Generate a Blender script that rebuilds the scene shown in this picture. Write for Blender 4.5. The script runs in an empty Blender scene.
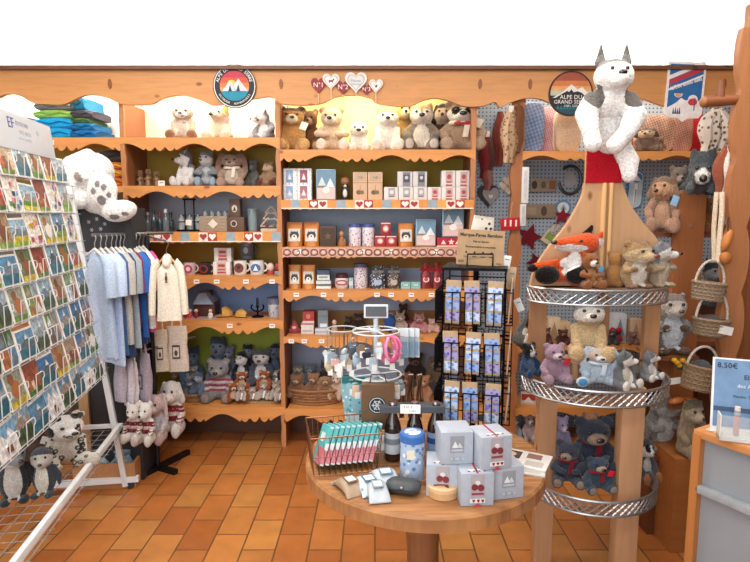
import bpy, bmesh, math, random
import numpy as np
from mathutils import Vector, Matrix, Euler, noise
random.seed(7)
R = math.radians
PI = math.pi
SC = bpy.context.scene
COL = SC.collection
F, PITCH, EYE = 556.0, R(6.8), 1.55
CP, SP = math.cos(PITCH), math.sin(PITCH)

# ---------- measuring helpers: where a sight line of the photo meets a plane of the room
def at(px, py, Y):
    u, v = (px-375)/F, (281-py)/F
    t = Y/(CP+v*SP)
    return Vector((u*t, Y, EYE+t*(v*CP-SP)))
def zat(py, Y): return at(375, py, Y).z
def depth(Y, z): return Y*CP-(z-EYE)*SP
def xat(px, Y, z): return (px-375)/F*depth(Y, z)
def floor_at(px, py, z):
    u, v = (px-375)/F, (281-py)/F
    t = (z-EYE)/(v*CP-SP)
    return Vector((u*t, t*(CP+v*SP), z))

# ---------- materials
_m = {}
def lin(h):
    if not isinstance(h, str): return tuple(h)
    h = h.lstrip('#')
    c = [int(h[i:i+2], 16)/255 for i in (0, 2, 4)]
    return tuple(x/12.92 if x <= .04045 else ((x+.055)/1.055)**2.4 for x in c)
class NT:
    def __init__(s, name):
        s.m = bpy.data.materials.new(name); s.m.use_nodes = True
        s.t = s.m.node_tree; s.p = s.t.nodes['Principled BSDF']
    def n(s, kind, **kw):
        nd = s.t.nodes.new(kind)
        for k, v in kw.items():
            if k in nd.inputs: nd.inputs[k].default_value = v
            else: setattr(nd, k, v)
        return nd
    def l(s, a, b): s.t.links.new(a, b)
    def ramp(s, fac, stops):
        r = s.n('ShaderNodeValToRGB'); e = r.color_ramp.elements
        while len(e) < len(stops): e.new(.5)
        for i, (p, c) in enumerate(stops):
            e[i].position = p; e[i].color = lin(c)+(1,)
        s.l(fac, r.inputs[0]); return r.outputs[0]
    def coord(s, scale=(1, 1, 1), rot=(0, 0, 0)):
        tc = s.n('ShaderNodeTexCoord'); mp = s.n('ShaderNodeMapping')
        mp.inputs['Scale'].default_value = scale; mp.inputs['Rotation'].default_value = rot
        s.l(tc.outputs['Object'], mp.inputs[0]); return mp.outputs[0]
    def noise(s, co, scale, detail=3):
        nz = s.n('ShaderNodeTexNoise'); nz.inputs['Scale'].default_value = scale; nz.inputs['Detail'].default_value = detail
        s.l(co, nz.inputs['Vector']); return nz
    def mix(s, fac, a, b, mode='MIX'):
        x = s.n('ShaderNodeMix', data_type='RGBA', blend_type=mode)
        for v, i in ((fac, 0), (a, 6), (b, 7)):
            if isinstance(v, (int, float)): x.inputs[i].default_value = v
            elif isinstance(v, (tuple, str)): x.inputs[i].default_value = lin(v)+(1,)
            else: s.l(v, x.inputs[i])
        return x.outputs[2]
    def bump(s, h, strength=.3, dist=.005):
        b = s.n('ShaderNodeBump'); b.inputs['Strength'].default_value = strength; b.inputs['Distance'].default_value = dist
        s.l(h, b.inputs['Height']); s.l(b.outputs[0], s.p.inputs['Normal'])
def C(h, rough=.55, metal=0, var=.12, ns=30, bump=0, spec=.4, trans=0, sheen=0, alpha=1):
    k = (h, rough, metal, var, ns, bump, spec, trans, sheen, alpha)
    if k in _m: return _m[k]
    t = NT('surface_'+h.strip('#')); c = lin(h)
    co = t.coord(); nz = t.noise(co, ns)
    d = tuple(x*(1-var) for x in c); e = tuple(min(1, x*(1+var*.6)) for x in c)
    t.l(t.ramp(nz.outputs[0], [(.3, d), (.7, e)]), t.p.inputs['Base Color'])
    t.p.inputs['Roughness'].default_value = rough; t.p.inputs['Metallic'].default_value = metal
    t.p.inputs['Specular IOR Level'].default_value = spec
    t.p.inputs['Transmission Weight'].default_value = trans
    t.p.inputs['Alpha'].default_value = alpha
    t.p.inputs['Sheen Weight'].default_value = sheen
    if bump: t.bump(nz.outputs[0], bump)
    _m[k] = t.m; return t.m
def cloth(h): return C(h, rough=.95, var=.22, ns=120, bump=.3, spec=.1, sheen=.15)
def card(h): return C(h, rough=.5, var=.08, ns=40)
def metal(h, rough=.35): return C(h, rough=rough, metal=1, var=.1)
def plastic(h): return C(h, rough=.3, var=.05)
def glass(h='#e8f2f2', alpha=.35): return C(h, rough=.06, var=.03, spec=.7, alpha=alpha)
def film(h='#f2f4f6', alpha=.3): return C(h, rough=.12, var=.05, spec=.9, alpha=alpha)
def wood(h, dark=.62, axis='x', sc=1.0, knots=True, rough=.5):
    k = ('wood', h, dark, axis, sc, knots)
    if k in _m: return _m[k]
    t = NT('pine_'+h.strip('#')); c = lin(h)
    s = {'x': (.9, 9, 9), 'y': (9, .9, 9), 'z': (9, 9, .9)}[axis]
    co = t.coord(tuple(v*sc for v in s))
    n1 = t.noise(co, 1.3, 4); n2 = t.noise(co, 6, 5)
    a = t.ramp(n1.outputs[0], [(.25, tuple(x*(dark+.22) for x in c)), (.5, c), (.78, tuple(min(1, x*1.1) for x in c))])
    b = t.ramp(n2.outputs[0], [(.35, tuple(x*dark*1.05 for x in c)), (.55, c)])
    o = t.mix(.35, a, b)
    if knots:
        s2 = {'x': (4.5, 8, 8), 'y': (8, 4.5, 8), 'z': (8, 8, 4.5)}[axis]
        v = t.n('ShaderNodeTexVoronoi'); v.inputs['Scale'].default_value = 1
        t.l(t.coord(tuple(q*sc for q in s2)), v.inputs['Vector'])
        kf = t.ramp(v.outputs['Distance'], [(.05, (1, 1, 1)), (.12, (0, 0, 0))])
        o = t.mix(kf, o, (c[0]*.42, c[1]*.27, c[2]*.2))
    t.l(o, t.p.inputs['Base Color']); t.p.inputs['Roughness'].default_value = rough
    t.bump(n2.outputs[0], .12, .003)
    _m[k] = t.m; return t.m
def pattern(name, base, dot, scale, thr=.3, third=None):
    k = ('pat', name)
    if k in _m: return _m[k]
    t = NT('print_'+name); v = t.n('ShaderNodeTexVoronoi'); v.inputs['Scale'].default_value = scale
    t.l(t.coord(), v.inputs['Vector'])
    f = t.ramp(v.outputs['Distance'], [(thr, (1, 1, 1)), (thr+.08, (0, 0, 0))])
    d = dot
    if third:
        d = t.mix(t.ramp(v.outputs['Color'], [(.45, (0, 0, 0)), (.55, (1, 1, 1))]), dot, third)
    t.l(t.mix(f, base, d), t.p.inputs['Base Color']); t.p.inputs['Roughness'].default_value = .4
    _m[k] = t.m; return t.m
def wicker(h):
    k = ('wick', h)
    if k in _m: return _m[k]
    t = NT('wicker_'+h.strip('#')); c = lin(h)
    ch = t.n('ShaderNodeTexChecker'); ch.inputs['Scale'].default_value = 70
    t.l(t.coord((1, 1, 1.3), (0, 0, .6)), ch.inputs['Vector'])
    nz = t.noise(t.coord(), 60)
    o = t.mix(ch.outputs['Fac'], tuple(x*.62 for x in c), c)
    t.l(t.mix(nz.outputs[0], o, tuple(x*.6 for x in c)), t.p.inputs['Base Color'])
    t.p.inputs['Roughness'].default_value = .7; t.bump(ch.outputs['Fac'], .6, .004)
    _m[k] = t.m; return t.m
def fur():
    if 'fur' in _m: return _m['fur']
    t = NT('plush_fur'); a = t.n('ShaderNodeAttribute'); a.attribute_name = 'Col'
    co = t.coord(); nz = t.noise(co, 38, 4); n2 = t.noise(co, 9, 3)
    g = t.ramp(nz.outputs[0], [(.3, (.66,)*3), (.65, (1.0,)*3)])
    g2 = t.ramp(n2.outputs[0], [(.3, (.85,)*3), (.7, (1.0,)*3)])
    t.l(t.mix(1.0, t.mix(1.0, a.outputs[0], g, 'MULTIPLY'), g2, 'MULTIPLY'), t.p.inputs['Base Color'])
    t.p.inputs['Roughness'].default_value = 1; t.p.inputs['Specular IOR Level'].default_value = .05
    t.p.inputs['Sheen Weight'].default_value = .25
    t.bump(nz.outputs[0], .6, .015)
    _m['fur'] = t.m; return t.m

# ---------- mesh builder
class MB:
    def __init__(s, M=None):
        s.bm = bmesh.new(); s.mats = []; s.M = M or Matrix.Identity(4)
    def _mi(s, m):
        if m is None: return 0
        if m not in s.mats: s.mats.append(m)
        return s.mats.index(m)
    def _fin(s, vs, m, X=None):
        T = s.M @ X if X is not None else s.M
        i = s._mi(m); fs = set()
        for v in vs:
            v.co = T @ v.co
            for f in v.link_faces: fs.add(f)
        for f in fs: f.material_index = i
        return s
    def box(s, c, sz, m=None, rot=None, bev=0):
        X = Matrix.Translation(c) @ (Euler(rot).to_matrix().to_4x4() if rot else Matrix.Identity(4)) @ Matrix.Diagonal((*sz, 1))
        g = bmesh.ops.create_cube(s.bm, size=1)['verts']
        s._fin(g, m, X)
        if bev:
            es = {e for v in g for e in v.link_edges}; i = s._mi(m)
            r = bmesh.ops.bevel(s.bm, geom=list(es), offset=bev, segments=2, affect='EDGES', profile=.6)
            for f in r['faces']: f.material_index = i
        return s
    def ell(s, c, r, m=None, rot=None, sub=2):
        if not hasattr(r, '__len__'): r = (r, r, r)
        X = Matrix.Translation(c) @ (Euler(rot).to_matrix().to_4x4() if rot else Matrix.Identity(4)) @ Matrix.Diagonal((*r, 1))
        return s._fin(bmesh.ops.create_icosphere(s.bm, subdivisions=sub, radius=1)['verts'], m, X)
    def cyl(s, p0, p1, r0, r1=None, n=14, m=None):
        p0, p1 = Vector(p0), Vector(p1); d = p1-p0
        q = d.to_track_quat('Z', 'Y').to_matrix().to_4x4()
        g = bmesh.ops.create_cone(s.bm, cap_ends=True, segments=n, radius1=r0, radius2=r0 if r1 is None else r1, depth=d.length)['verts']
        return s._fin(g, m, Matrix.Translation((p0+p1)/2) @ q)
    def loft(s, rings, m=None, cap=True, closed=True):
        L = [[s.bm.verts.new(p) for p in r] for r in rings]; n = len(L[0])
        for a, b in zip(L, L[1:]):
            for i in range(n if closed else n-1):
                j = (i+1) % n
                s.bm.faces.new((a[i], a[j], b[j], b[i]))
        if cap and closed:
            s.bm.faces.new(L[0][::-1]); s.bm.faces.new(L[-1])
        return s._fin([v for r in L for v in r], m)
    def lathe(s, prof, n=20, m=None, c=(0, 0, 0), sx=1, sy=1, cap=True):
        return s.loft([[(c[0]+r*sx*math.cos(2*PI*i/n), c[1]+r*sy*math.sin(2*PI*i/n), c[2]+z) for i in range(n)] for r, z in prof], m, cap)
    def tube(s, pts, r, n=6, m=None, closed=False):
        P = [Vector(p) for p in pts]; N = len(P); rings = []
        up = Vector((0, 0, 1)); prev = None
        for i in range(N):
            d = (P[(i+1) % N]-P[i-1]) if closed else (P[min(i+1, N-1)]-P[max(i-1, 0)])
            d.normalize()
            x = (prev - d*prev.dot(d)) if prev is not None else d.cross(up if abs(d.z) < .95 else Vector((1, 0, 0)))
            x.normalize(); prev = x; y = d.cross(x)
            rr = r[i] if hasattr(r, '__len__') else r
            rings.append([P[i]+(x*math.cos(2*PI*k/n)+y*math.sin(2*PI*k/n))*rr for k in range(n)])
        if closed: rings.append(rings[0]); return s.loft(rings, m, False)
        return s.loft(rings, m)
    def ring(s, c, rx, ry, r, m=None, n=28, k=6):
        return s.tube([(c[0]+rx*math.cos(2*PI*i/n), c[1]+ry*math.sin(2*PI*i/n), c[2]) for i in range(n)], r, k, m, True)
    def prism(s, pts, y0, y1, m=None, X=None):
        """outline given in x,z and extruded in y"""
        a = [s.bm.verts.new((x, y0, z)) for x, z in pts]; b = [s.bm.verts.new((x, y1, z)) for x, z in pts]
        n = len(pts)
        s.bm.faces.new(a); s.bm.faces.new(b[::-1])
        for i in range(n):
            j = (i+1) % n; s.bm.faces.new((a[i], b[i], b[j], a[j]))
        return s._fin(a+b, m, X)
    def text(s, body, size, X, m, ext=.0006, ax='CENTER', bold=0):
        cu = bpy.data.curves.new('lettering', 'FONT'); cu.body = body; cu.size = size
        cu.align_x = ax; cu.align_y = 'CENTER'; cu.extrude = ext; cu.resolution_u = 2; cu.offset = bold*size
        ob = bpy.data.objects.new('lettering', cu); COL.objects.link(ob)
        dg = bpy.context.evaluated_depsgraph_get()
        me = bpy.data.meshes.new_from_object(ob.evaluated_get(dg))
        n0 = len(s.bm.verts); s.bm.from_mesh(me); s.bm.verts.ensure_lookup_table()
        s._fin(list(s.bm.verts)[n0:], m, X)
        bpy.data.objects.remove(ob); bpy.data.curves.remove(cu); bpy.data.meshes.remove(me)
        return s
    def mesh(s, name, m=None, smooth=35):
        bmesh.ops.recalc_face_normals(s.bm, faces=s.bm.faces[:])
        me = bpy.data.meshes.new(name); s.bm.to_mesh(me); s.bm.free()
        for k in (s.mats or [m]): me.materials.append(k)
        if smooth:
            me.polygons.foreach_set('use_smooth', [True]*len(me.polygons))
            me.set_sharp_from_angle(angle=R(smooth))
        return me
    def build(s, name, parent=None, m=None, smooth=35, label=None):
        return put(name, s.mesh(name, m, smooth), parent, label)
FRONT = Matrix.Rotation(R(90), 4, 'X')          # lettering that stands upright and reads from -y
def frontM(x, y, z, tilt=0): return Matrix.Translation((x, y, z)) @ FRONT @ Matrix.Rotation(tilt, 4, 'Z')

# ---------- objects
def put(name, me, parent=None, label=None, loc=None, rz=None, scale=None):
    o = bpy.data.objects.new(name, me); COL.objects.link(o)
    if parent is not None: o.parent = parent
    if label: o['label'] = label
    if loc is not None: o.location = loc
    if rz: o.rotation_euler.z = rz
    if scale is not None: o.scale = scale if hasattr(scale, '__len__') else (scale,)*3
    return o
def tag(o, label, cat, group=None):
    o['label'] = label; o['category'] = cat
    if group: o['group'] = group
    return o
def thing(name, label, cat, loc=(0, 0, 0), rz=0, group=None, rot=None, scale=None):
    o = bpy.data.objects.new(name, None); COL.objects.link(o); o.empty_display_size = .05
    o.location = loc; o.rotation_euler = rot or (0, 0, rz)
    if scale is not None: o.scale = scale
    return tag(o, label, cat, group)
def struct(o): o['kind'] = 'structure'; return o
def heart_pts(w, h, n=28):
    P = []
    for i in range(n):
        t = 2*PI*i/n
        P.append((16*math.sin(t)**3/32*w, (13*math.cos(t)-5*math.cos(2*t)-2*math.cos(3*t)-math.cos(4*t)+2.5)/29*h))
    return P[::-1]
def star_pts(r, k=.45, n=5, a0=0):
    return [((r if i % 2 == 0 else r*k)*math.sin(a0+PI*i/n), (r if i % 2 == 0 else r*k)*math.cos(a0+PI*i/n)) for i in range(2*n)]
def circ(rx, rz, cx=0, cz=0, n=28, a0=0, a1=2*PI):
    full = abs(a1-a0-2*PI) < 1e-6
    return [(cx+rx*math.cos(a0+(a1-a0)*i/(n if full else n-1)), cz+rz*math.sin(a0+(a1-a0)*i/(n if full else n-1))) for i in range(n)]
# ================= ROOM =================
YS, YB = 3.60, 3.93
PINE, PINE2 = '#d98f4e', '#cf8a52'
wd = wood('#d6914e', .62); wdz = wood('#b87c4e', .6, 'z'); wdin = wood('#96613c', .6, 'z')
def floor_mat():
    t = NT('terracotta_tiles')
    b = t.n('ShaderNodeTexBrick'); b.offset = .5
    b.inputs['Scale'].default_value = 1; b.inputs['Brick Width'].default_value = .255; b.inputs['Row Height'].default_value = .155
    b.inputs['Mortar Size'].default_value = .004; b.inputs['Bias'].default_value = .0
    b.inputs['Color1'].default_value = lin('#c07a3e')+(1,); b.inputs['Color2'].default_value = lin('#a5602f')+(1,)
    b.inputs['Mortar'].default_value = lin('#6e4a2c')+(1,)
    co = t.coord((1, 1, 1), (0, 0, R(90))); t.l(co, b.inputs['Vector'])
    # a second brick lattice of the same size picks out the paler, yellower tiles
    b2 = t.n('ShaderNodeTexBrick'); b2.offset = .5
    for k, v in (('Scale', 1), ('Brick Width', .255), ('Row Height', .155), ('Mortar Size', 0), ('Bias', -.55)): b2.inputs[k].default_value = v
    b2.inputs['Color1'].default_value = (0, 0, 0, 1); b2.inputs['Color2'].default_value = (1, 1, 1, 1)
    mp = t.n('ShaderNodeMapping'); mp.inputs['Location'].default_value = (.255*6, .155*4, 0); t.l(co, mp.inputs[0]); t.l(mp.outputs[0], b2.inputs['Vector'])
    nz = t.noise(t.coord(), 9, 5)
    c1 = t.mix(b2.outputs['Color'], b.outputs['Color'], '#c99652')
    c2 = t.mix(b.outputs['Fac'], c1, '#6e4a2c')
    t.l(t.mix(.45, c2, t.ramp(nz.outputs[0], [(.3, (.5, .5, .5)), (.7, (1, 1, 1))]), 'MULTIPLY'), t.p.inputs['Base Color'])
    t.p.inputs['Roughness'].default_value = .32
    inv = t.n('ShaderNodeMath', operation='SUBTRACT'); inv.inputs[0].default_value = 1; t.l(b.outputs['Fac'], inv.inputs[1])
    t.bump(inv.outputs[0], .3, .003)
    return t.m
def peg_mat():
    t = NT('pegboard')
    co = t.coord((1/.026, 1, 1/.026)); fr = t.n('ShaderNodeVectorMath', operation='FRACTION'); t.l(co, fr.inputs[0])
    sp = t.n('ShaderNodeSeparateXYZ'); t.l(fr.outputs[0], sp.inputs[0]); cb = t.n('ShaderNodeCombineXYZ')
    t.l(sp.outputs[0], cb.inputs[0]); t.l(sp.outputs[2], cb.inputs[2])
    ds = t.n('ShaderNodeVectorMath', operation='DISTANCE'); ds.inputs[1].default_value = (.5, 0, .5); t.l(cb.outputs[0], ds.inputs[0])
    f = t.ramp(ds.outputs['Value'], [(.2, (1, 1, 1)), (.26, (0, 0, 0))])
    t.l(t.mix(f, '#98a6b4', '#4a545e'), t.p.inputs['Base Color']); t.p.inputs['Roughness'].default_value = .6
    return t.m
def room(name, c, sz, m): return struct(MB().box(c, sz).build(name, None, m, 0))
room('floor', (0, 1.2, -.05), (7, 6, .1), floor_mat())
white_wall = C('#f4f2ee', .8, var=.03)
room('ceiling', (0, 1.2, 2.98), (7, 6, .06), white_wall)
room('wall_back', (0, 4.0, 1.5), (7, .08, 3.0), white_wall)
room('wall_left', (-3.3, 1.2, 1.5), (.08, 6, 3.0), white_wall)
room('wall_right', (2.55, 2.0, 1.5), (.08, 4.2, 3.0), wood('#7d5232', .6, 'z'))

# ---------- carved header across all shelves
def smooth_line(P, k=6):
    out = []
    for i in range(len(P)-1):
        p0, p1, p2, p3 = P[max(i-1, 0)], P[i], P[i+1], P[min(i+2, len(P)-1)]
        for j in range(k):
            t = j/k
            out.append(tuple(.5*(2*b+(c-a)*t+(2*a-5*b+4*c-d)*t*t+(3*b-a-3*c+d)*t**3) for a, b, c, d in zip(p0, p1, p2, p3)))
    return out+[P[-1]]
hp = [(-130, 104), (-70, 94), (-20, 103), (6, 94), (20, 96), (33, 103), (46, 104), (64, 104), (85, 95), (105, 97), (122, 104), (150, 104), (163, 98), (182, 95), (200, 100), (214, 105), (235, 102), (258, 98), (272, 97), (283, 104), (318, 104), (335, 97), (354, 95), (370, 98), (379, 104), (408, 106), (424, 100), (437, 98), (450, 101), (464, 106), (482, 106), (495, 102), (500, 107), (512, 102), (527, 98), (541, 99), (560, 106), (590, 107), (615, 99), (640, 98), (665, 106), (690, 108), (712, 101), (735, 99), (760, 107), (800, 104)]
YH = 3.543
ztop = zat(70.5, YH)
low = [(at(px, py, YH).x, at(px, py, YH).z) for px, py in smooth_line(hp)]
hd = thing('header_board', 'long knotty pine header board with arched lower edge above the shelves', 'header board', (0, YH, low[0][1]))
hz = low[0][1]
MB().prism([(low[0][0], ztop-hz)]+[(x, z-hz) for x, z in low]+[(low[-1][0], ztop-hz)], 0, .03).build('arched_board', hd, wood('#cd9258', .66), 0)
MB().box(((low[0][0]+low[-1][0])/2, .05, ztop-hz+.012), (low[-1][0]-low[0][0], .17, .022)).build('top_board', hd, wood('#6e4a34', .6))
b = MB()
for px in (110, 281, 480, 530, 724):                     # dark dowel pegs set into the board
    p = at(px, 84, YH)
    b.prism(circ(.011, .03, p.x, p.z-hz, 10), -.008, 0)
b.build('dowel_peg', hd, wood('#8a5230', .6, 'z'))

# ---------- shelf units
def scallop(x0, x1, top, hgt, y0, y1, mb, m, period=.43, ph=0):
    P = []; n = max(24, int((x1-x0)/.012))
    for i in range(n+1):
        x = x0+(x1-x0)*i/n; u = ((x-x0)/period+ph) % 1
        if u < .56: d = 1-.55*math.sin(PI*u/.56)
        elif u < .70: d = .72+.28*abs(math.sin(PI*(u-.56)/.14))
        elif u < .86: d = .62+.38*abs(math.sin(PI*(u-.70)/.16))
        else: d = .72+.28*abs(math.sin(PI*(u-.86)/.14))
        P.append((x, top-hgt*d))
    mb.prism([(x0, top)]+P+[(x1, top)], y0, y1, m)
def tag_cards(parent, xs, z, y, ox, oy):
    for x in xs:
        o = MB().box((0, 0, 0), (.036, .003, .026), C('#f4efe8')).box((0, -.002, .002), (.02, .001, .006), C('#8a8a8a')).build('price_card', parent)
        o.location = (x-ox, y-oy, z)
def ribbon(x0, x1, z, h, y, parent, ox, oz, oy, kind):
    b = MB(); n = int((x1-x0)/.058); w = (x1-x0)/n
    if kind == 'patch':
        cols = ['#d9924e', '#93a8b4', '#dd9a52', '#a83a32', '#efe4da', '#d9924e', '#93a8b4', '#e2a45a', '#efe4da', '#a83a32']
        for i in range(n):
            x = x0+w*(i+.5); b.box((x-ox, y-oy, z-oz), (w*.995, .002, h), C(cols[i % 10]))
            if i % 10 in (3, 4, 8, 9):
                b.prism([(px+x-ox, pz+z-oz) for px, pz in heart_pts(w*.8, h*.75, 16)], y-oy-.003, y-oy-.0005, C('#f6efe8' if i % 10 in (3, 9) else '#a8383a'))
        b.box(((x0+x1)/2-ox, y-oy-.001, z-oz-h*.47), (x1-x0, .004, .006), C('#f0e6d4'))
    else:
        b.box(((x0+x1)/2-ox, y-oy, z-oz), (x1-x0, .002, h), pattern('heartband', '#c9a08c', '#b06a60', 60, .25))
        for i in range(n):
            x = x0+w*(i+.5)
            b.tube([(x-ox+w*.38*math.cos(a), y-oy-.003, z-oz+h*.32*math.sin(a)) for a in [2*PI*k/14 for k in range(14)]], .0035, 4, C('#8a4a44'), True)
            b.box((x-ox, y-oy-.003, z-oz), (w*.34, .002, h*.3), C('#e0c8b8'))
    b.build('ribbon', parent)
def unit(name, label, x0, x1, boards, bands, sides, ph=0):
    """boards: list of (py of top edge, strip px height, ribbon kind, price card px list)"""
    cx = (x0+x1)/2
    t = thing(name, label, 'shelf', (cx, YS, 0))
    for s, on in ((-1, sides[0]), (1, sides[1])):
        if on:
            x = x0 if s < 0 else x1
            b = MB().box((x-cx-s*.011, .165, 1.13), (.022, .33, 2.26), wdin)
            P = []                                        # turned front stile with a wavy inner edge
            for k in range(61):
                z = 2.26*k/60; q = (z % .42)/.42
                P.append((.012+.006*abs(math.sin(PI*q*3))*(1 if q < .66 else .3), z))
            b.prism([(-.014, 0)]+[(a, z) for a, z in P]+[(-.014, 2.26)], -.022, 0, wdz, Matrix.Translation((x-cx-s*.011, 0, 0)) @ Matrix.Diagonal((-s, 1, 1, 1)))
            b.build('side_panel', t)
    b = MB()
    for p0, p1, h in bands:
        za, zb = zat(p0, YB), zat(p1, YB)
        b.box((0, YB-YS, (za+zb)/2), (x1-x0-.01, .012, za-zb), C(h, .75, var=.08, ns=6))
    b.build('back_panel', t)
    zs = []
    for py, sp, rib, cards in boards:
        z = zat(py, YS); zs.append(z); h = z-zat(py+sp, YS)
        e = MB().box((0, .165, z-.011), (x1-x0-.03, .315, .022), wd).build('shelf_board', t)
        b = MB(); scallop(x0-cx, x1-cx, z, h*1.12, -.027, -.001, b, wd, ph=ph+py*.137); eg = b.build('scalloped_edging', t)
        if rib: ribbon(x0+.005, x1-.005, z-h*.5, h*.92, YS-.0285, eg, cx, 0, YS, rib)
        for px in cards:
            o = MB().box((0, 0, 0), (.036, .003, .027), C('#f4efe8')).box((0, -.002, .002), (.022, .001, .005), C('#77777c')).build('price_card', eg)
            o.location = (xat(px, YS, z-h*.4)-cx, -.0305, z-h*.42)
    MB().box((0, .26, .09), (x1-x0, .02, .18), wood('#5a3822', .6)).build('kick_board', t)
    return t, zs
xa, xb, xc, xd = xat(-120, YS, 1.3), xat(128, YS, 1.3), xat(282.5, YS, 1.3), xat(473, YS, 1.4)
_, ZF = unit('shelf_unit', 'pine shelf unit at far left holding folded clothes', xa, xb,
    [(138, 12, None, [54]), (186, 11, None, []), (232, 11, None, []), (330, 11, None, [])],
    [(70, 141, '#f6f3ea'), (141, 189, '#9c8636'), (189, 330, '#8d8a80'), (330, 450, '#5a5a54')], (1, 0))
_, ZL = unit('shelf_unit', 'pine shelf unit left of the central one with plush dogs on top', xb, xc,
    [(138, 12, None, []), (186, 11, None, []), (232, 10, 'patch', []), (276, 12, None, [198, 218, 247, 273]), (320, 12, None, [231, 273]), (406, 13, None, [])],
    [(70, 141, '#f0e4c8'), (141, 188, '#a08836'), (188, 234, '#b4c4d4'), (234, 279, '#b08c36'), (279, 322, '#8fb0e0'), (322, 450, '#98a63e')], (1, 1), .3)
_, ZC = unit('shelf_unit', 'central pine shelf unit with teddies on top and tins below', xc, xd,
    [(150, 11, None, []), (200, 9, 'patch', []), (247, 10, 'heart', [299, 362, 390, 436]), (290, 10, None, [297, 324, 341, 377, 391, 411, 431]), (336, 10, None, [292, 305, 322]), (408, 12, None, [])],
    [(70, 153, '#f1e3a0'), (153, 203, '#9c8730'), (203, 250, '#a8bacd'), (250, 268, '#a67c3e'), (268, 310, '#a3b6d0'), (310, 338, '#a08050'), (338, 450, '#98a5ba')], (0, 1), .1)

# ---------- pegboard bay to the right of the centre unit
xe = 2.45
MB().box(((xd+xe)/2, YB+.005, 1.2), (xe-xd, .012, 2.4)).build('pegboard', None, peg_mat(), 0)
tag(bpy.data.objects['pegboard'], 'pale blue perforated pegboard behind the hanging ornaments', 'pegboard')
xpost = xat(515.5, YS, 1.6)
def wavy_post(name, label, x, Y, w, z0, z1, m, d=.03, amp=.02, per=.24):
    L, Rr = [], []
    for k in range(80):
        z = z0+(z1-z0)*k/79; a = amp*abs(math.sin(PI*(z % per)/per))**.6
        L.append((-w/2-a+amp*.5, z-z0)); Rr.append((w/2+a-amp*.5, z-z0))
    o = MB().prism(L+Rr[::-1], -d/2, d/2).build(name, None, m, 40); o.location = (x, Y, z0)
    return tag(o, label, 'post')
wavy_post('scalloped_post', 'narrow scalloped pine post between the two pegboard bays', xpost, YS, .065, 0, 2.36, wood('#a4683c', .6, 'z'))
pt = thing('wall_shelf', 'long pine wall shelf over the pegboard carrying the cushions', 'shelf', ((xpost+xe)/2, YS, zat(151.5, YS)))
L0 = xe-xpost
MB().box((0, .165, -.011), (L0-.06, .31, .022), wd).build('shelf_board', pt)
b = MB(); scallop(-L0/2+.03, L0/2-.03, 0, .06, -.022, -.003, b, wd); b.build('scalloped_edging', pt)
ZR = pt.location.z
p3 = []
for py, lab in ((447, 'pine shelf low behind the left leg of the tiered stand'), (346, 'pine wall shelf behind the round tiered stand with wooden ornaments'), (409, 'lowest pine wall shelf behind the round tiered stand'), ):
    z = zat(py, YS)
    t = thing('wall_shelf', lab, 'shelf', ((xd+xe)/2+.02, YS, z)); p3.append(z); w = xe-xd-.05
    MB().box((0, .18, -.011), (w, .28, .022), wd).build('shelf_board', t)
    b = MB(); scallop(-w/2, w/2, 0, .06, .02, .04, b, wd); b.build('scalloped_edging', t)
ZLOW, ZP, ZQ = p3
# ================= PLUSH TOYS: one continuous sewn body, colour patches in the fur, eyes / nose / scarf as parts =================
def chain(p0, p1, r0, r1, col, n=5, flat=1.0):
    p0, p1 = Vector(p0), Vector(p1); out = []
    for i in range(n):
        t = i/(n-1); r = r0+(r1-r0)*t
        out.append((p0.lerp(p1, t), (r, r*flat, r), None, col))
    return out
def path_chain(pts, rs, col, n=4, flat=1.0):
    o = []
    for a, b, ra, rb in zip(pts, pts[1:], rs, rs[1:]): o += chain(a, b, ra, rb, col, n, flat)
    return o
def fur_mesh(name, prims, paints, vox=.022, fuzz=.003, seed=1):
    bm = bmesh.new()
    for c, r, rot, col in prims:
        X = Matrix.Translation(c) @ (rot.to_4x4() if rot is not None else Matrix.Identity(4)) @ Matrix.Diagonal((*r, 1))
        bmesh.ops.create_icosphere(bm, subdivisions=3, radius=1, matrix=X)
    me = bpy.data.meshes.new(name); bm.to_mesh(me); bm.free()
    ob = bpy.data.objects.new(name, me); COL.objects.link(ob)
    rm = ob.modifiers.new('r', 'REMESH'); rm.mode = 'VOXEL'; rm.voxel_size = vox
    sm = ob.modifiers.new('s', 'SMOOTH'); sm.factor = .5; sm.iterations = 5
    dg = bpy.context.evaluated_depsgraph_get()
    out = bpy.data.meshes.new_from_object(ob.evaluated_get(dg)); out.name = name
    bpy.data.objects.remove(ob); bpy.data.meshes.remove(me)
    n = len(out.vertices); V = np.empty(n*3, np.float32); out.vertices.foreach_get('co', V); V = V.reshape(-1, 3)
    N = np.empty(n*3, np.float32); out.vertices.foreach_get('normal', N); N = N.reshape(-1, 3)
    best = np.full(n, 1e9); colr = np.zeros((n, 3))
    def q(c, r, rot):
        d = V-np.array(c)
        if rot is not None: d = d @ np.array(rot)
        return np.linalg.norm(d/np.array(r), axis=1)
    for c, r, rot, col in prims:
        d = (q(c, r, rot)-1)*min(r); m = d < best
        best[m] = d[m]; colr[m] = lin(col)
    for c, r, rot, col in paints:
        colr[q(c, r, rot) < 1] = lin(col)
    rs = np.random.RandomState(seed)
    V2 = V+N*(rs.rand(n, 1)*2-1)*fuzz
    out.vertices.foreach_set('co', V2.astype(np.float32).ravel())
    a = out.color_attributes.new('Col', 'FLOAT_COLOR', 'POINT')
    a.data.foreach_set('color', np.hstack([colr, np.ones((n, 1))]).astype(np.float32).ravel())
    out.materials.clear(); out.materials.append(fur())
    out.polygons.foreach_set('use_smooth', [True]*len(out.polygons)); out.update()
    return out
EYEM = lambda c='#120e0c': C(c, .12, var=.02, spec=.8)
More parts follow.
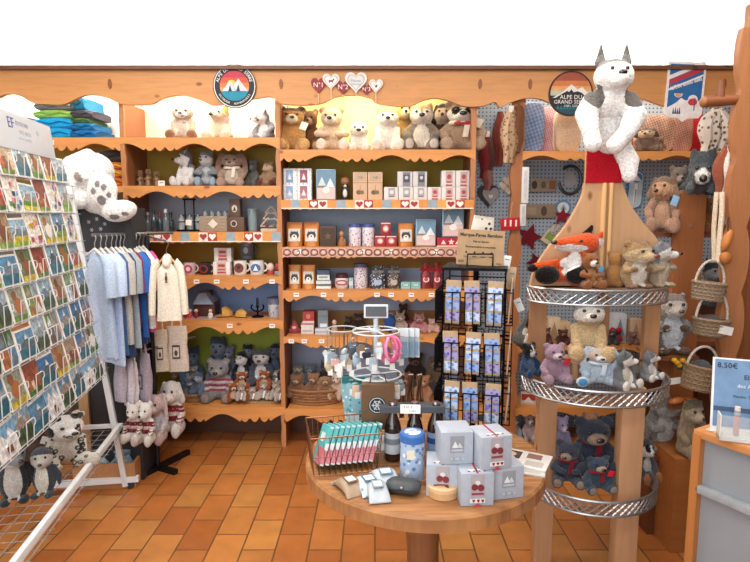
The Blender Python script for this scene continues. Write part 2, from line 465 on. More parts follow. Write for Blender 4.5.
def design(pose='sit', main='#b08a60', belly=None, muz=None, face=None, ear='round', earc=None, inner=None, limb=None, hand=None, pad=None,
           foot=None, hs=1.0, snout=.09, muzr=(.1, .09, .08), hy=0, hp=0, hr=0, nose='#1a1412', eye='#120e0c', cap=None, patch=(), fat=1.0,
           tail=None, arm=0, scarf=None, bow=None, card_=None, earlen=1.0, nosez=0, blaze=None, eyes=True, lean=0, spots=None, eyepatch=None, ribbon_=None, sweater=None, legx=0, nscale=1.0):
    P, A, X = [], [], []
    belly_, limb = belly, limb or main; earc = earc or main; hand = hand or limb; foot = foot or hand; head = face or main
    H = Vector((0, -.05, .72))
    if pose == 'sit':
        P.append((Vector((0, .02, .30)), (.22*fat, .19*fat, .28), None, main))
        P.append((Vector((0, .0, .50)), (.16*fat, .14, .14), None, main))
        if belly: A.append((Vector((0, -.16, .31)), (.15*fat, .14, .23), None, belly))
        for s in (-1, 1):
            if arm == 0: P += path_chain([(s*.17*fat, -.02, .49), (s*.26*fat, -.10, .36), (s*.23*fat, -.21, .26)], [.075, .078, .072], limb)
            elif arm == 1: P += path_chain([(s*.17*fat, -.02, .48), (s*.27*fat, -.16, .38), (s*.11*fat, -.27, .36)], [.075, .075, .068], limb)
            else: P += path_chain([(s*.17*fat, -.02, .48), (s*.17*fat, -.13, .28), (s*.12*fat, -.24, .07)], [.08, .078, .075], limb)
            if arm == 2: A.append((Vector((s*.12*fat, -.24, .05)), (.1, .1, .1), None, hand))
            else: A.append((Vector((s*(.23 if arm == 0 else .11)*fat, -.24, .27 if arm == 0 else .36)), (.09, .09, .09), None, hand))
            lx = .2+legx
            P += path_chain([(s*.15*fat, -.02, .13), (s*lx*fat, -.32, .11)], [.125, .105], limb)
            P.append((Vector((s*(lx+.01)*fat, -.36, .135)), (.105, .07, .135), None, foot))
            if pad: A.append((Vector((s*(lx+.01)*fat, -.43, .14)), (.08, .06, .10), None, pad))
    elif pose == 'stand':
        P.append((Vector((0, .02, .30)), (.23*fat, .20*fat, .31), None, main)); P.append((Vector((0, 0, .53)), (.17*fat, .15, .18), None, main))
        if belly: A.append((Vector((0, -.19, .34)), (.14*fat, .16, .32), None, belly))
        for s in (-1, 1):
            if arm == 3: P += path_chain([(s*.19*fat, .02, .5), (s*.29*fat, 0, .34), (s*.30*fat, -.03, .2)], [.06, .07, .04], limb, flat=.6)
            else:
                P += path_chain([(s*.17*fat, -.06, .46), (s*.21*fat, -.17, .38), (s*.11*fat, -.23, .40)], [.07, .065, .055], limb)
                A.append((Vector((s*.11*fat, -.25, .40)), (.07, .07, .07), None, hand))
            P.append((Vector((s*.13*fat, -.17, .05)), (.09, .14, .055), None, foot))
    elif pose == 'lie':                                   # flat on its belly, facing the front
        H = Vector((0, -.34, .42))
        P += path_chain([(0, -.12, .26), (0, .16, .25), (0, .42, .24)], [.20, .23, .22], main, 5)
        for s in (-1, 1):
            P += path_chain([(s*.15, -.15, .16), (s*.21, -.5, .08)], [.09, .08], limb); A.append((Vector((s*.21, -.52, .08)), (.1, .1, .1), None, hand))
            P += path_chain([(s*.17, .42, .15), (s*.3, .22, .09)], [.13, .085], limb)
    rh = Euler((hp, hr, hy)).to_matrix()
    hR = Vector((.215, .19, .2))*hs
    if pose == 'sit' and lean: H = H+Vector((lean, -.03, -.02))
    def hl(v): return H+rh @ (Vector(v)*hs)
    hm = rh
    P.append((H, tuple(hR), hm, head))
    P.append((hl((0, -.13, -.075)), tuple(Vector((muzr[0]*1.35, muzr[1], muzr[2]*1.2))*hs), hm, head))
    mz = hl((0, -.15-snout, -.06)); P += [(hl((0, -.12-snout*t, -.06)), tuple(Vector(muzr)*hs*(1.08-.16*t)), hm, muz or head) for t in (.3, .65, 1)]
    if face and cap:                                      # darker crown over a pale face
        A.append((hl((0, .09, .12)), tuple(Vector((.27, .25, .2))*hs), hm, cap))
        A.append((hl((0, .20, -.05)), tuple(Vector((.26, .22, .3))*hs), hm, cap))
        for s in (-1, 1): A.append((hl((s*.105, -.2, .05)), tuple(Vector((.07, .09, .06))*hs), hm, head))
    if blaze: A.append((hl((0, -.16, .12)), tuple(Vector((.03, .12, .12))*hs), hm, blaze))
    if eyepatch:
        for s in (-1, 1): A.append((hl((s*.095, -.17, .04)), tuple(Vector((.065, .1, .085))*hs), hm, eyepatch))
    if muz: A.append((mz, tuple(Vector((muzr[0]*1.25, .1, muzr[2]*1.25))*hs), hm, muz))
    E = earlen
    for s in (-1, 1):
        if ear == 'round':
            P.append((hl((s*.165, .02, .16)), tuple(Vector((.085, .05, .085))*hs*E), hm, earc))
            if inner: A.append((hl((s*.17, -.04, .16)), tuple(Vector((.055, .05, .055))*hs*E), hm, inner))
        elif ear == 'point':
            P += [(hl((s*(.125+.05*t), .02, .13+.19*t*E)), tuple(Vector((.075*(1-t)+.014, .04*(1-t)+.012, .06*(1-t)+.02))*hs), hm, earc) for t in (0, .2, .4, .6, .8, 1)]
            if inner: A.append((hl((s*.15, -.045, .2)), tuple(Vector((.04, .045, .08*E))*hs), hm, inner))
        elif ear == 'flop':
            P += [(hl(Vector((s*(.17+.09*t), .0-.02*t, .13-.24*t*E))), tuple(Vector((.055+.025*t, .035, .06+.02*t))*hs), hm, earc) for t in (0, .25, .5, .75, 1)]
        elif ear == 'bunny':
            pts = [hl((s*.1, .02, .16)), hl((s*.22, .02, .19)), hl((s*.29, -.02, .02)), hl((s*.31, -.05, -.25*E)), hl((s*.29, -.06, -.36*E))]
            P += path_chain(pts, [.05*hs, .06*hs, .068*hs, .075*hs, .045*hs], earc, 4, .6)
        elif ear == 'up':
            pts = [hl((s*.08, .02, .16)), hl((s*.13, .04, .36*E)), hl((s*.15, .05, .55*E))]
            P += path_chain(pts, [.045*hs, .06*hs, .03*hs], earc, 4, .55)
            if inner: A.append((hl((s*.13, -.02, .37*E)), (.03*hs, .04*hs, .13*hs), hm, inner))
    if tail:
        P += path_chain([(.12, .18, .1), (.32, .16, .12), (.42, .05, .22)], [.07, .1, .06], tail)
        A.append((Vector((.43, .03, .26)), (.09, .09, .07), None, belly or tail))
    for p in patch: A.append((hl(p[0]), tuple(Vector(p[1])*hs), hm, p[2]))
    if sweater:
        for k in range(5): A.append((Vector((0, 0, .26+.055*k)), (.5, .33, .0285), None, sweater[k % len(sweater)]))
        for s in (-1, 1): A.append((hl((s*.165, -.03, .16)), (.0, .0, .0), None, main)) if 0 else None
    if spots:
        rs = random.Random(5)
        for k in range(spots[0]):
            c, r, rot, _ = P[rs.randrange(len(P))]
            d = Vector((rs.gauss(0, 1), rs.gauss(0, 1), rs.gauss(0, 1))).normalized()
            if rot is not None: d = rot @ d
            q = Vector(c)+Vector((d.x*r[0], d.y*r[1], d.z*r[2])); w = spots[2]*rs.uniform(.7, 1.25)
            A.append((q, (w, w, w), None, spots[1]))
            if len(spots) > 3: A.append((q+Vector((.006, 0, .004)), (w*.5,)*3, None, spots[3]))
    # parts
    er = .026*hs
    if eyes:
        for s in (-1, 1):
            x, z = .092, .045; y = -math.sqrt(max(0, 1-(x/.215)**2-(z/.2)**2))*.19
            p = hl((s*x, y-.004, z)); X.append(('eye', [('ell', p, er)], EYEM(eye)))
    X.append(('nose', [('ell', hl((0, -.15-snout-muzr[1]*.9, -.035+nosez)), (.042*hs*nscale, .028*hs*nscale, .032*hs*nscale))], EYEM(nose)))
    if scarf:
        X.append(('scarf', [('ring', (H.x*.5, H.y*.5-.01, .545), .155*fat, .145, .04), ('box', (.05, -.19, .40), (.075, .03, .26), .12)], cloth(scarf)))
    if bow:
        q = (0, -.2, .53)
        X.append(('bow', [('ell', (q[0]-.06, q[1], q[2]), (.06, .025, .04)), ('ell', (q[0]+.06, q[1], q[2]), (.06, .025, .04)), ('ell', q, (.025, .03, .025))], cloth(bow)))
    if ribbon_:
        X.append(('ribbon_tag', [('box', (.05, -.3, .3), (.085, .012, .42), .2)], card(ribbon_)))
    if card_:
        X.append(('swing_tag', [('box', (.2, -.24, .52), (.12, .012, .16), .35)], card(card_)))
    return P, A, X
_pl = {}
def plush(name, label, cat, px0, px1, py_top, z, Y, key, st, rz=0, group=None, tilt=None, vox=None, fuzz=.003, pxc=None, fit=1.0):
    """a stuffed toy fitted between two sight lines, standing on height z at distance Y"""
    if key not in _pl:
        P, A, X = design(**st) if isinstance(st, dict) else st
        hpx = F*(zat(py_top, Y)-z)/depth(Y, z)
        vx = vox or (.03 if hpx < 30 else .024 if hpx < 50 else .016)
        me = fur_mesh('body', P, A, vx, fuzz, len(_pl)+3)
        co = np.empty(len(me.vertices)*3, np.float32); me.vertices.foreach_get('co', co); co = co.reshape(-1, 3)
        parts = []
        for nm, shapes, mt in X:
            b = MB()
            for sh in shapes:
                if sh[0] == 'ell': b.ell(sh[1], sh[2], mt, sub=2)
                elif sh[0] == 'ring': b.ring(sh[1], sh[2], sh[3], sh[4], mt, 20, 7)
                elif sh[0] == 'box': b.box(sh[1], sh[2], mt, (0, sh[3], 0), .004)
                elif sh[0] == 'raw': sh[1](b, mt)
            parts.append((nm, b.mesh(nm, mt)))
        _pl[key] = (me, parts, co)
    me, parts, co = _pl[key]
    ca, sa = math.cos(rz), math.sin(rz)
    xr = co[:, 0]*ca-co[:, 1]*sa
    d = depth(Y, (z+zat(py_top, Y))/2)
    W = (px1-px0)/F*d; Hh = zat(py_top, Y)-z
    z0, z1 = float(co[:, 2].min()), float(co[:, 2].max())
    sz = Hh/(z1-z0); sx = W/float(xr.max()-xr.min())
    sx = min(max(sx, sz*.72), sz*1.4); sy = (sx+sz)/2 if sx < sz else sz
    cx = ((px0+px1)/2-375)/F*d-(float(xr.max()+xr.min())/2)*sx
    t = thing(name, label, cat, (cx, Y, z-z0*sz), rz, group, scale=(sx*fit, sy*fit*.9, sz*fit))
    if tilt: t.rotation_euler = (tilt[0], tilt[1], rz+tilt[2])
    put('body', me, t)
    for nm, m2 in parts: put(nm, m2, t)
    return t
# ================= GOODS =================
def fit(px0, px1, pyt, z, Y):
    d = depth(Y, z+.05); return ((px0+px1)/2-375)/F*d, (px1-px0)/F*d, zat(pyt, Y)-z
def decal(b, items, w, h, y, z0=0):
    for n_i, it in enumerate(items):
        y -= .0005*(n_i > 0)
        k, u, v, a, c, col = it[:6]; X, Z = u*w, z0+v*h; m = card(col) if isinstance(col, str) else col
        if k == 'r': b.box((X, y-.0006, Z), (a*w, .0012, c*h), m)
        elif k == 'o': b.prism([(X+p, Z+q) for p, q in circ(a*w/2, c*h/2, n=16)], y-.0018, y, m)
        elif k == 'h': b.prism([(X+p, Z+q) for p, q in heart_pts(a*w, c*h, 18)], y-.0018, y, m)
        elif k == 't': b.prism([(X-a*w/2, Z-c*h/2), (X+a*w/2, Z-c*h/2), (X, Z+c*h/2)], y-.0018, y, m)
        elif k == 's': b.prism([(X+p, Z+q) for p, q in star_pts(a*w/2)], y-.0018, y, m)
        elif k == 'x': b.text(it[6], c*h, frontM(X, y-.002, Z), m)
def box_good(name, label, cat, px0, px1, pyt, z, Y, dep, col, items=(), group=None, rz=0, lid=None, part='carton', bev=.002, h=None, clear=None):
    x, w, hh = fit(px0, px1, pyt, z, Y); h = h or hh
    t = thing(name, label, cat, (x, Y+dep/2, z), rz, group)
    m = col if not isinstance(col, str) else card(col)
    MB().box((0, 0, h/2), (w, dep, h), m, bev=bev).build(part, t)
    if items:
        b = MB(); decal(b, items, w, h, -dep/2); b.build('label', t)
    if lid: MB().box((0, 0, h*.9), (w*1.03, dep*1.03, h*.2), card(lid), bev=.002).build('lid', t)
    return t, w, h
def can_good(name, label, cat, px0, px1, pyt, z, Y, mat, lid, group=None, items=()):
    x, w, h = fit(px0, px1, pyt, z, Y); r = w/2
    t = thing(name, label, cat, (x, Y+r, z), 0, group)
    MB().lathe([(r*.96, 0), (r, .003), (r, h*.86)], 24, mat).build('can_body', t)
    MB().lathe([(r*1.03, h*.85), (r*1.03, h*.975), (r*.95, h), (r*.85, h*.985)], 24, plastic(lid)).build('lid', t)
    return t
def pouch(name, label, cat, px0, px1, pyt, z, Y, mat, items, group=None, rz=0, tie=None, seal=None, dd=.06):
    x, w, h = fit(px0, px1, pyt, z, Y)
    t = thing(name, label, cat, (x, Y+dd/2, z), rz, group)
    rings = []
    for k in range(8):
        v = k/7
        if tie: ww = w/2*(1-.08*v if v < .62 else (.30+2.6*abs(v-.78)**1.0)); d2 = dd/2*(1-.2*v if v < .62 else .42)
        else: ww = w/2*(.94+.06*math.sin(PI*v)); d2 = dd/2*(1-v)**.7+.002
        rings.append([(ww*math.copysign(abs(math.cos(a))**.6, math.cos(a)), d2*math.copysign(abs(math.sin(a))**.6, math.sin(a)), h*v) for a in [2*PI*i/20 for i in range(20)]])
    MB().loft(rings, mat).build('bag', t)
    if items:
        b = MB(Matrix.Translation((0, -dd*.56, 0)) @ Matrix.Rotation(-math.atan2(dd*.34, h), 4, 'X'))
        decal(b, items, w, h, 0); b.build('label', t)
    if seal: MB().box((0, 0, h*.95), (w*.96, .006, h*.1), card(seal)).build('seal_strip', t)
    if tie: MB().ring((0, 0, h*.74), w*.17, dd*.24, .007, cloth(tie), 14).ell((-.02, -dd*.25, h*.74), (.022, .006, .012), cloth(tie)).ell((.02, -dd*.25, h*.74), (.022, .006, .012), cloth(tie)).build('bow', t)
    return t
def mug(name, label, px0, px1, pyt, z, Y, col, inside, items, group=None, side=1):
    x, w, h = fit(px0, px1, pyt, z, Y); r = w*.38; x -= side*w*.1
    t = thing(name, label, 'mug', (x, Y+r, z), 0, group)
    MB().lathe([(r*.86, 0), (r*.95, .006), (r, h*.5), (r*1.02, h), (r*.92, h), (r*.9, h*.2), (.001, h*.12)], 24, plastic(col), cap=False).build('cup', t)
    MB().tube([(side*(r*.9+.55*r*math.sin(a)), 0, h*.52+h*.3*math.cos(a)) for a in [PI*k/10 for k in range(11)]], r*.11, 7, plastic(inside)).build('handle', t)
    b = MB(); decal(b, items, w*.7, h, -r*1.01); b.build('printed_motif', t)
    return t
def bottle_prof(r, h): return [(r*.9, 0), (r, .006), (r, h*.55), (r*.86, h*.63), (r*.42, h*.76), (r*.36, h*.94), (r*.42, h*.95), (r*.42, h)]
def wicker_basket(t, rx, ry, h, col, n=6, stakes=22, flare=1.12, r=.006):
    b = MB(); m = wicker(col); hgt = h
    b.lathe([(.94, 0), (1, .001), (flare*.985, hgt), (flare*.955, hgt), (.95, .012), (.01, .012)], 28, m, (0, 0, 0), rx, ry, False)
    for k in range(n):
        v = (k+.5)/n; s = 1+(flare-1)*v
        b.ring((0, 0, hgt*v), rx*s, ry*s, r, m, 28, 5)
    for i in range(stakes):
        a = 2*PI*i/stakes
        b.tube([(rx*math.cos(a)*1.01, ry*math.sin(a)*1.01, 0), (rx*flare*math.cos(a)*1.01, ry*flare*math.sin(a)*1.01, hgt)], r*.75, 4, m)
    b.build('basket_wall', t)
    MB().ring((0, 0, hgt), rx*flare, ry*flare, r*1.7, m, 30, 6).build('rim', t)

# ---------- left unit, third shelf: glassware
z = ZL[2]; Y = 3.66
for i, px in enumerate([141, 147, 153, 159, 165, 170]):
    x, w, h = fit(px-3.2, px+3.2, 209+(i % 2)*3, z, Y+.06*(i % 2))
    t = thing('small_bottle', 'small dark glass bottle, %s from left in the row beside the carrying rack' % ['first', 'second', 'third', 'fourth', 'fifth', 'sixth'][i], 'bottle', (x, Y+.02+.06*(i % 2), z), 0, 'small bottles on the glassware shelf')
    MB().lathe(bottle_prof(w/2, h*.88), 12, glass(['#4a5560', '#6d7880', '#38424a'][i % 3], .75)).build('glass_body', t)
    MB().cyl((0, 0, h*.84), (0, 0, h), w*.26, None, 10, plastic(['#b53030', '#c9ced2', '#2e3338'][i % 3])).build('cap', t)
x, w, h = fit(175, 199, 199, z, Y); t = thing('bottle_rack', 'dark metal carrying rack with tall handle holding little glass jars', 'rack', (x, Y+.06, z))
m = metal('#26282c', .5)
MB().box((0, 0, .008), (w*.95, .1, .012), m).ring((0, 0, h*.3), w*.47, .05, .004, m).build('rack_base', t)
b = MB()
for s in (-1, 1): b.cyl((s*.03, 0, 0), (s*.03, 0, h), .005, None, 8, m)
b.box((0, 0, h), (.085, .012, .012), m).build('handle', t)
MB().box((.01, -.055, h*.28), (.04, .003, .035), card('#e8e2d6'), (0, .1, 0)).build('price_card', t)
for i, q in enumerate((-.055, -.0, .055)):
    j = thing('glass_jar', 'small clear glass jar, %s in the dark carrying rack' % ['left one', 'middle one', 'right one'][i], 'jar', (x+q, Y+.06, z+.014), 0, 'jars in the carrying rack')
    MB().lathe([(.019, 0), (.021, .06), (.015, .07), (.017, .085)], 14, glass('#cfdadd', .45)).build('glass_body', j)
    MB().cyl((0, 0, .084), (0, 0, .098), .018, None, 12, metal('#8c8f92')).build('lid', j)
x, w, h = fit(199, 227, 216, z, Y); t = thing('wicker_tray', 'rectangular pale wicker basket holding four lidded glasses', 'basket', (x, Y+.06, z))
MB().box((0, 0, h*.5), (w, .12, h), wicker('#b9a58e'), bev=.006).build('basket_wall', t)
MB().box((.0, -.063, h*.5), (.045, .003, .045), card('#ded8c8'), (0, R(45), 0)).build('tag', t)
for i in range(4):
    q = -w*.36+w*.24*i
    j = thing('lidded_glass', 'clear glass with lid, %s in the pale wicker basket' % ['leftmost', 'second from left', 'third from left', 'rightmost'][i], 'glass', (x+q, Y+.06, z+h+.0005), 0, 'glasses in the wicker basket')
    MB().lathe([(.012, 0), (.014, .02), (.014, .026)], 12, glass('#d5e0e2', .4)).build('glass_body', j); MB().cyl((0, 0, .026), (0, 0, .031), .0155, None, 12, metal('#a5a8aa')).build('lid', j)
dk = wood('#5c4332', .6, 'z')
t, w, h = box_good('gift_box', 'dark wooden gift box with a badge, lower of two stacked beside the wicker basket', 'box', 227, 244, 217, z, Y, .09, dk, [('o', -.1, .55, .38, .45, '#c9bfa8'), ('o', -.1, .55, .28, .34, '#43352c')])
box_good('gift_box', 'dark wooden gift box standing on top of the other beside the wicker basket', 'box', 229, 240, 198.5, z+h+.001, Y, .075, dk, [('o', 0, .45, .5, .4, '#d6ccb8'), ('t', 0, .45, .3, .25, '#3a2d26')])
x, w, h = fit(245.5, 256, 208, z, Y); t = thing('tumbler', 'tall blue grey glass tumbler between dark box and wooden tree', 'glass', (x, Y+.06, z))
MB().lathe([(w*.4, 0), (w*.42, .004), (w*.5, h*.96), (w*.46, h*.96), (w*.39, .01), (.001, .01)], 18, glass('#9fb6bd', .55), cap=False).build('glass_body', t)
MB().ring((0, 0, h*.96), w*.49, w*.49, .002, glass('#c5d2d6', .8), 18).build('rim', t)
x, w, h = fit(259, 281, 206, z, Y); t = thing('wooden_tree', 'small Christmas tree made of pale sticks on the left unit', 'ornament', (x, Y+.05, z))
m = wood('#cdb9a0', .7, 'z'); hb = .02
b = MB()
for s in (-1, 1):
    for (za, wa, zb, wb) in ((1, 0, .68, .27), (.75, .1, .42, .38), (.5, .13, .1, .5)):
        b.cyl((s*w*wa, 0, hb+(h-hb)*za*.99), (s*w*wb, 0, hb+(h-hb)*zb), .005, None, 6, m)
for zz, ww in ((.68, .27), (.42, .38), (.1, .5)): b.cyl((-w*ww, 0, hb+(h-hb)*zz), (w*ww, 0, hb+(h-hb)*zz), .004, None, 6, m)
b.build('stick_frame', t); MB().box((0, 0, hb/2), (w*.9, .07, hb), m).build('base', t)
for i, (u, v) in enumerate(((-.2, .12), (.12, .14), (.3, .12))): MB().ell((u*w, -.01, hb+(h-hb)*(v+.02)), .011, C(['#9a3a30', '#7a8a70', '#c0a888'][i])).build('bauble', t)
# ---------- left unit, fourth shelf: mugs
z = ZL[3]; Y = 3.66
mug('mug', 'pink and white mug with round emblem at left end of the mug shelf', 182, 197, 263, z, Y, '#d9c0c4', '#e6d6d4', [('o', 0, .5, .8, .7, '#b9506c'), ('o', 0, .5, .4, .36, '#e9d6d8')])
mug('mug', 'black mug with round emblem, next to the red and white cartons', 197, 213, 263, z, Y, '#35312f', '#e0d8d0', [('o', 0, .5, .8, .7, '#8a2f34'), ('o', 0, .5, .5, .46, '#1f1d1d')])
rw = [('r', 0, .5, .55, .94, '#c9b6ae'), ('r', 0, .72, .4, .2, '#b0453c'), ('r', 0, .42, .42, .12, '#c05248'), ('r', 0, .2, .5, .1, '#a83a34')]
t, w, h = box_good('mug_carton', 'white and red mug carton, lower one of the pair on the mug shelf', 'box', 213, 230, 262, z, Y, .08, '#e6e4e2', rw)
box_good('mug_carton', 'white and red mug carton stacked on top of the other on the mug shelf', 'box', 214, 231, 248, z+h+.001, Y, .08, '#e3e2e2', rw)
mug('mug', 'white mug with dark red motif right of the cartons', 232, 249, 261, z, Y, '#ece6e0', '#ece6e0', [('o', 0, .5, .8, .7, '#7a4038'), ('s', 0, .55, .5, .5, '#2c2a2a')])
mug('mug', 'white mug with blue motif, second from the right divider', 248, 267, 261, z, Y, '#e8e8e6', '#e8e8e6', [('o', 0, .5, .75, .6, '#4a6ea0'), ('t', 0, .5, .4, .4, '#e8eef2')])
mug('mug', 'grey patterned mug standing on a carton behind the front mugs', 239, 256, 243, zat(259.5, 3.79), 3.80, '#8f8e90', '#6e6c70', [('r', 0, .5, .8, .6, '#5d5c62'), ('o', 0, .55, .4, .4, '#bfc2c6')])
x, w, h = fit(237, 258, 260, z, 3.79); t = thing('display_carton', 'plain dark carton behind the white mugs', 'box', (x, 3.84, z)); hh = zat(259.5, 3.79)-z
MB().box((0, 0, hh/2-.001), (w, .09, hh-.002), card('#5b4a36'), bev=.003).build('carton', t); MB().box((0, -.046, hh*.5), (w*.5, .002, hh*.4), card('#8a7656')).build('label', t)
for i, (px, col, c2) in enumerate(((269.5, '#b04a44', '#e8d8c8'), (277, '#9aa3b0', '#b04040'))):
    x, w, h = fit(px-4, px+4, 263, z, Y); t = thing('snow_globe', ['little red figurine beside the blue mug', 'little grey and red figurine against the divider'][i], 'figurine', (x, Y+.04, z))
    MB().lathe([(w*.45, 0), (w*.48, h*.2), (w*.36, h*.3)], 14, C(col)).build('base', t); MB().ell((0, 0, h*.62), (w*.44, w*.44, h*.38), C(c2)).build('dome', t)
# ---------- left unit, fifth shelf: models and slippers
z = ZL[4]; Y = 3.66
x, w, h = fit(183, 217, 291, z, Y); t = thing('model_chalet', 'dark model chalet with blue snowy roof and red figures', 'model house', (x, Y+.09, z))
MB().box((.02, 0, h*.27), (w*.62, .13, h*.54), wood('#4a2420', .6), bev=.003).build('house_wall', t)
MB().prism([(-w*.22, h*.5), (w*.38, h*.5), (w*.16, h*.92), (-w*.02, h*.92)], -.08, .08, C('#8a9bb0', .6)).build('roof', t)
MB().box((w*.2, .02, h*.75), (.022, .03, h*.42), C('#3a2a26')).build('chimney', t)
for i, (u, c) in enumerate(((-.42, '#8a2430'), (-.3, '#b8404a'), (-.12, '#7a2030'), (.3, '#d8d4d4'))):
    MB().lathe([(.018, 0), (.016, .03), (.007, .04)], 10, C(c), (u*w, -.085, 0)).ell((u*w, -.085, .05), .013, C('#d9b49a')).build('villager', t)
MB().box((0, -.0, .004), (w, .2, .008), C('#8a8790')).build('base', t)
for i, (pa, pb, pt_) in enumerate(((212, 231, 306), (228, 248, 309))):
    x, w, h = fit(pa, pb, pt_, z, Y)
    t = thing('felt_slipper', ['tan felt slipper beside the model chalet', 'tan felt slipper nearer the dark candle holder'][i], 'slipper', (x, Y+.05, z), R(20-50*i), 'tan slippers on the fifth shelf')
    MB().ell((0, 0, h*.12), (w*.5, .035, h*.14), C('#a07a40')).build('sole', t)
    b = MB(); b.loft([[(w*(.5-1.0*k/5)*.92, (.033 if 0 < k < 5 else .012)*math.cos(a), h*.12+h*(.3+.5*math.sin(PI*min(k, 3)/4))*max(0, math.sin(a))) for a in [PI*i2/10 for i2 in range(11)]] for k in range(4)], cloth('#c99a52'), False, False); b.build('upper', t)
x, w, h = fit(249, 263, 299, z, Y); t = thing('candle_holder', 'black wrought iron candle holder with curled arms', 'candle holder', (x, Y+.05, z)); m = metal('#1e1e22', .5)
MB().lathe([(w*.45, 0), (w*.4, .008), (.006, .014), (.006, h*.5), (.014, h*.55), (.005, h*.6)], 14, m).build('stem', t)
for s in (-1, 1): MB().tube([(s*w*.5*math.sin(a)*.9, 0, h*.3+h*.22*(1-math.cos(a))) for a in [PI*k/10 for k in range(8)]], .006, 6, m).build('arm', t)
MB().cyl((0, 0, h*.6), (0, 0, h), .009, .007, 10, C('#2e3440')).build('candle', t)
x, w, h = fit(265, 281, 298, z, Y); t = thing('flower_pot', 'white and blue ceramic pot at the right end of the fifth shelf', 'pot', (x, Y+.06, z))
MB().lathe([(w*.32, 0), (w*.36, h*.08), (w*.45, h*.6), (w*.38, h*.7), (w*.36, h*.7), (w*.3, h*.1), (.001, h*.1)], 20, pattern('bluepot', '#c9ced8', '#8093b4', 60, .35), cap=False).build('pot_body', t)
MB().lathe([(w*.5, h*.7), (w*.52, h*.95), (w*.3, h), (.002, h)], 16, C('#73809a')).build('lid', t)
# ---------- centre unit, second shelf
z = ZC[1]; Y = 3.66
hs4 = {}
for i, (pa, pb, lv) in enumerate(((282.5+1, 297, 0), (297.3, 311.5, 0), (283.5, 297, 1), (297.3, 311.5, 1))):
    hh = (zat(168.5, Y)-z)/2
    t, w, h = box_good('gift_carton', 'white speckled gift carton with %s window, %s of the four at the left end' % (['blue', 'red', 'blue', 'red'][i], ['lower left', 'lower right', 'upper left', 'upper right'][i]), 'box', pa, pb, 184, z+lv*(hh+.0006), Y, .09,
        pattern('specks', '#efeef0', '#3f4a58', 90, .2), [('r', -.05, .5, .52, .8, ['#8fb0d4', '#a06a78', '#8fb0d4', '#a05a68'][i]), ('r', -.05, .3, .52, .3, ['#a9bfd8', '#b98088', '#7e9cc0', '#934a58'][i]), ('t', -.05, .5, .3, .4, '#dfe6ee')], 'speckled gift cartons', h=hh)
def tin(label, pa, pb, pt_, z, Y, dep=.06):
    t, w, h = box_good('biscuit_tin', label, 'tin', pa, pb, pt_, z, Y, dep, C('#8aa4b4', .35, .4), [('r', 0, .72, .9, .5, '#6f93ac'), ('t', -.2, .58, .5, .36, '#c9d6dc'), ('t', .22, .56, .45, .3, '#dfe6e8'), ('r', 0, .42, .9, .1, '#8c7f78'), ('r', 0, .22, .9, .36, '#d9c0bc'), ('o', 0, .33, .35, .2, '#efe8e6')], part='tin_body', bev=.008)
tin('grey blue winter landscape tin left of the bottle figurine', 316, 336, 169, z, Y)
x, w, h = fit(340.5, 349.5, 177, z, Y); t = thing('bottle_figurine', 'small penguin shaped bottle with brown stopper between tin and beige cartons', 'bottle', (x, Y+.03, z))
MB().lathe([(w*.4, 0), (w*.48, h*.1), (w*.48, h*.45), (w*.3, h*.62), (w*.3, h*.72)], 16, C('#33312f', .25)).build('bottle_body', t)
MB().lathe([(w*.34, h*.7), (w*.5, h*.8), (w*.46, h*.95), (w*.2, h)], 14, C('#9a6a50')).build('stopper', t)
MB().ell((0, -w*.38, h*.3), (w*.26, w*.2, h*.2), C('#e2ded6')).ell((0, -w*.22, h*.62), (w*.18, w*.14, h*.08), C('#e2ded6')).build('white_front', t)
for i, (pa, pb) in enumerate(((353, 367.3), (368, 382.5))):
    box_good('tea_carton', 'tall beige carton with leaf drawing, %s one of the pair' % ['left', 'right'][i], 'box', pa, pb, 172, z, Y, .07, '#d3b192', [('r', 0, .62, 1.0, .015, '#8d6f58'), ('r', 0, .82, .8, .28, '#c2a88c'), ('x', 0, .8, .5, .1, '#7d6248', 'THÉ'), ('o', -.1, .28, .36, .16, '#6b5a3c'), ('o', .12, .28, .3, .14, '#7e6a44'), ('r', 0, .42, .04, .24, '#b56a54')], 'beige tea cartons')
gw = lambda red: [('r', .05, .58, .48, .7, '#a9a5a8' if not red else '#c5a8a6'), ('o', .05, .62, .3, .3, '#dcd9da' if not red else '#b04a48'), ('r', .05, .3, .34, .08, '#77757a' if not red else '#b5403c'), ('r', .05, .1, .46, .09, '#d2cfd0' if not red else '#b23e3a')]
hb = None
for i, (pa, pb, red) in enumerate(((384, 398, 0), (398.6, 413, 0), (413.5, 427, 0), (427.6, 441, 1), (441.5, 455.4, 1), (456, 470, 1))):
    t, w, hb = box_good('cup_carton', 'small white carton with %s, %s from left in the bottom row' % (['grey label', 'red label'][red], ['first', 'second', 'third', 'fourth', 'fifth', 'sixth'][i]), 'box', pa, pb, 187, z, Y, .085, '#dcd8d6', gw(red), 'white cup cartons on the second shelf')
dg_ = [('r', .1, .5, .5, .92, '#85868e'), ('r', .1, .55, .4, .5, '#4c4e58'), ('o', .1, .6, .24, .24, '#c9ccd2')]
for i, (pa, pb) in enumerate(((397.5, 412.5), (413, 427))):
    box_good('cup_carton', 'white carton with dark grey picture, %s one of the two stacked on grey cartons' % ['left', 'right'][i], 'box', pa, pb, 171.5, z+hb+.001, Y, .085, '#d2d0d0', dg_, 'white cup cartons on the second shelf')
for i, (pa, pb) in enumerate(((441.5, 455.4), (456, 470))):
    box_good('cup_carton', 'white carton with red label, %s one of the two stacked near the right end' % ['left', 'right'][i], 'box', pa, pb, 170.5, z+hb+.001, Y, .085, '#dedad8', gw(1), 'white cup cartons on the second shelf')
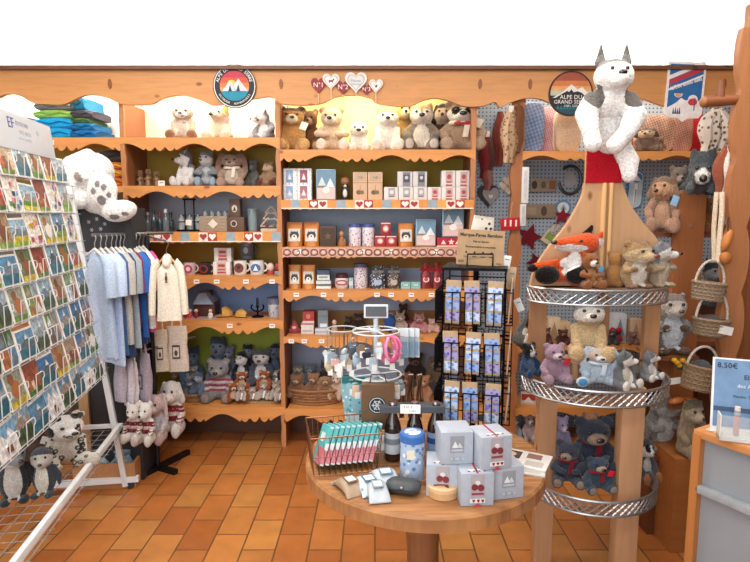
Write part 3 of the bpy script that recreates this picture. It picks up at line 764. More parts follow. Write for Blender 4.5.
# ---------- centre unit, third shelf
z = ZC[2]
dogpic = [('r', 0, .47, .72, .52, '#d9cfc4'), ('t', -.18, .56, .2, .2, '#2a2626'), ('t', .18, .56, .2, .2, '#2a2626'), ('o', 0, .46, .56, .32, '#3c3936'), ('o', 0, .38, .34, .24, '#e9e4de'), ('o', 0, .42, .1, .07, '#141212')]
orange = C('#b8722e', .3, .2)
for i, (pa, pb, pt_, zz, lab) in enumerate(((286, 302.5, 222, ZC[2], 'left one of the pair above the heart band'), (303, 319.5, 222, ZC[2], 'right one of the pair above the heart band'), (398, 414, 223, ZC[2], 'between the red boxes and the blue tin'), (288, 301, 265, ZC[3], 'left one of the pair on the fourth shelf'), (301.3, 315.5, 265, ZC[3], 'right one of the pair on the fourth shelf'))):
    pouch('snack_pouch', 'orange pouch with dog face picture, ' + lab, 'pouch', pa, pb, pt_, zz, Y, orange, dogpic, 'orange dog face pouches', seal='#a4642a')
box_good('wooden_box', 'dark brown wooden box with engraved star beside the orange pouches', 'box', 320, 336, 226, z, Y, .08, wood('#4e3628', .6, 'z'), [('r', 0, .5, .8, .8, '#43301f'), ('s', 0, .5, .5, .5, '#6d5138')])
x, w, h = fit(336.5, 346, 231, z, Y); t = thing('wooden_figurine', 'small carved wooden figurine right of the dark brown box', 'figurine', (x, Y+.03, z)); m = wood('#9a6434', .6, 'z')
MB().lathe([(w*.45, 0), (w*.42, h*.25), (w*.24, h*.55), (w*.12, h*.66)], 12, m).build('torso', t); MB().ell((0, 0, h*.8), (w*.26, w*.26, h*.2), wood('#c08a54', .6, 'z')).build('head', t)
MB().box((w*.35, -.01, h*.25), (w*.2, w*.2, h*.5), m, bev=.003).build('staff', t)
flo = pattern('floral', '#e3dfe4', '#5c6aa6', 75, .32, '#9a6a94')
can_good('tea_tin', 'white and blue floral tin, left one of the pair above the heart band', 'tin', 348.5, 361, 224, z, Y, flo, '#4c5c98', 'floral tins')
can_good('tea_tin', 'white and blue floral tin, right one of the pair above the heart band', 'tin', 362, 374.5, 224, z, Y, flo, '#4c5c98', 'floral tins')
can_good('tea_tin', 'white and blue floral tin beside the pink jar on the fourth shelf', 'tin', 353.5, 367.5, 264, ZC[3], Y, flo, '#5b5a78', 'floral tins')
rb = [('o', 0, .5, .6, .55, '#d98a80'), ('o', 0, .5, .4, .35, '#f0dcd2'), ('r', 0, .9, .9, .1, '#e6c8c0')]
t, w, h = box_good('red_box', 'red box with pale heart, lower left of the three stacked', 'box', 374.8, 385.5, 235.5, z, Y, .07, '#a02c36', rb)
box_good('red_box', 'red box with pale heart, lower right of the three stacked', 'box', 386, 396.8, 235.5, z, Y, .07, '#a02c36', rb)
box_good('red_box', 'red box with pale heart on top of the other two', 'box', 380.5, 391, 222, z+h+.001, Y, .07, '#8e2832', rb)
tin('blue winter landscape tin between the orange pouch and the red chocolate box', 415.5, 436, 219, z, Y)
t, w, h = box_good('chocolate_box', 'flat red and white chocolate box under the clear tin', 'box', 437, 463, 237.5, z, Y, .1, '#a32430', [('r', 0, .5, .95, .9, '#ac2733'), ('t', -.25, .5, .2, .5, '#ead9d4'), ('s', .05, .5, .25, .6, '#ead9d4'), ('t', .3, .5, .2, .5, '#ead9d4'), ('r', 0, .05, 1, .1, '#efe6e0')])
tin('pale blue winter landscape tin standing on the flat red chocolate box', 442, 464, 206.5, z+h+.001, Y+.01)
# ---------- centre unit, fourth shelf
z = ZC[3]
t, w, h = box_good('soap_box', 'white and green box, lower of the stacked pair beside orange pouches', 'box', 316, 330.5, 281, z, Y, .08, '#d6dcd8', [('r', 0, .5, 1, .25, '#5b6a72'), ('r', 0, .12, 1, .2, '#efeee8')])
box_good('soap_box', 'dark blue and white box, upper of the stacked pair beside orange pouches', 'box', 317, 329.5, 270, z+h+.001, Y, .07, '#46566a', [('r', 0, .3, 1, .5, '#cfd8d6'), ('r', 0, .35, .7, .12, '#7d8a90')])
x, w, h = fit(334.5, 348.5, 274, z, Y); t = thing('glass_jar', 'round pink and white jar with dark lid on the fourth shelf', 'jar', (x, Y+.045, z))
MB().lathe([(w*.42, 0), (w*.5, h*.15), (w*.5, h*.6), (w*.42, h*.72)], 20, C('#dccfcb', .3)).build('jar_body', t)
MB().lathe([(w*.44, h*.7), (w*.44, h*.93), (w*.36, h)], 18, C('#4c2c30', .4)).build('lid', t)
MB().prism(circ(w*.42, h*.19, 0, h*.42), -w*.51, -w*.49, C('#a05560')).prism(circ(w*.3, h*.09, 0, h*.42), -w*.52, -w*.505, C('#e6cfca')).build('label', t)
box_good('mini_box', 'tiny pale blue box between the pink jar and floral tin', 'box', 348.8, 353.2, 278, z, Y, .04, '#9fb4bf', [('r', 0, .5, .8, .4, '#d5dde0')])
for i, (pa, pb, pt_) in enumerate(((369.5, 386, 266), (387, 401, 266))):
    pouch('sweet_bag', 'cellophane bag of sweets with dog drawing, %s one of the pair' % ['left', 'right'][i], 'bag', pa, pb, pt_, z, Y, pattern('sweets%d' % i, ['#2e3038', '#3e3a34'][i], ['#b9c2cc', '#b09a86'][i], 70, .3), [('o', 0, .3, .5, .3, ['#9fb0c8', '#b7a898'][i]), ('o', 0, .48, .3, .2, '#26262c')], None, tie='#8d8f8c')
for i, (pa, pb) in enumerate(((401, 410.5), (411.3, 420.5))):
    box_good('soap_box', 'little turquoise box, %s one of the pair' % ['left', 'right'][i], 'box', pa, pb, 282.5, z, Y, .06, '#9fc9c4', [('r', 0, .6, .8, .5, '#6fb4b0'), ('r', 0, .6, .5, .2, '#d2e8e4')], 'turquoise boxes')
for i, (pa, pb) in enumerate(((420.8, 431.5), (432.5, 442))):
    pouch('sweet_bag', 'red gift bag with ribbon and round label, %s one of the pair' % ['left', 'right'][i], 'bag', pa, pb, 263, z, Y, C('#8a3038', .3, .3), [('o', 0, .36, .6, .22, '#e8d4cc'), ('o', 0, .36, .4, .14, '#b4585c')], None, tie='#b02834', dd=.05)
# ---------- centre unit, fifth shelf
z = ZC[4]
x, w, h = fit(287.5, 299.5, 321, z, Y); t = thing('santa_figurine', 'red pointed gnome figurine at the left end of the fifth shelf', 'figurine', (x, Y+.05, z))
MB().lathe([(w*.46, 0), (w*.5, h*.2), (w*.3, h*.5)], 16, cloth('#9a4044')).build('torso', t); MB().lathe([(w*.36, h*.45), (w*.2, h*.7), (.003, h)], 14, cloth('#ac4a4e')).build('hat', t)
MB().ell((0, -w*.3, h*.42), (w*.2, w*.16, h*.14), cloth('#d8b9b0')).build('beard', t)
t, w, h = box_good('red_carton', 'pale carton with red top, lower of the red stack on the fifth shelf', 'box', 301, 313.5, 323.5, z, Y, .08, '#d8d0cc', [('r', 0, .3, .8, .12, '#a8a2a0'), ('r', 0, .95, 1, .1, '#b03c3a')])
box_good('red_carton', 'red carton with white edge, upper of the red stack on the fifth shelf', 'box', 302.5, 314, 311.5, z+h+.001, Y, .08, '#a83a38', [('r', 0, .1, 1, .2, '#d9c9c4'), ('o', 0, .6, .4, .4, '#c97a70')])
t, w, h = box_good('grey_carton', 'flat silver grey carton, front one on the fifth shelf', 'box', 315, 329, 329, z, Y-.02, .04, '#c9ccd0', [('r', 0, .5, .9, .3, '#a6acb4')])
box_good('grey_carton', 'tall blue grey carton standing behind the flat silver one', 'box', 318, 328, 310.5, z, Y+.025, .05, '#8d98a4', [('r', 0, .55, .9, .5, '#76838f'), ('r', .05, .35, .7, .16, '#d7dadd')])
x, w, h = fit(330, 338, 320, z, Y); t = thing('pale_figurine', 'pale standing figurine behind the white keyring stand', 'figurine', (x, Y+.03, z))
MB().lathe([(w*.4, 0), (w*.46, h*.3), (w*.2, h*.6)], 12, C('#b09a88')).build('torso', t); MB().ell((0, 0, h*.78), (w*.3, w*.3, h*.2), C('#c9b09c')).build('head', t)
x, w, h = fit(384, 396, 314, z, Y); t = thing('blue_pouch', 'dark blue round purse behind the keyring stand', 'purse', (x, Y+.05, z)); MB().ell((0, 0, h*.5), (w*.5, .04, h*.5), cloth('#2c4c88')).build('purse_body', t); MB().box((0, 0, h*.93), (w*.5, .02, h*.12), metal('#a0a0a0')).build('clasp', t)
# ---------- far left: folded garments on top shelf
z = ZF[0]; Yg = 3.62
def folded(label, pa, pb, z, h, col, Y=Yg, d=.26, rz=0, name='folded_shirt', rollc=None):
    x, w, _ = fit(pa, pb, 120, z, Y)
    t = thing(name, label, 'clothes', (x, Y+d/2, z), rz, 'folded clothes on the far left shelves')
    rs = random.Random(pa*7+h*1000); rings = []
    N = 22
    for k in range(9):
        u = k/8; sq = 1-(abs(u-.5)*2)**8*.12
        r = []
        for i in range(N):
            a = 2*PI*i/N; cx_, cz_ = math.cos(a), math.sin(a)
            yy = d/2*math.copysign(abs(cx_)**.35, cx_); zz = h/2+h/2*math.copysign(abs(cz_)**.55, cz_)*sq
            r.append((w*(u-.5)+.004*math.sin(9*a), yy+.005*math.sin(5*u+i), max(0, zz+.1*h*math.sin(6*u+2*a)*(1 if cz_ > .2 else 0))))
        rings.append(r)
    MB().loft(rings, cloth(col)).build('folded_body', t)
    MB().tube([(w*(k/10-.5)*.94, -d/2-.002, h*(.5+.12*math.sin(k*1.1))) for k in range(11)], .0045, 5, cloth(rollc or col)).build('fold_edge', t)
    return t
ht = zat(153, Yg)
zz = z
spec = [(33, 70, 143.2, 131.5, '#1fa4e0', 'bright blue folded shirt at the bottom of the stack', '#1478b4'), (32, 72, 131.5, 121, '#22acea', 'bright blue folded shirt, second from bottom of the stack', '#1676b0'),
        (33, 71, 121, 112.5, '#9fd872', 'lime green folded shirt in the stack', '#6fae48'), (34, 73, 112.5, 103.5, '#7d8a96', 'grey folded shirt on top of the left stack', '#59646e')]
for i, (pa, pb, p0, p1, c, lab, c2) in enumerate(spec):
    h = zat(p1, Yg)-zat(p0, Yg); h = h*.93; folded(lab, pa, pb, zz, h, c, rollc=c2); zz += h+.0005
zz = z
spec = [(71, 96, 138, 129, '#1d74b8', 'dark blue folded shirt at the bottom of the right stack', '#14507e'), (70.5, 93, 129, 122, '#2486c4', 'mid blue folded shirt in the right stack', '#165a8a'), (70.5, 88, 122, 117, '#5c8a44', 'dark green folded shirt in the right stack', '#40642e'), (70, 92, 117, 109, '#57545e', 'charcoal folded shirt near the top of right stack', '#3c3a44'), (70, 84, 109, 96, '#2a86b0', 'teal bundled shirt on top of right stack', '#1d6484')]
for i, (pa, pb, p0, p1, c, lab, c2) in enumerate(spec):
    h = (zat(p1, Yg)-zat(p0, Yg))*.98; folded(lab, pa, pb, zz, h, c, rollc=c2); zz += h+.0005
folded('black folded jumper left of the bright blue stack', -30, 31.5, z, zat(117, Yg)-z, '#2c2b2e', d=.28, rollc='#1c1b1d')
z = ZF[1]
folded('orange folded shirt, bottom of the pile behind the white rabbit', 98, 124, z, .055, '#c9702c', rollc='#9a4f1c')
folded('orange folded shirt with yellow trim behind the white rabbit', 98, 123, z+.056, .05, '#d27a30', rollc='#d8b21c')
folded('orange folded shirt, third in the pile behind the white rabbit', 100, 122, z+.107, .045, '#c46a2a', rollc='#e0c020')
folded('dark brown folded fleece on top of the orange pile', 95, 123, z+.153, .075, '#3a3432', rollc='#2a2524')
# ================= PLUSH PLACEMENTS =================
G1 = 'plush animals on the top shelves'
Y = 3.74
z = ZL[0]
cream, tan, taupe, grey, dgrey, white = '#ece2d2', '#c79a62', '#9c8470', '#8b9097', '#55585e', '#f1efec'
plush('plush_lynx', 'pale grey plush lynx with brown feet, leftmost on the left unit top shelf', 'plush toy', 169, 200, 104, z, Y, 'lynx', dict(main='#b5a698', belly='#cfc4b8', muz='#f2efea', ear='point', earlen=.6, pad='#8d6b52', foot='#9c7a60', hand='#a58468', arm=2, spots=(50, '#a89484', .035), snout=.05), .05, G1)
plush('plush_dog', 'cream plush dog with one orange ear beside the pale lynx', 'plush toy', 201, 235, 105, z, Y, 'creamdog', dict(main='#ddd0ba', ear='point', earlen=.7, patch=[((.2, .02, .12), (.12, .14, .16), '#c98a48'), ((-.17, .0, .27), (.06, .08, .09), '#3a302a')], arm=2, snout=.1, hy=-.3, card_='#e8a0a0', nscale=1.2), -.15, G1)
plush('plush_racoon', 'grey plush racoon sitting sideways at the right of the left unit top shelf', 'plush toy', 244, 277, 110, z, Y, 'racoon', dict(main='#8d9098', belly='#dedee0', face='#d9dadd', cap='#8a8d96', ear='round', inner='#d9c8c0', pad='#a9b6c6', hy=-.7, lean=-.05, spots=(24, '#62656e', .04)), -.6, G1)
z = ZC[0]
G2 = 'plush animals on the top shelves'
plush('plush_lion', 'tan plush lion with dark brown fringe, leftmost on the central top shelf', 'plush toy', 277, 312, 106, z, Y, 'lion', dict(main='#bd8a52', muz='#e4d3b6', ear='round', earc='#6a4228', inner='#a87a50', pad='#d2a870', hand='#d0a468', foot='#d0a468', arm=2, patch=[((0, .05, .17), (.22, .24, .11), '#4a3222'), ((.0, .16, .0), (.25, .16, .25), '#6a4428')], card_='#efe8da', muzr=(.1, .08, .09), fat=.95), .15, G2)
plush('plush_bear', 'brown plush bear half hidden behind the tan lion', 'plush toy', 298, 322, 109, z, Y+.08, 'brownbear', dict(main='#7d5636', muz='#b58a5c', pad='#c49a6a', inner='#c49a6a'), -.1, G2)
plush('plush_bear', 'pinkish beige plush bear with round paw pads right of the tan lion', 'plush toy', 315, 350, 107, z, Y, 'beigebear', dict(main='#dcc0a2', muz='#efe0cc', ear='round', earc='#b8926e', pad='#ecdcd2', arm=1, hy=-.15, nscale=1.2, foot='#e4cdb4'), .1, G2)
plush('plush_seal', 'small white fluffy plush puppy under the yellow lit wall', 'plush toy', 347, 371, 122, z, Y, 'seal', dict(main='#efe9dc', ear='none', arm=2, hs=1.25, fat=1.15, nscale=1.35, snout=.06), 0, G2, fuzz=.008)
plush('plush_dog', 'white plush dog with tan back right of the small fluffy puppy', 'plush toy', 371, 404, 108, z, Y, 'whitedog', dict(main='#e9e2d8', face='#f0ece6', cap='#c79a68', ear='point', earlen=.5, earc='#b98a58', arm=2, nscale=1.1, muzr=(.1, .09, .08), patch=[((0, .2, .1), (.25, .15, .25), '#c08c54')]), 0, G2)
plush('plush_dog', 'golden tan plush dog half hidden between the white dog and grey husky', 'plush toy', 396, 414, 100, z, Y+.08, 'goldendog', dict(main='#d9ad66', muz='#efdcb4', ear='flop', pad='#e8cfa0'), 0, G2)
plush('plush_husky', 'brown grey plush husky with pale belly and round soles', 'plush toy', 402, 440, 103, z, Y, 'browngreyhusky', dict(main='#87786a', belly='#ddd3c6', face='#e6dccf', cap='#a48a68', ear='point', earlen=.55, pad='#c9bfb4', foot='#6f665e', nscale=1.3, blaze='#a08660', hand='#6b625a'), -.05, G2)
plush('plush_dog', 'dark brown plush dog peeping out behind the taupe panda', 'plush toy', 432, 452, 104, z, Y+.09, 'darkdog', dict(main='#5c4234', face='#cdb09a', cap='#3f2c24', ear='flop', earc='#2c201c'), -.2, G2)
plush('plush_panda', 'taupe plush panda with dark eye patches and long white scarf', 'plush toy', 437, 486, 101, z, Y, 'panda', dict(main='#a0866e', face='#e6dfd6', cap='#8f7560', ear='round', earc='#3c302a', eyepatch='#2a2220', scarf='#d9cdbf', bow='#a83a38', nscale=1.3, pad='#b59c86', eye='#0c0a0a', card_='#e0d2bc'), -.1, G2)
# second row left
z = ZL[1]; G3 = 'plush animals on the second shelf of the left unit'
plush('plush_husky', 'grey and white plush husky turned left, first on the second shelf', 'plush toy', 171, 197, 146, z, Y, 'husky1', dict(main='#7f858d', belly='#f0efee', face='#f2f1f0', cap='#6f757d', ear='point', inner='#e6c8c8', arm=2, hand=white, foot=white, limb='#efeeec', hy=-.8, snout=.1), -.35, G3)
plush('plush_wolf', 'small grey plush wolf with pale blue soles', 'plush toy', 196, 219, 150, z, Y, 'wolf2', dict(main='#8f959a', belly='#c3c8cc', face='#d3d6d8', cap='#7c8288', ear='point', earlen=.6, pad='#9fb9cc', foot='#86a4ba', hy=-.35, arm=1), .1, G3)
plush('plush_rabbit', 'taupe plush rabbit with drooping ears and pale scarf', 'plush toy', 216, 249, 153, z, Y, 'rabbit1', dict(main='#a78e7a', muz='#cbb6a4', ear='bunny', earc='#94796a', belly='#cfc0b0', pad='#b3988a', scarf='#e4dace', foot='#b39a86'), 0, G3)
plush('plush_mouse', 'dark grey plush mouse seen between the rabbit and hedgehog', 'plush toy', 245, 260, 159, z, Y+.05, 'mouse1', dict(main='#6d6c68', muz='#8d8a84', ear='round'), -.3, G3)
plush('plush_hedgehog', 'small tan and brown plush hedgehog by the right divider', 'plush toy', 257, 278, 161, z, Y, 'hedge1', dict(main='#a98a6c', face='#cdb397', cap='#8a6648', ear='round', foot='#6a3a2a', hand='#8a5a40', hy=-.4), -.3, G3)
for i, (pa, pb, pt_) in enumerate(((138, 146, 170), (146.5, 153.5, 169), (154.5, 161, 171))):
    plush('squirrel_figurine', 'small brown squirrel figurine, %s of three at the left end of the second shelf' % ['leftmost', 'middle one', 'rightmost'][i], 'figurine', pa, pb, pt_, z, Y-.03, 'sqfig', dict(main='#8a6244', belly='#c3a078', pose='stand', ear='point', earlen=.5, tail='#7a5036'), -.3+.3*i, 'squirrel figurines', vox=.035)
b = MB().box((0, 0, .0), (.042, .004, .034), C('#efe9e4')).box((0, -.002, .004), (.026, .001, .007), C('#8c8780')); x, w, h = fit(159, 166, 180, z, 3.64)
o = b.build('price_stand'); o.location = (x, 3.62, z+.018); tag(o, 'white price card standing before the squirrel figurines', 'price card')
# bottom shelves
z = ZL[5]; G5 = 'plush animals crowded on the bottom shelf of the left unit'
def wb(label, pa, pb, pt_, z, Y, ry, name='wicker_basket', col='#b58a5c', group=None):
    x, w, h = fit(pa, pb, pt_, z, Y-ry)
    t = thing(name, label, 'basket', (x, Y, z), 0, group); wicker_basket(t, w/2/1.12, ry/1.12, h, col, 5); return t, h
plush('plush_wolf', 'blue grey plush wolf, topmost at the back of the bottom shelf', 'plush toy', 207, 231, 336, z+.1, 3.83, 'bluewolf', dict(main='#53657f', face='#8292a8', cap='#475870', ear='point', earlen=.5, belly='#8a9ab0'), .1, G5)
plush('plush_cat', 'blue plush cat with dark ears at the back left of the bottom shelf', 'plush toy', 181, 206, 345, z+.04, 3.83, 'bluecat', dict(main='#4a6686', face='#6e8aa8', cap='#3f5876', ear='point', earlen=.55, earc='#2c3644'), .2, G5)
plush('plush_penguin', 'black and white plush penguin left of the white faced husky', 'plush toy', 231, 252, 351, z+.1, 3.80, 'penguin1', dict(main='#22242c', face='#e9e9ec', cap='#22242c', belly='#e2e3e8', ear='none', hy=-.3), -.2, G5)
plush('plush_husky', 'white faced plush husky with grey hood at the back of the bottom shelf', 'plush toy', 248, 275, 348, z+.1, 3.80, 'husky3', dict(main='#4e5562', face='#eeebe6', cap='#5e636c', ear='round', earc='#4c5058', belly='#e6e4e2', nscale=1.3), 0, G5)
plush('plush_penguin', 'dark blue plush penguin in the right back corner of the bottom shelf', 'plush toy', 267, 284, 343, z+.12, 3.86, 'penguin2', dict(main='#2c3446', face='#66748c', cap='#222838', ear='none', belly='#5b6a84'), 0, G5)
plush('plush_bear', 'big grey plush bear in a red and white striped jumper', 'plush toy', 203, 236, 357, z, 3.74, 'jumperbear', dict(main='#8e8c8e', muz='#a6a3a2', ear='round', inner='#a09c9c', pad='#a8968e', sweater=['#a83c50', '#d9cdd2', '#8e3a56', '#d4c6cc', '#a83c50'], nscale=1.3, foot='#827f82'), 0, G5, fuzz=.007)
t, h = wb('low wicker basket of grey plush at the left end of the bottom shelf', 176, 205, 396, z, 3.76, .11, group=None)
plush('plush_dog', 'blue grey plush dog lying in the left basket', 'plush toy', 180, 204, 380, z+.03, 3.73, 'bgdog', dict(main='#7d8694', face='#c2c4ca', cap='#5a6476', ear='flop', earc='#4e586c', muz='#d6d4d4'), .1, G5)
plush('plush_bear', 'beige plush bear above the left basket', 'plush toy', 170, 188, 364, z+.12, 3.84, 'beigeb2', dict(main='#9a8472', muz='#b5a08c'), 0, G5)
plush('plush_mouse', 'pale grey plush mouse beside the beige bear over the left basket', 'plush toy', 184, 203, 365, z+.12, 3.80, 'mouse2', dict(main='#96918e', muz='#b9b2ac', face='#a8a29e', ear='round', inner='#c0a8a4'), 0, G5)
t, h = wb('low wicker basket of little dolls on the bottom shelf beside the divider', 234, 283, 405, z, 3.73, .09)
fox_s = dict(main='#a0522a', muz='#e8d8c8', belly='#e0c0a0', ear='round', earc='#8a4420', inner='#d9b08a')
for i, (pa, pb, pt_, dz, Yq) in enumerate(((234, 252, 371, .085, 3.715), (255, 273, 370, .085, 3.715), (227, 243, 382, .02, 3.66), (238, 251, 388, .02, 3.66))):
    plush('plush_squirrel', 'rust brown plush squirrel, %s' % ['back left one behind the dolls', 'back right one behind the dolls', 'left one beside the striped jumper bear', 'lower one in front beside the dolls'][i], 'plush toy', pa, pb, pt_, z+dz, Yq, 'rust', fox_s, [.2, -.2, .3, -.1][i], 'rust squirrels on the bottom shelf')
doll = dict(main='#cfc0b6', face='#d9c9bf', cap='#a58a78', ear='round', ribbon_='#f1ece6')
for i, (pa, pb, pt_, dz, Yq) in enumerate(((246, 260, 386, .015, 3.69), (257, 271, 381, .02, 3.70), (269, 283, 381, .02, 3.69), (268, 283, 369, .08, 3.80))):
    plush('plush_mouse', 'pale plush mouse with white ribbon tag, %s' % ['left one in the low basket', 'middle one in the low basket', 'right one in the low basket', 'back one above the low basket'][i], 'plush toy', pa, pb, pt_, z+dz, Yq, 'doll', doll, [.2, -.1, -.2, 0][i], 'pale mice with ribbon tags')
for i, (pa, pb, pt_, dz, Yq, key, st, lab) in enumerate((
    (190, 206, 372, .05, 3.70, 'x1', dict(main='#6a7a92', face='#a9b4c2', cap='#54647c', ear='point', earlen=.5), 'blue grey plush wolf peeping over the left basket rim'),
    (222, 236, 344, .12, 3.86, 'x2', dict(main='#7a8496', muz='#a9b0ba', ear='round'), 'slate blue plush bear behind the striped jumper bear'),
    (240, 256, 344, .14, 3.87, 'x3', dict(main='#2e3440', face='#8a94a4', cap='#2a303c', ear='point', earlen=.5), 'dark plush wolf between the penguin and the white faced husky'),
    (236, 247, 384, .03, 3.64, 'doll', doll, 'pale plush mouse with white ribbon tag at the left end of the low basket'),
    (274, 285, 385, .03, 3.64, 'doll', doll, 'pale plush mouse with white ribbon tag against the divider'))):
    plush('plush_'+lab.split(' plush ')[1].split()[0], lab, 'plush toy', pa, pb, pt_, z+dz, Yq, key, st, .1*i-.2, G5)
z = ZC[5]; G6 = 'plush animals on the bottom shelf of the central unit'
t, h = wb('long low wicker basket of brown plush on the central bottom shelf', 286, 342, 392, z, 3.73, .1, col='#b07a4c')
for i, (pa, pb, pt_, dz, Yq, key, st, lab) in enumerate((
    (287, 306, 374, .05, 3.70, 'cb1', dict(main='#8a6248', muz='#bfa083', ear='round'), 'brown plush bear at the left end of the long basket'),
    (303, 323, 372, .05, 3.70, 'cb2', dict(main='#9a6f50', muz='#c2a283', ear='round', fat=1.1), 'chestnut plush bear in the middle of the long basket'),
    (317, 334, 376, .05, 3.69, 'cb3', dict(main='#a57c5c', muz='#c9ac8c', ear='flop'), 'light brown plush dog right of the middle of the long basket'),
    (328, 344, 372, .04, 3.69, 'cb4', dict(main='#d8c0ac', muz='#eaddd0', ear='round'), 'cream plush bear at the right end of the long basket'),
    (290, 306, 364, .1, 3.83, 'cb5', dict(main='#b4a998', muz='#d9d2c6', face='#d0c7b8', cap='#8c8474', ear='round'), 'pale beige plush lamb behind the long basket'),
    (303, 318, 364, .1, 3.83, 'cb6', dict(main='#7d8794', muz='#bcc2c8', ear='round'), 'grey blue plush elephant behind the long basket'),
    (317, 331, 360, .1, 3.84, 'cb7', dict(main='#585450', muz='#7c746c', ear='point'), 'dark grey plush cat behind the long basket'),
    (394, 414, 371, .0, 3.74, 'cb8', dict(main='#8a5a42', muz='#c08c6c', ear='round'), 'reddish brown plush bear right of the keyring stand'),
    (411, 432, 374, .0, 3.74, 'cb9', dict(main='#b07f60', muz='#d2ac90', ear='round'), 'tan plush bear by the bookmark spinner'),
    (404, 426, 352, .12, 3.83, 'cb10', dict(main='#3a2c26', muz='#6b5244', ear='round'), 'dark brown plush bear at the back right of the bottom shelf'),
    (424, 444, 356, .1, 3.82, 'cb11', dict(main='#7d6a58', muz='#a8937c', ear='flop'), 'grey brown plush dog at the back behind the spinner'))):
    plush('plush_'+lab.split(' plush ')[1].split()[0], lab, 'plush toy', pa, pb, pt_, z+dz, Yq, key, st, random.uniform(-.3, .3), G6)
z = ZC[4]
for i, (pa, pb, pt_, key, st, lab) in enumerate((
    (391, 408, 310, 'pk1', dict(main='#b9a498', muz='#d9ccc4', ear='up', inner='#d9b8b8', earlen=.6), 'beige plush rabbit with upright ears on the fifth shelf'),
    (410, 428, 312, 'pk2', dict(main='#c78a90', muz='#e0b9b9', ear='up', inner='#e0b0b4', earlen=.55, bow='#b03a44'), 'rose pink plush rabbit on the fifth shelf'),
    (425, 441, 318, 'pk3', dict(main='#e0b8a8', muz='#efd6c8', ear='round', inner='#efc8bc'), 'pale pink plush bear right of the rose rabbit'),
    (403, 415, 320, 'pk4', dict(main='#a83a40', muz='#d9b0a8', ear='round'), 'red plush bear between the two rabbits'))):
    plush('plush_rabbit' if 'rabbit' in lab else 'plush_bear', lab, 'plush toy', pa, pb, pt_, z, 3.72+.04*(i == 3), key, st, random.uniform(-.2, .2), 'pink plush on the fifth shelf')
for i, (pa, pb, pt_, c) in enumerate(((342, 354, 316, '#4e3a30'), (352, 366, 313, '#43322a'), (398, 410, 303, '#3e2c26'))):
    plush('plush_hedgehog', 'dark brown plush hedgehog, %s' % ['left one behind the keyring stand', 'right one behind the keyring stand', 'peeping over the beige rabbit'][i], 'plush toy', pa, pb, pt_, z, 3.82, 'dh', dict(main='#4a3830', muz='#8a7060', ear='round'), .3*i-.3, 'dark hedgehogs on the fifth shelf')
# ================= SIGNS ON THE HEADER =================
def badge(name, label, px, py, r_px, Y, ring, draw):
    p = at(px, py, Y); r = r_px/F*depth(Y, p.z)
    t = thing(name, label, 'sign', p)
    MB().prism(circ(r, r, n=48), 0, .012, C(ring, .5)).build('round_board', t)
    draw(t, r); return t
def arc_text(b, s, rad, size, a_mid, step, m, y=-.003, flip=False):
    n = len(s)
    for i, ch in enumerate(s):
        if ch == ' ': continue
        a = a_mid-(i-(n-1)/2)*step*(-1 if flip else 1)
        b.text(ch, size, Matrix.Translation((rad*math.cos(a), y, rad*math.sin(a))) @ FRONT @ Matrix.Rotation(a+(PI/2 if flip else -PI/2), 4, 'Z'), m)
def chord_band(r, z0, z1, n=10):
    P = []
    for k in range(n+1):
        z = z0+(z1-z0)*k/n; P.append((math.sqrt(max(0, r*r-z*z)), z))
    return P+[(-x, z) for x, z in P[::-1]]
def draw1(t, r):
    b = MB(); ri = r*.68
    b.prism([(x, z) for x, z in circ(r*.965, r*.965, n=48)], -.001, .001, C('#e9e6e2')).prism(circ(r*.925, r*.925, n=48), -.0016, .001, C('#23262e'))
    for z0, z1, c in ((.55, .98, '#c23a52'), (.2, .55, '#d8563e'), (-.1, .2, '#e07c46'), (-.34, -.1, '#e6a060'), (-.98, -.34, '#1a8aa6')):
        b.prism(chord_band(ri, ri*z0, ri*z1), -.0026, .001, C(c))
    b.prism(circ(ri*.3, ri*.3, -ri*.2, ri*.1), -.0032, 0, C('#efc45a'))
    for cx, w, h in ((-.3, .52, .68), (.28, .62, .82)):
        b.prism([(ri*(cx-w), -ri*.34), (ri*(cx+w), -ri*.34), (ri*cx, ri*(h-.34))], -.0042, 0, C('#eceae8'))
        b.prism([(ri*(cx+.02), -ri*.34), (ri*(cx+w*.9), -ri*.34), (ri*cx, ri*(h-.36))], -.0046, 0, C('#c9ccd4'))
    for cx, h in ((-.3, .42), (.26, .5)):
        b.prism([(ri*(cx-.13), -ri*.36), (ri*(cx+.13), -ri*.36), (ri*cx, ri*(h-.36))], -.0054, 0, C('#26365a'))
    b.build('printed_scene', t)
    b = MB(); m = C('#f4f2ee'); arc_text(b, 'ALPE DU GRAND SERRE', r*.8, r*.2, PI/2, .142, m, -.0035)
    arc_text(b, 'OUTDOOR  ADVENTURES', r*.8, r*.13, -PI/2, .115, m, -.0035, True); b.build('lettering', t)
YB1 = YH-.014
badge('badge_sign', 'round mountain sunset badge sign on the header board above the cream dog', 234.5, 86, 21.5, YB1, '#1f222a', draw1)
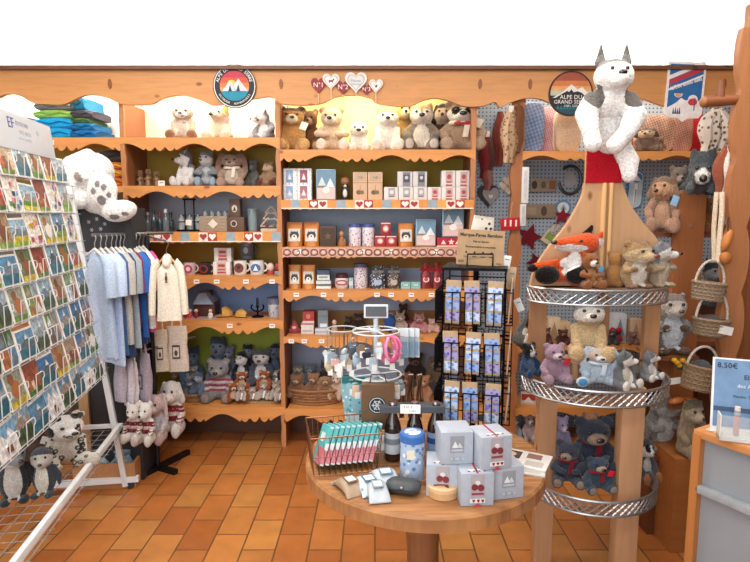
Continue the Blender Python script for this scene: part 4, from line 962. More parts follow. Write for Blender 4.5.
def draw2(t, r):
    b = MB(); ri = r*.93
    for z0, z1, c in ((.6, .99, '#a2543e'), (.35, .6, '#cf7a48'), (.12, .35, '#dba066'), (-.1, .12, '#b7bfae'), (-.62, -.1, '#23242c'), (-.99, -.62, '#1f4f5c')):
        b.prism(chord_band(ri, ri*z0, ri*z1), -.001, .001, C(c))
    b.prism([(-ri*.9, -ri*.2), (-ri*.5, ri*.0), (0, ri*.44), (ri*.3, ri*.2), (ri*.55, ri*.3), (ri*.92, -ri*.1), (ri*.9, -ri*.3)], -.002, 0, C('#e6e4e0'))
    b.prism([(-ri*.9, -ri*.3), (-ri*.45, -ri*.02), (-.2*ri, ri*.12), (-.1*ri, ri*.06), (0, ri*.2), (ri*.12, ri*.05), (ri*.3, ri*.1), (ri*.5, ri*.04), (ri*.9, -ri*.3), (ri*.7, -ri*.5), (-ri*.7, -ri*.5)], -.003, 0, C('#24252d'))
    for k in range(9): b.prism([(ri*(-.62+.155*k-.06), -ri*.74), (ri*(-.62+.155*k+.06), -ri*.74), (ri*(-.62+.155*k), -ri*(.5+.04*(k % 2)))], -.0024, 0, C('#2c7484'))
    b.build('printed_scene', t)
    b = MB(); m = C('#eceae6')
    b.text('ALPE DU', r*.26, frontM(0, -.004, -r*.17), m).text('GRAND SERRE', r*.24, frontM(0, -.004, -r*.38), m).text('1368 - 2225', r*.13, frontM(0, -.004, -r*.55), m); b.build('lettering', t)
badge('badge_sign', 'round dark mountain badge sign on the header board behind the big husky', 571, 93.5, 22, YB1, '#33201e', draw2)
# banner shaped board
p = at(685, 92, YB1); d = depth(YB1, p.z)/F; w, h = 38*d, 58*d
t = thing('shield_sign', 'blue and white shield shaped ski resort sign at the right of the header', 'sign', p, rot=(0, R(2), 0))
def shield(w, h, k=1): return [(-w/2*k, h/2*k), (-w/2*k, -h*.36*k), (-w*.42*k, -h*.43*k), (-w*.12*k, -h*.44*k), (0, -h*.5*k), (w*.12*k, -h*.44*k), (w*.42*k, -h*.43*k), (w/2*k, -h*.36*k), (w/2*k, h/2*k)][::-1]
MB().prism(shield(w, h), 0, .008, C('#f3f1ef')).build('shield_board', t)
b = MB(); kx = .44*w
b.prism([(-kx, h*.46), (-kx, -h*.33), (-kx*.2, -h*.1), (kx*.5, -h*.2), (kx, -h*.12), (kx, h*.46)][::-1], -.001, .001, C('#2f6fae'))
for z0, wd_, c in ((.40, .07, '#f2f0ee'), (.30, .09, '#c23f4e'), (.215, .03, '#eef0f2')):
    b.prism([(-kx, h*(z0-.20)), (kx, h*(z0+.06)), (kx, h*(z0+.06+wd_)), (-kx, h*(z0-.20+wd_))], -.0016, 0, C(c))
b.prism([(-kx, -h*.36), (-kx, -h*.27), (-kx*.35, -h*.16), (-kx*.1, -h*.21), (kx*.15, -h*.13), (kx, -h*.3), (kx, -h*.38), (0, -h*.44)], -.002, 0, C('#f2f1f0'))
b.prism(circ(w*.11, w*.1, -w*.17, -h*.03, 20, PI, 2*PI), -.0026, 0, C('#f2f1f0')).prism(circ(w*.09, w*.08, -w*.17, -h*.035, 20, PI, 2*PI), -.003, 0, C('#e0a050'))
b.prism(circ(w*.13, w*.13, w*.22, -h*.13), -.003, 0, C('#f2f0ee')).prism(circ(w*.12, w*.09, w*.22, -h*.165), -.0036, 0, C('#c8404a')).box((w*.27, -.003, -h*.2), (w*.02, .002, h*.22), C('#2a4a7e'))
for k in range(4): b.prism([(w*(-.27+.055*k-.025), -h*.37), (w*(-.27+.055*k+.025), -h*.37), (w*(-.27+.055*k), -h*(.27-.02*(k % 2)))], -.0036, 0, C('#24365a'))
b.build('printed_scene', t)
b = MB(); b.text('ALPE DU GRAND SERRE', w*.13, frontM(0, -.0035, h*.135, R(19.5)) @ Matrix.Diagonal((.62, 1, 1, 1)), C('#f4f4f4'), bold=.03).text('DOMAINE SKIABLE', w*.05, frontM(0, -.0035, h*.215, R(19.5)), C('#2f6fae')); b.build('lettering', t)
# hearts on sticks
for px, py, wp, hp_, col, edge, txt, lab in ((318.5, 86, 15, 16, '#8c2e34', None, 'N°1', 'red heart sign on a stick reading N°1, leftmost on the header'), (331, 82, 17, 16, '#e8dcd4', '#d8c6c0', 'dog', 'white heart sign with little red animal, beside the N°1 heart'),
    (343, 88, 15, 14, '#8c2e34', None, 'N°2', 'red heart sign on a stick reading N°2, under the biggest heart'), (356, 83, 22, 21, '#e9e4e0', '#cfd6d8', 'script', 'largest white heart sign on a stick with grey centre'),
    (366.5, 90, 12, 11, '#8c2e34', None, 'N°3', 'red heart sign on a stick reading N°3, rightmost red one'), (376, 86.5, 14, 14, '#e8dcd4', '#d8c6c0', 'bird', 'small white heart sign with little dark bird, rightmost heart')):
    dy = .006 if col[1] == '8' else 0
    p = at(px, py, YH-.02+dy); d = depth(p.y, p.z)/F; w, h = wp*d, hp_*d
    t = thing('heart_sign', lab, 'sign', p, 0, 'heart signs on sticks')
    MB().prism(heart_pts(w, h), 0, .005, C(col)).build('heart_board', t); MB().cyl((0, .0025, -h*.45), (0, .0025, -h*.45-.055), .0028, None, 8, wood('#e0c8a8', .7, 'z')).build('stick', t)
    b = MB()
    if edge:
        b.prism(heart_pts(w*.8, h*.8), -.001, .001, C('#d49c98')).prism(heart_pts(w*.7, h*.7), -.0018, .001, C(edge if txt == 'script' else '#efe8e2'))
    if txt[0] == 'N': b.text(txt, w*.42, frontM(0, -.0015, h*.05), C('#f2e6e0'))
    elif txt == 'script': b.text('Mamie', w*.17, frontM(0, -.0025, h*.1), C('#8a9098')).text('d\'amour', w*.14, frontM(0, -.0025, -h*.06), C('#8a9098'))
    elif txt == 'dog': b.box((0, -.0025, h*.06), (w*.26, .001, h*.1), C('#7a2a30')).box((-w*.1, -.0025, -h*.02), (w*.035, .001, h*.13), C('#7a2a30')).box((w*.1, -.0025, -h*.02), (w*.035, .001, h*.13), C('#7a2a30')).box((w*.15, -.0025, h*.14), (w*.08, .001, h*.1), C('#7a2a30'))
    else: b.prism([(-w*.14, h*.14), (0, -h*.12), (w*.16, h*.12), (w*.05, h*.06), (w*.02, h*.16), (-w*.04, h*.04)][::-1], -.0025, -.001, C('#3a2a30'))
    b.build('printed_motif', t)

# ================= PEGBOARD BAYS =================
YP = YB
def hang(name, label, cat, px, py, Y=None, rot=None, group=None): return thing(name, label, cat, at(px, py, Y or YP-.008), 0, group, rot=rot)
def px2m(n, px, py, Y=None): p = at(px, py, Y or YP); return n/F*depth(p.y, p.z)
def hook(t, z, L=.05): MB().tube([(0, .02, z), (0, -.01, z), (0, -.03, z+.008)], .0025, 5, metal('#c0c4c8')).build('hook', t)
# gnome tassels, feathers and tails left of the post
def tassel(name, label, px, py0, py1, wp, cols, Y, head=None, cat='ornament'):
    p = at(px, py0, Y); L = p.z-at(px, py1, Y).z; w = px2m(wp, px, py0, Y); t = thing(name, label, cat, p)
    rs = random.Random(px); n = len(cols)
    for i, c in enumerate(cols):
        b = MB(); x = w*((i+.5)/n-.5) if n > 1 else 0
        b.tube([(x*min(1, k/2)+.006*math.sin(k*1.3+i), -.004*i, -L*(k/8)) for k in range(9)], [w/n*(.25+.75*math.sin(PI*min(k+1, 8)/9)) for k in range(9)], 8, cloth(c) if isinstance(c, str) else c)
        b.build('strand', t)
    if head: MB().box((0, -.02, -.01), (.03, .012, .04), card(head), bev=.002).build('hang_card', t)
    MB().ring((0, 0, .012), .008, .003, .002, metal('#9a9a9a'), 10, 4).build('loop', t)
    return t
tassel('felt_garland', 'dark red felt garland with white card on the pegboard beside the panda', 487, 133, 178, 12, ['#6e2428', '#8a3034', '#5c3a34'], YP-.02, '#ece8e6')
tassel('felt_garland', 'thin dusty red felt strip hanging below the dark red garland', 488, 166, 190, 7, ['#8a4a44', '#9a6a60'], YP-.02)
tassel('fur_tail', 'reddish brown fur tail left of the leopard print one by the post', 500, 112, 166, 9, ['#6a2e26', '#7c3c30'], YP-.03, cat='fur tail')
tassel('fur_tail', 'leopard print fur tail with pale card hanging near the scalloped post', 510.5, 108, 163, 12, [pattern('leopardtail', '#bb9a74', '#5c4028', 48, .3), pattern('leopardtail2', '#9a7650', '#4c3420', 48, .28)], 3.57, '#e4dcd0', cat='fur tail')
tassel('fur_tail', 'slim dark brown fur tail beside the scalloped post', 519, 106, 152, 7, ['#6e4630'], 3.57, cat='fur tail')
t = hang('heart_plaque', 'grey wooden heart with black backing hanging on the pegboard', 'ornament', 488, 197, YP-.006); w = px2m(22, 488, 197); h = px2m(23, 488, 197)
MB().prism(heart_pts(w, h), -.004, .006, C('#2c2a2b')).build('back_heart', t)
o = MB().prism(heart_pts(w*.74, h*.8), -.016, -.006, wood('#8d8a8a', .7, 'z')).prism(heart_pts(w*.2, h*.2), -.019, -.016, C('#c9c6c4')).build('front_heart', t); o.location = (w*.1, 0, 0)
MB().tube([(-.02, 0, h*.4), (0, 0, h*.75), (.02, 0, h*.4)], .002, 5, C('#b8a890')).build('string', t)
t = hang('heart_cluster', 'bunch of pale fabric hearts on strings near the scalloped post', 'ornament', 507, 187); s = px2m(7, 507, 187)
for i, (u, v) in enumerate(((-.55, .1), (.4, .35), (.1, -.6), (-.2, .8), (.7, -.2))): MB(Matrix.Translation((u*s, -.012*i, v*s))).prism(heart_pts(s*1.2, s*1.2), -.006, .006, cloth(['#d8c6b0', '#e6dac8', '#cdb79e'][i % 3])).build('fabric_heart', t)
MB().cyl((0, 0, s), (0, 0, s*3), .0018, None, 5, C('#b8a890')).build('string', t)
t = hang('felt_house', 'red and white felt ornament hanging beside the post above the bookmark sign', 'ornament', 510, 224, 3.571); s = px2m(9, 510, 224, 3.571)
MB().box((0, 0, 0), (s*2.1, .03, s*1.35), cloth('#b8262e'), (0, R(-6), 0), .006).build('felt_body', t)
b = MB()
for k in range(3): b.box((s*(-.6+.6*k), -.017, s*.1), (s*.18, .004, s*.7), cloth('#efe6e2'))
b.build('white_stitching', t); MB().cyl((0, 0, s*.6), (s*.2, 0, s*2.4), .002, None, 5, C('#b8a890')).build('string', t)
def star(label, px, py, wp, col, Y=None, rot=0):
    t = hang('felt_star', label, 'ornament', px, py, Y); r = px2m(wp/2, px, py, Y)
    MB().prism(star_pts(r, .48, 5, rot)[::-1], -.012, .012, cloth(col)).build('star_body', t); MB().cyl((0, 0, r*.8), (0, 0, r*1.7), .0018, None, 5, C('#b8a890')).build('string', t)
star('large dark red felt star on the pegboard right of the scalloped post', 529, 237, 27, '#741f2a', None, .3)
star('small dark red felt star under the wooden blocks', 562, 216, 17, '#8a2630', None, .1)
star('dark red felt star hanging low beside the orange and white fox', 536, 262, 20, '#6a1c26', None, -.4)
star('small red felt star hanging behind the tray of squirrels', 664, 292, 15, '#a02028', None, .2)
t = hang('gift_pouch', 'green and cream gift box hanging beside the red felt star', 'ornament', 549, 237, YP-.03); s = px2m(8, 549, 237)
MB().box((0, 0, 0), (s*1.4, .03, s*1.8), C('#c9c0a4'), (0, R(35), 0), .004).build('carton', t); MB().box((.0, -.017, 0), (s*1.0, .004, s*.8), C('#7c9a4a'), (0, R(35), 0)).build('label', t)
t = hang('bell_bundle', 'speckled grey and red cloth bundle hanging above the fox', 'ornament', 556, 231, YP-.03); s = px2m(9, 556, 231)
MB().ell((0, 0, 0), (s, .03, s*.9), pattern('speck2', '#a5a09c', '#74404a', 70, .3)).build('cloth_body', t); MB().ring((0, 0, s*.8), s*.3, .012, .004, cloth('#7a2a30'), 14, 5).build('tie', t)
# wooden plaques
def plaque(name, label, px0, px1, py0, py1, col, Y=None, items=(), rot=0, cat='plaque'):
    Y = Y or YP-.010; a, c = at(px0, py1, Y), at(px1, py0, Y)
    t = thing(name, label, cat, ((a.x+c.x)/2, Y, (a.z+c.z)/2), rot=(0, rot, 0)); w, h = c.x-a.x, c.z-a.z
    MB().box((0, 0, 0), (w, .018, h), col if not isinstance(col, str) else card(col), bev=.002).build('board', t)
    if items: b = MB(); decal(b, items, w, h, -.009, -h/2); b.build('printed_motif', t)
    return t
drift = wood('#9a8a78', .7, 'x')
plaque('wooden_plaque', 'long grey driftwood plaque with round holes, upper one on the pegboard', 530, 556, 178, 192, drift, None, [('o', -.35, .5, .22, .6, '#4a4038'), ('r', .35, .5, .24, .6, '#8a5c3e'), ('o', 0, .5, .2, .5, '#6b5c4c')])
plaque('wooden_plaque', 'long brown driftwood plaque, lower one on the pegboard', 525, 556, 204, 218, wood('#8c7a66', .7), None, [('o', .1, .5, .2, .7, '#51443a'), ('r', -.3, .5, .3, .5, '#a08e78')])
plaque('tall_card', 'tall narrow white card fixed beside the scalloped post', 521, 529, 167, 203, '#dcdcda', 3.574, [('r', 0, .5, .5, .8, '#c9c9c9')])
plaque('tall_card', 'second tall narrow white card lower beside the scalloped post', 519.5, 526, 204, 226, '#d2d2d0', 3.574, [('r', 0, .5, .5, .8, '#bdbdbd')])
t = hang('horseshoe', 'grey iron horseshoe plaque on the pegboard left of the red panel', 'ornament', 570, 180); s = px2m(11, 570, 180)
MB().tube([(s*math.cos(a), 0, s*1.25*math.sin(a)) for a in [R(130)+R(300)*k/20*-1 for k in range(21)]], .011, 8, metal('#5c6066', .5)).build('iron_bow', t); MB().prism(circ(s*.55, s*.7, 0, 0, 20), -.004, .006, C('#a9adb0')).build('centre_plate', t)
for i, (px, py, lab) in enumerate(((563, 208, 'small round blue rimmed plaque left of the red panel'), (583, 206, 'small round white and blue plaque just under the horseshoe'))):
    t = hang('round_plaque', lab, 'plaque', px, py); s = px2m(8, px, py)
    MB().prism(circ(s, s), -.004, .008, C('#5a86a8')).build('plate', t); MB().prism(circ(s*.72, s*.72), -.007, -.003, C('#cfd8dc')).prism([(-s*.4, -s*.2), (s*.4, -s*.2), (0, s*.45)], -.009, -.006, C('#7b98ac')).build('printed_motif', t)
Yt = YP-.006; a, c = at(626, 209, Yt), at(644, 170, Yt); w, h = c.x-a.x, c.z-a.z
t = thing('souvenir_thermometer', 'long rounded blue souvenir thermometer on the pegboard right of the red panel', 'thermometer', ((a.x+c.x)/2, Yt, (a.z+c.z)/2), rot=(0, R(3), 0))
def capsule(w, h, k=.9): r = w/2; return [(r*math.cos(a_), h/2-r+r*math.sin(a_)) for a_ in [PI*i/12 for i in range(13)]]+[(r*math.cos(a_), -h/2+r+r*math.sin(a_)) for a_ in [PI+PI*i/12 for i in range(13)]]
MB().prism(capsule(w, h), -.008, .008, C('#3f7fb0', .3)).build('backing', t); b = MB()
b.prism(capsule(w*.84, h*.94), -.011, -.007, C('#b6ccd6', .3)).prism(circ(w*.34, w*.3, 0, h*.3), -.013, -.01, C('#4d86ac')).prism([(-w*.3, h*.22), (w*.3, h*.22), (0, h*.36)], -.015, -.012, C('#e6ecee')).box((0, -.012, -h*.1), (w*.16, .004, h*.5), C('#eef0f0')).box((0, -.0145, -h*.16), (w*.06, .003, h*.34), C('#7c8c96'))
b.build('dial_face', t)
# cushions on the upper wall shelf
def plaid(name, a, c2, sc):
    k = ('plaid', name)
    if k in _m: return _m[k]
    t = NT('woven_'+name); co = t.coord((1, 1, 1), (0, R(20), 0)); w1 = t.n('ShaderNodeTexWave', bands_direction='X'); w1.inputs['Scale'].default_value = sc; w2 = t.n('ShaderNodeTexWave', bands_direction='Z'); w2.inputs['Scale'].default_value = sc
    t.l(co, w1.inputs['Vector']); t.l(co, w2.inputs['Vector']); nz = t.noise(t.coord(), 14)
    m1 = t.mix(w1.outputs['Fac'], a, c2); m2 = t.mix(w2.outputs['Fac'], a, c2); t.l(t.mix(.35, t.mix(.5, m1, m2), t.ramp(nz.outputs[0], [(.35, lin(a)), (.65, lin(c2))])), t.p.inputs['Base Color']); t.p.inputs['Roughness'].default_value = .95
    t.bump(w1.outputs['Fac'], .4, .004); _m[k] = t.m; return t.m
def cushion(label, px0, px1, pyt, z, Y, d, m, rz=0, piping=None, tilt=0):
    x, w, h = fit(px0, px1, pyt, z, Y); t = thing('cushion', label, 'cushion', (x, Y+d/2, z), rz, 'cushions on the wall shelf', rot=(tilt, 0, rz))
    rings = []
    for k in range(9):
        v = -1+2*k/8; yy = d/2*v; s = (1-abs(v)**2.6)**.42 if abs(v) < 1 else .0
        s = .80+.2*s if abs(v) < 1 else .62
        e = .5
        rings.append([(w/2*s*math.copysign(abs(math.cos(a))**e, math.cos(a)), yy, h/2+h/2*s*math.copysign(abs(math.sin(a))**e, math.sin(a))) for a in [2*PI*i/32 for i in range(32)]])
    MB().loft(rings, m).build('cushion_cover', t)
    if piping: MB().tube([(w/2*.985*math.copysign(abs(math.cos(a))**.5, math.cos(a)), 0, h/2+h/2*.985*math.copysign(abs(math.sin(a))**.5, math.sin(a))) for a in [2*PI*i/36 for i in range(36)]], .007, 5, cloth(piping), True).build('piping', t)
cushion('blue grey plaid cushion leaning by the scalloped post', 521, 545, 101, ZR, 3.66, .10, plaid('blue', '#43587e', '#8d9db8', 14), 0, '#4c5c7a')
cushion('red and pink patterned cushion right of the blue plaid one', 539, 557, 106, ZR, 3.72, .12, plaid('pinkred', '#9a5058', '#cfaeb0', 22), 0, '#8a2a38')
cushion('plain beige cushion under the dark round badge', 556, 582, 108, ZR, 3.66, .12, cloth('#c4a88c'), 0, '#e0cfb8')
cushion('brown woven check cushion under the shield sign', 637, 676, 114, ZR, 3.68, .13, plaid('brown', '#6a3c2c', '#d8b49c', 20), 0, '#7a4a38')
cushion('smaller rust check cushion right of the brown woven one', 671, 694, 113, ZR, 3.70, .12, plaid('rust', '#6a342c', '#c9a090', 22), 0, '#a02030')
cushion('dark red cushion at the right end of the wall shelf', 684, 703, 105, ZR, 3.78, .12, cloth('#a8202e'), 0, '#c03040', R(0))
plush('plush_moose', 'brown plush moose sitting on the wall shelf behind the husky', 'plush toy', 628, 662, 128, ZR, 3.66, 'moose', dict(main='#6d5544', face='#d8bc9c', cap='#6d5544', ear='flop', earc='#5c4638', belly='#7a6250', pad='#8a7460', arm=0, hy=-.3), -.2)
plush('plush_owl', 'small brown plush owl beside the moose on the wall shelf', 'plush toy', 650, 667, 137, ZR, 3.64, 'owl', dict(main='#8a6650', belly='#b89878', ear='point', earlen=.4, pose='stand', arm=3), -.2)
tassel('fur_pelt', 'white and black spotted fur pelt hanging at the right end of the header', 716, 110, 152, 24, [pattern('spottedfur', '#ddd4c8', '#6b5e52', 40, .33), pattern('spottedfur2', '#c9bfb2', '#4a4038', 36, .3), pattern('spottedfur', '', '', 0)], 3.53, cat='fur')
tassel('fur_pelt', 'russet brown and white fur pelt hanging over the right rack', 727, 146, 198, 17, ['#8a4c38', '#d9cfc4', '#7a3e2e'], 2.60, cat='fur')

# things on the lower wall shelves behind the round stand
YQ = 3.70
for i, (pa, pb, pt_, c, lab) in enumerate(((548, 560, 318, '#d8c0a0', 'pale wooden nativity block on the wall shelf, left of the seated husky'), (560, 570, 322, '#cfae88', 'smaller tan wooden block beside the pale nativity block'), (613, 626, 314, '#c9d0d6', 'pale glass lantern seen under the upper tray'), (630, 641, 319, '#c9a88a', 'tan wooden block right of the red gift bows'))):
    box_good('wooden_block', lab, 'ornament', pa, pb, pt_, ZP, YQ, .07, wood(c, .75, 'z') if i != 2 else C(c, .3), [('t', 0, .55, .7, .6, '#a98c68' if i != 2 else '#7d8ea0'), ('r', 0, .15, .9, .2, '#b89a78' if i != 2 else '#9aa6b0')])
for i, (pa, pb, pt_) in enumerate(((608, 622, 331), (610, 621, 322))):
    x, w, h = fit(pa, pb, pt_, ZP, YQ-.03); hh = .055
    t = thing('gift_bow', 'red ribbon bow, %s of two under the upper tray' % ['lower', 'upper'][i], 'bow', (x, YQ-.03, ZP+.005+.058*i))
    for s in (-1, 1): MB().ell((s*w*.28, 0, hh*.5), (w*.28, .02, hh*.4), cloth('#a81c2c'), (0, s*.3, 0)).build('bow_loop', t)
    MB().ell((0, -.01, hh*.45), (.014, .02, .018), cloth('#8a1622')).build('knot', t)
for i, (pa, pb, pt_, c) in enumerate(((541, 552, 343-14, '#6a3a2c'), (553, 572, 331, '#5a2c22'), (600, 622, 331, '#4a4648'), (622, 642, 333, '#8a6a62'))):
    plush('plush_bear', '%s plush bear seen through the gap between the trays' % ['reddish brown', 'dark brown', 'charcoal', 'dusty brown'][i], 'plush toy', pa, pb, pt_-2, ZP, 3.65, 'gap%d' % i, dict(main=c, muz='#9a8070', ear='round'), 0)
for i, (pa, pb, pt_, c, c2, lab) in enumerate(((521, 536, 392, '#c9c0b6', '#a8342c', 'red and white picture book leaning on the lowest wall shelf'), (531, 546, 396, '#d8d4ce', '#8a8680', 'pale grey picture book beside the red and white one'), (556, 575, 397, '#e0d8cc', '#b04a40', 'flat cream and red carton on the lowest wall shelf'))):
    x, w, h = fit(pa, pb, pt_, ZQ, YQ); t = thing('picture_book', lab, 'book', (x, YQ, ZQ), R(-12))
    MB().box((0, 0, h/2), (w, .02, h), card(c), bev=.001).build('pages', t); b = MB(); decal(b, [('r', 0, .6, .9, .5, c2), ('t', 0, .4, .7, .5, '#e6e0d8')], w, h, -.01); b.build('cover', t)

for i, (pa, pb, pt_, c, lab) in enumerate(((507, 522, 413, '#b9c4cc', 'pale blue plush bear wrapped on the low shelf, left of the stand leg'), (521, 537, 411, '#c9b4b4', 'pinkish grey plush bear on the low shelf beside the stand leg'), (553, 569, 419, '#c4b4d0', 'pale lilac plush bear on the low shelf right of the left stand leg'))):
    plush('plush_bear', lab, 'plush toy', pa, pb, pt_, ZLOW, 3.70, 'low%d' % i, dict(main=c, muz='#dcd2d0', ear='round'), .2-.2*i, 'pastel bears on the low shelf')
# ================= TIERED ROUND STAND =================
XS = xat(600, 2.3, 1.1); YT = 2.36
T1, T2, T3 = zat(285.5, YT), zat(391, YT-.25), zat(500, YT-.25)
st = thing('tiered_stand', 'round tiered pine stand with pierced metal trays and flared backboard', 'display stand', (XS, YT, 0))
pin = wood('#c39a72', .72, 'z'); pin2 = wood('#a87a54', .66, 'z')
prof = [(183, 585.5, 623), (196, 583, 627), (210, 576, 634), (225, 567, 645), (240, 555, 658), (256, 543, 664), (272, 534, 667), (289, 530, 668)]
Lp = [(at(a, y, YT).x-XS, zat(y, YT)) for y, a, _ in prof]; Rp = [(at(c_, y, YT).x-XS, zat(y, YT)) for y, _, c_ in prof]
MB().prism(smooth_line(Lp, 3)+smooth_line(Rp[::-1], 3), 0, .03, pin).build('backboard', st)
zt = zat(183, YT); zb_ = zat(72, YT); x0, x1 = at(588, 150, YT).x-XS, at(621, 150, YT).x-XS
MB().box(((x0+x1)/2, .016, (zt+zb_)/2-.1), (x1-x0, .028, zb_-zt-.2), pin).build('neck_board', st)
MB().box(((x0+x1)/2, -.004, (zt+zat(114, YT))/2), (x1-x0+.012, .012, zat(114, YT)-zt), cloth('#b01424'), bev=.003).build('red_felt', st)
b = MB()
for px in (600.5, 607): x = at(px, 240, YT).x-XS; b.box((x, -.012, (zt+T1)/2), (.014, .022, zt-T1), wood('#e0b47c', .8, 'z'), bev=.003)
b.build('slat', st)
for px, ya, yb, w_, Y in ((537, 289, 380, 16, YT-.0), (650, 289, 380, 15, YT), (602, 289, 380, 10, YT+.05)):
    a, c = zat(ya, Y), zat(yb, Y); MB().box((xat(px, Y, (a+c)/2)-XS, Y-YT, (a+c)/2), (w_/F*depth(Y, 1), .03, a-c), pin2).build('post', st)
for px, w_, Y in ((545.5, 17.5, YT-.03), (628.5, 22.5, YT-.16)):
    a, c = zat(386, Y), 0; MB().box((xat(px, Y, .6)-XS, Y-YT, a/2), (w_/F*depth(Y, .6), .06, a), wood('#b98d68', .72, 'z'), bev=.003).build('leg', st)
gal = metal('#b9bfc4', .38)
def tray(z, rx, ry, hgt, nm):
    N = 60
    MB().prism([(rx*math.cos(PI+PI*i/N), ry*math.sin(PI+PI*i/N)) for i in range(N+1)], -.004, .004, metal('#8d9296', .5), Matrix.Translation((0, 0, z+hgt-.004)) @ Matrix.Rotation(R(90), 4, 'X')).build(nm, st)
    b = MB(); f = lambda t_, zz, k=1: (rx*k*math.cos(PI+PI*t_), ry*k*math.sin(PI+PI*t_), zz)
    for zz, rr in ((z-.004, .005), (z+hgt, .006)): b.tube([f(i/N, zz) for i in range(N+1)], rr, 6, gal)
    n = int(PI*(rx+ry)/2/.030); dt = 1/n
    for i in range(n):
        for s in (-1, 1):
            t0, t1 = (i*dt, (i+2)*dt) if s > 0 else ((i+2)*dt, i*dt)
            if i == n-1: t0, t1 = (i*dt, 1) if s > 0 else (1, i*dt)
            b.tube([f(t0, z), f((t0+t1)/2, z+hgt/2), f(t1, z+hgt)], .0032, 4, gal)
    b.build('pierced_rim', st)
RX = 69/F*depth(YT, T1)
tray(T1-.056, RX, .17, .055, 'tray'); tray(T2-.056, RX*1.04, .27, .055, 'tray'); tray(T3-.056, RX*.95, .27, .055, 'tray')
# big husky hugging the neck of the stand
P, A, X = [], [], []
wh, gr = '#fbfaf8', '#6a6561'
P.append((Vector((.07, .12, .42)), (.25, .17, .36), None, wh)); P.append((Vector((.02, .0, .67)), (.25, .17, .20), None, wh))
H = Vector((.02, -.08, .94)); P.append((H, (.23, .20, .20), None, wh)); P += chain((.02, -.26, .88), (.02, -.32, .865), .10, .075, wh, 3)
A.append((H+Vector((0, .1, .13)), (.25, .24, .17), None, '#85827e'))
for s in (-1, 1):
    A.append((H+Vector((s*.08, -.17, .05)), (.06, .1, .07), None, wh))
    P += path_chain([(-.2, -.02, .66), (-.29, -.13, .5), (-.28, -.24, .3), (-.25, -.27, .15)] if s < 0 else [(.24, -.02, .66), (.27, -.13, .48), (.13, -.25, .27), (.0, -.27, .13)], [.12, .135, .10, .10], wh, 5)
    A.append((Vector((s*.23+.02, -.14, .70)), (.115, .2, .15), None, gr))
    P += [(H+Vector((s*.15, .04, .17+.05*k)), (.07-.018*k, .04, .06), None, '#6d6a66') for k in range(4)]
P += path_chain([(.20, .16, .2), (.3, .05, -.02), (.28, -.04, -.2)], [.13, .12, .085], wh, 5)
for s in (-1, 1): X.append(('eye', [('ell', H+Vector((s*.085, -.18, .06)), .022)], EYEM()))
X += [('nose', [('ell', H+Vector((0, -.275, -.01)), (.05, .032, .036))], EYEM('#1a1616')), ('mouth', [('ell', H+Vector((0, -.286, -.085)), (.008, .01, .035)), ('ell', H+Vector((0, -.27, -.115)), (.04, .01, .008))], EYEM('#3a2e2c'))]
zh = zat(170, YT-.1)
plush('plush_husky', 'large white and grey plush husky hugging the top of the red felt panel', 'plush toy', 572, 643, 45, zat(183, YT-.04), YT-.04, 'bighusky', (P, A, X), 0, None, vox=.013, fuzz=.003)
# --- first tray
Yf = YT-.055
P, A, X = [], [], []
og, bk, w2 = '#d9541c', '#17120f', '#f0ece8'
P += path_chain([(.16, .05, .12), (.08, .0, .3), (.14, -.02, .52)], [.17, .15, .12], og, 5)
P += path_chain([(.20, -.02, .66), (.02, -.1, .66), (-.13, -.15, .67)], [.17, .12, .07], og, 5); P.append((Vector((.0, -.08, .60)), (.18, .11, .075), None, w2))
for s in (-1, 1):
    P += path_chain([(.1+s*.12, .02, .16), (-.10+s*.2, -.14, .12)], [.12, .10], og, 4)
    P.append((Vector((-.10+s*.18, -.22, .17)), (.15, .09, .15), None, bk)); A.append((Vector((-.10+s*.18, -.24, .17)), (.17, .12, .17), None, bk))
    P += [(Vector((.22+.10*(s > 0)+.02*k, .06-.08*(s > 0), .80+.035*k-.1*(s > 0))), (.06-.012*k, .04, .055), None, og if s > 0 else bk) for k in range(4)]
P += path_chain([(-.02, -.04, .36), (-.28, .0, .3), (-.42, -.02, .26)], [.08, .08, .065], og, 4)
A += [(Vector((.0, -.16, .36)), (.13, .12, .24), None, w2), (Vector((-.02, -.14, .595)), (.22, .12, .075), None, w2), (Vector((.36, -.04, .66)), (.08, .09, .09), None, '#e8e4e0'), (Vector((-.43, -.02, .25)), (.09, .09, .08), None, bk)]
P.append((Vector((.34, -.0, .68)), (.08, .05, .1), None, og))
X = [('eye', [('ell', (.09, -.235, .71), .02)], EYEM()), ('nose', [('ell', (-.2, -.17, .685), (.045, .035, .035))], EYEM())]
plush('plush_fox', 'orange and white plush fox with black paws on the upper tray', 'plush toy', 527, 603, 225, T1, Yf, 'fox', (P, A, X), 0, None, vox=.014)
G7 = 'plush animals on the upper tray'
plush('plush_squirrel', 'small brown plush squirrel with blue tag beside the fox', 'plush toy', 577, 604, 252, T1, YT-.10, 'sq1', dict(main='#94582c', muz='#efe2d4', belly='#c08850', ear='point', earlen=.5, card_='#4f9ac0', arm=1), .2, G7)
plush('plush_bear', 'tan plush bear with white label seen from behind on the upper tray', 'plush toy', 607, 628, 251, T1, YT-.06, 'tanbk', dict(main='#b07c44', muz='#b98a54', ear='round', card_='#efece6', eyes=False), 2.6, G7)
plush('plush_chipmunk', 'beige plush chipmunk with pale belly and small red nose', 'plush toy', 619, 656, 240, T1, YT-.08, 'chip', dict(pose='stand', main='#b7966c', belly='#e6ddce', face='#cdb48c', cap='#a58258', ear='round', earlen=.8, hs=1.2, hy=.4, nose='#8a3a30', hand='#8a6646', patch=[((0, .0, .2), (.08, .2, .1), '#8a6a48')]), .2, G7)
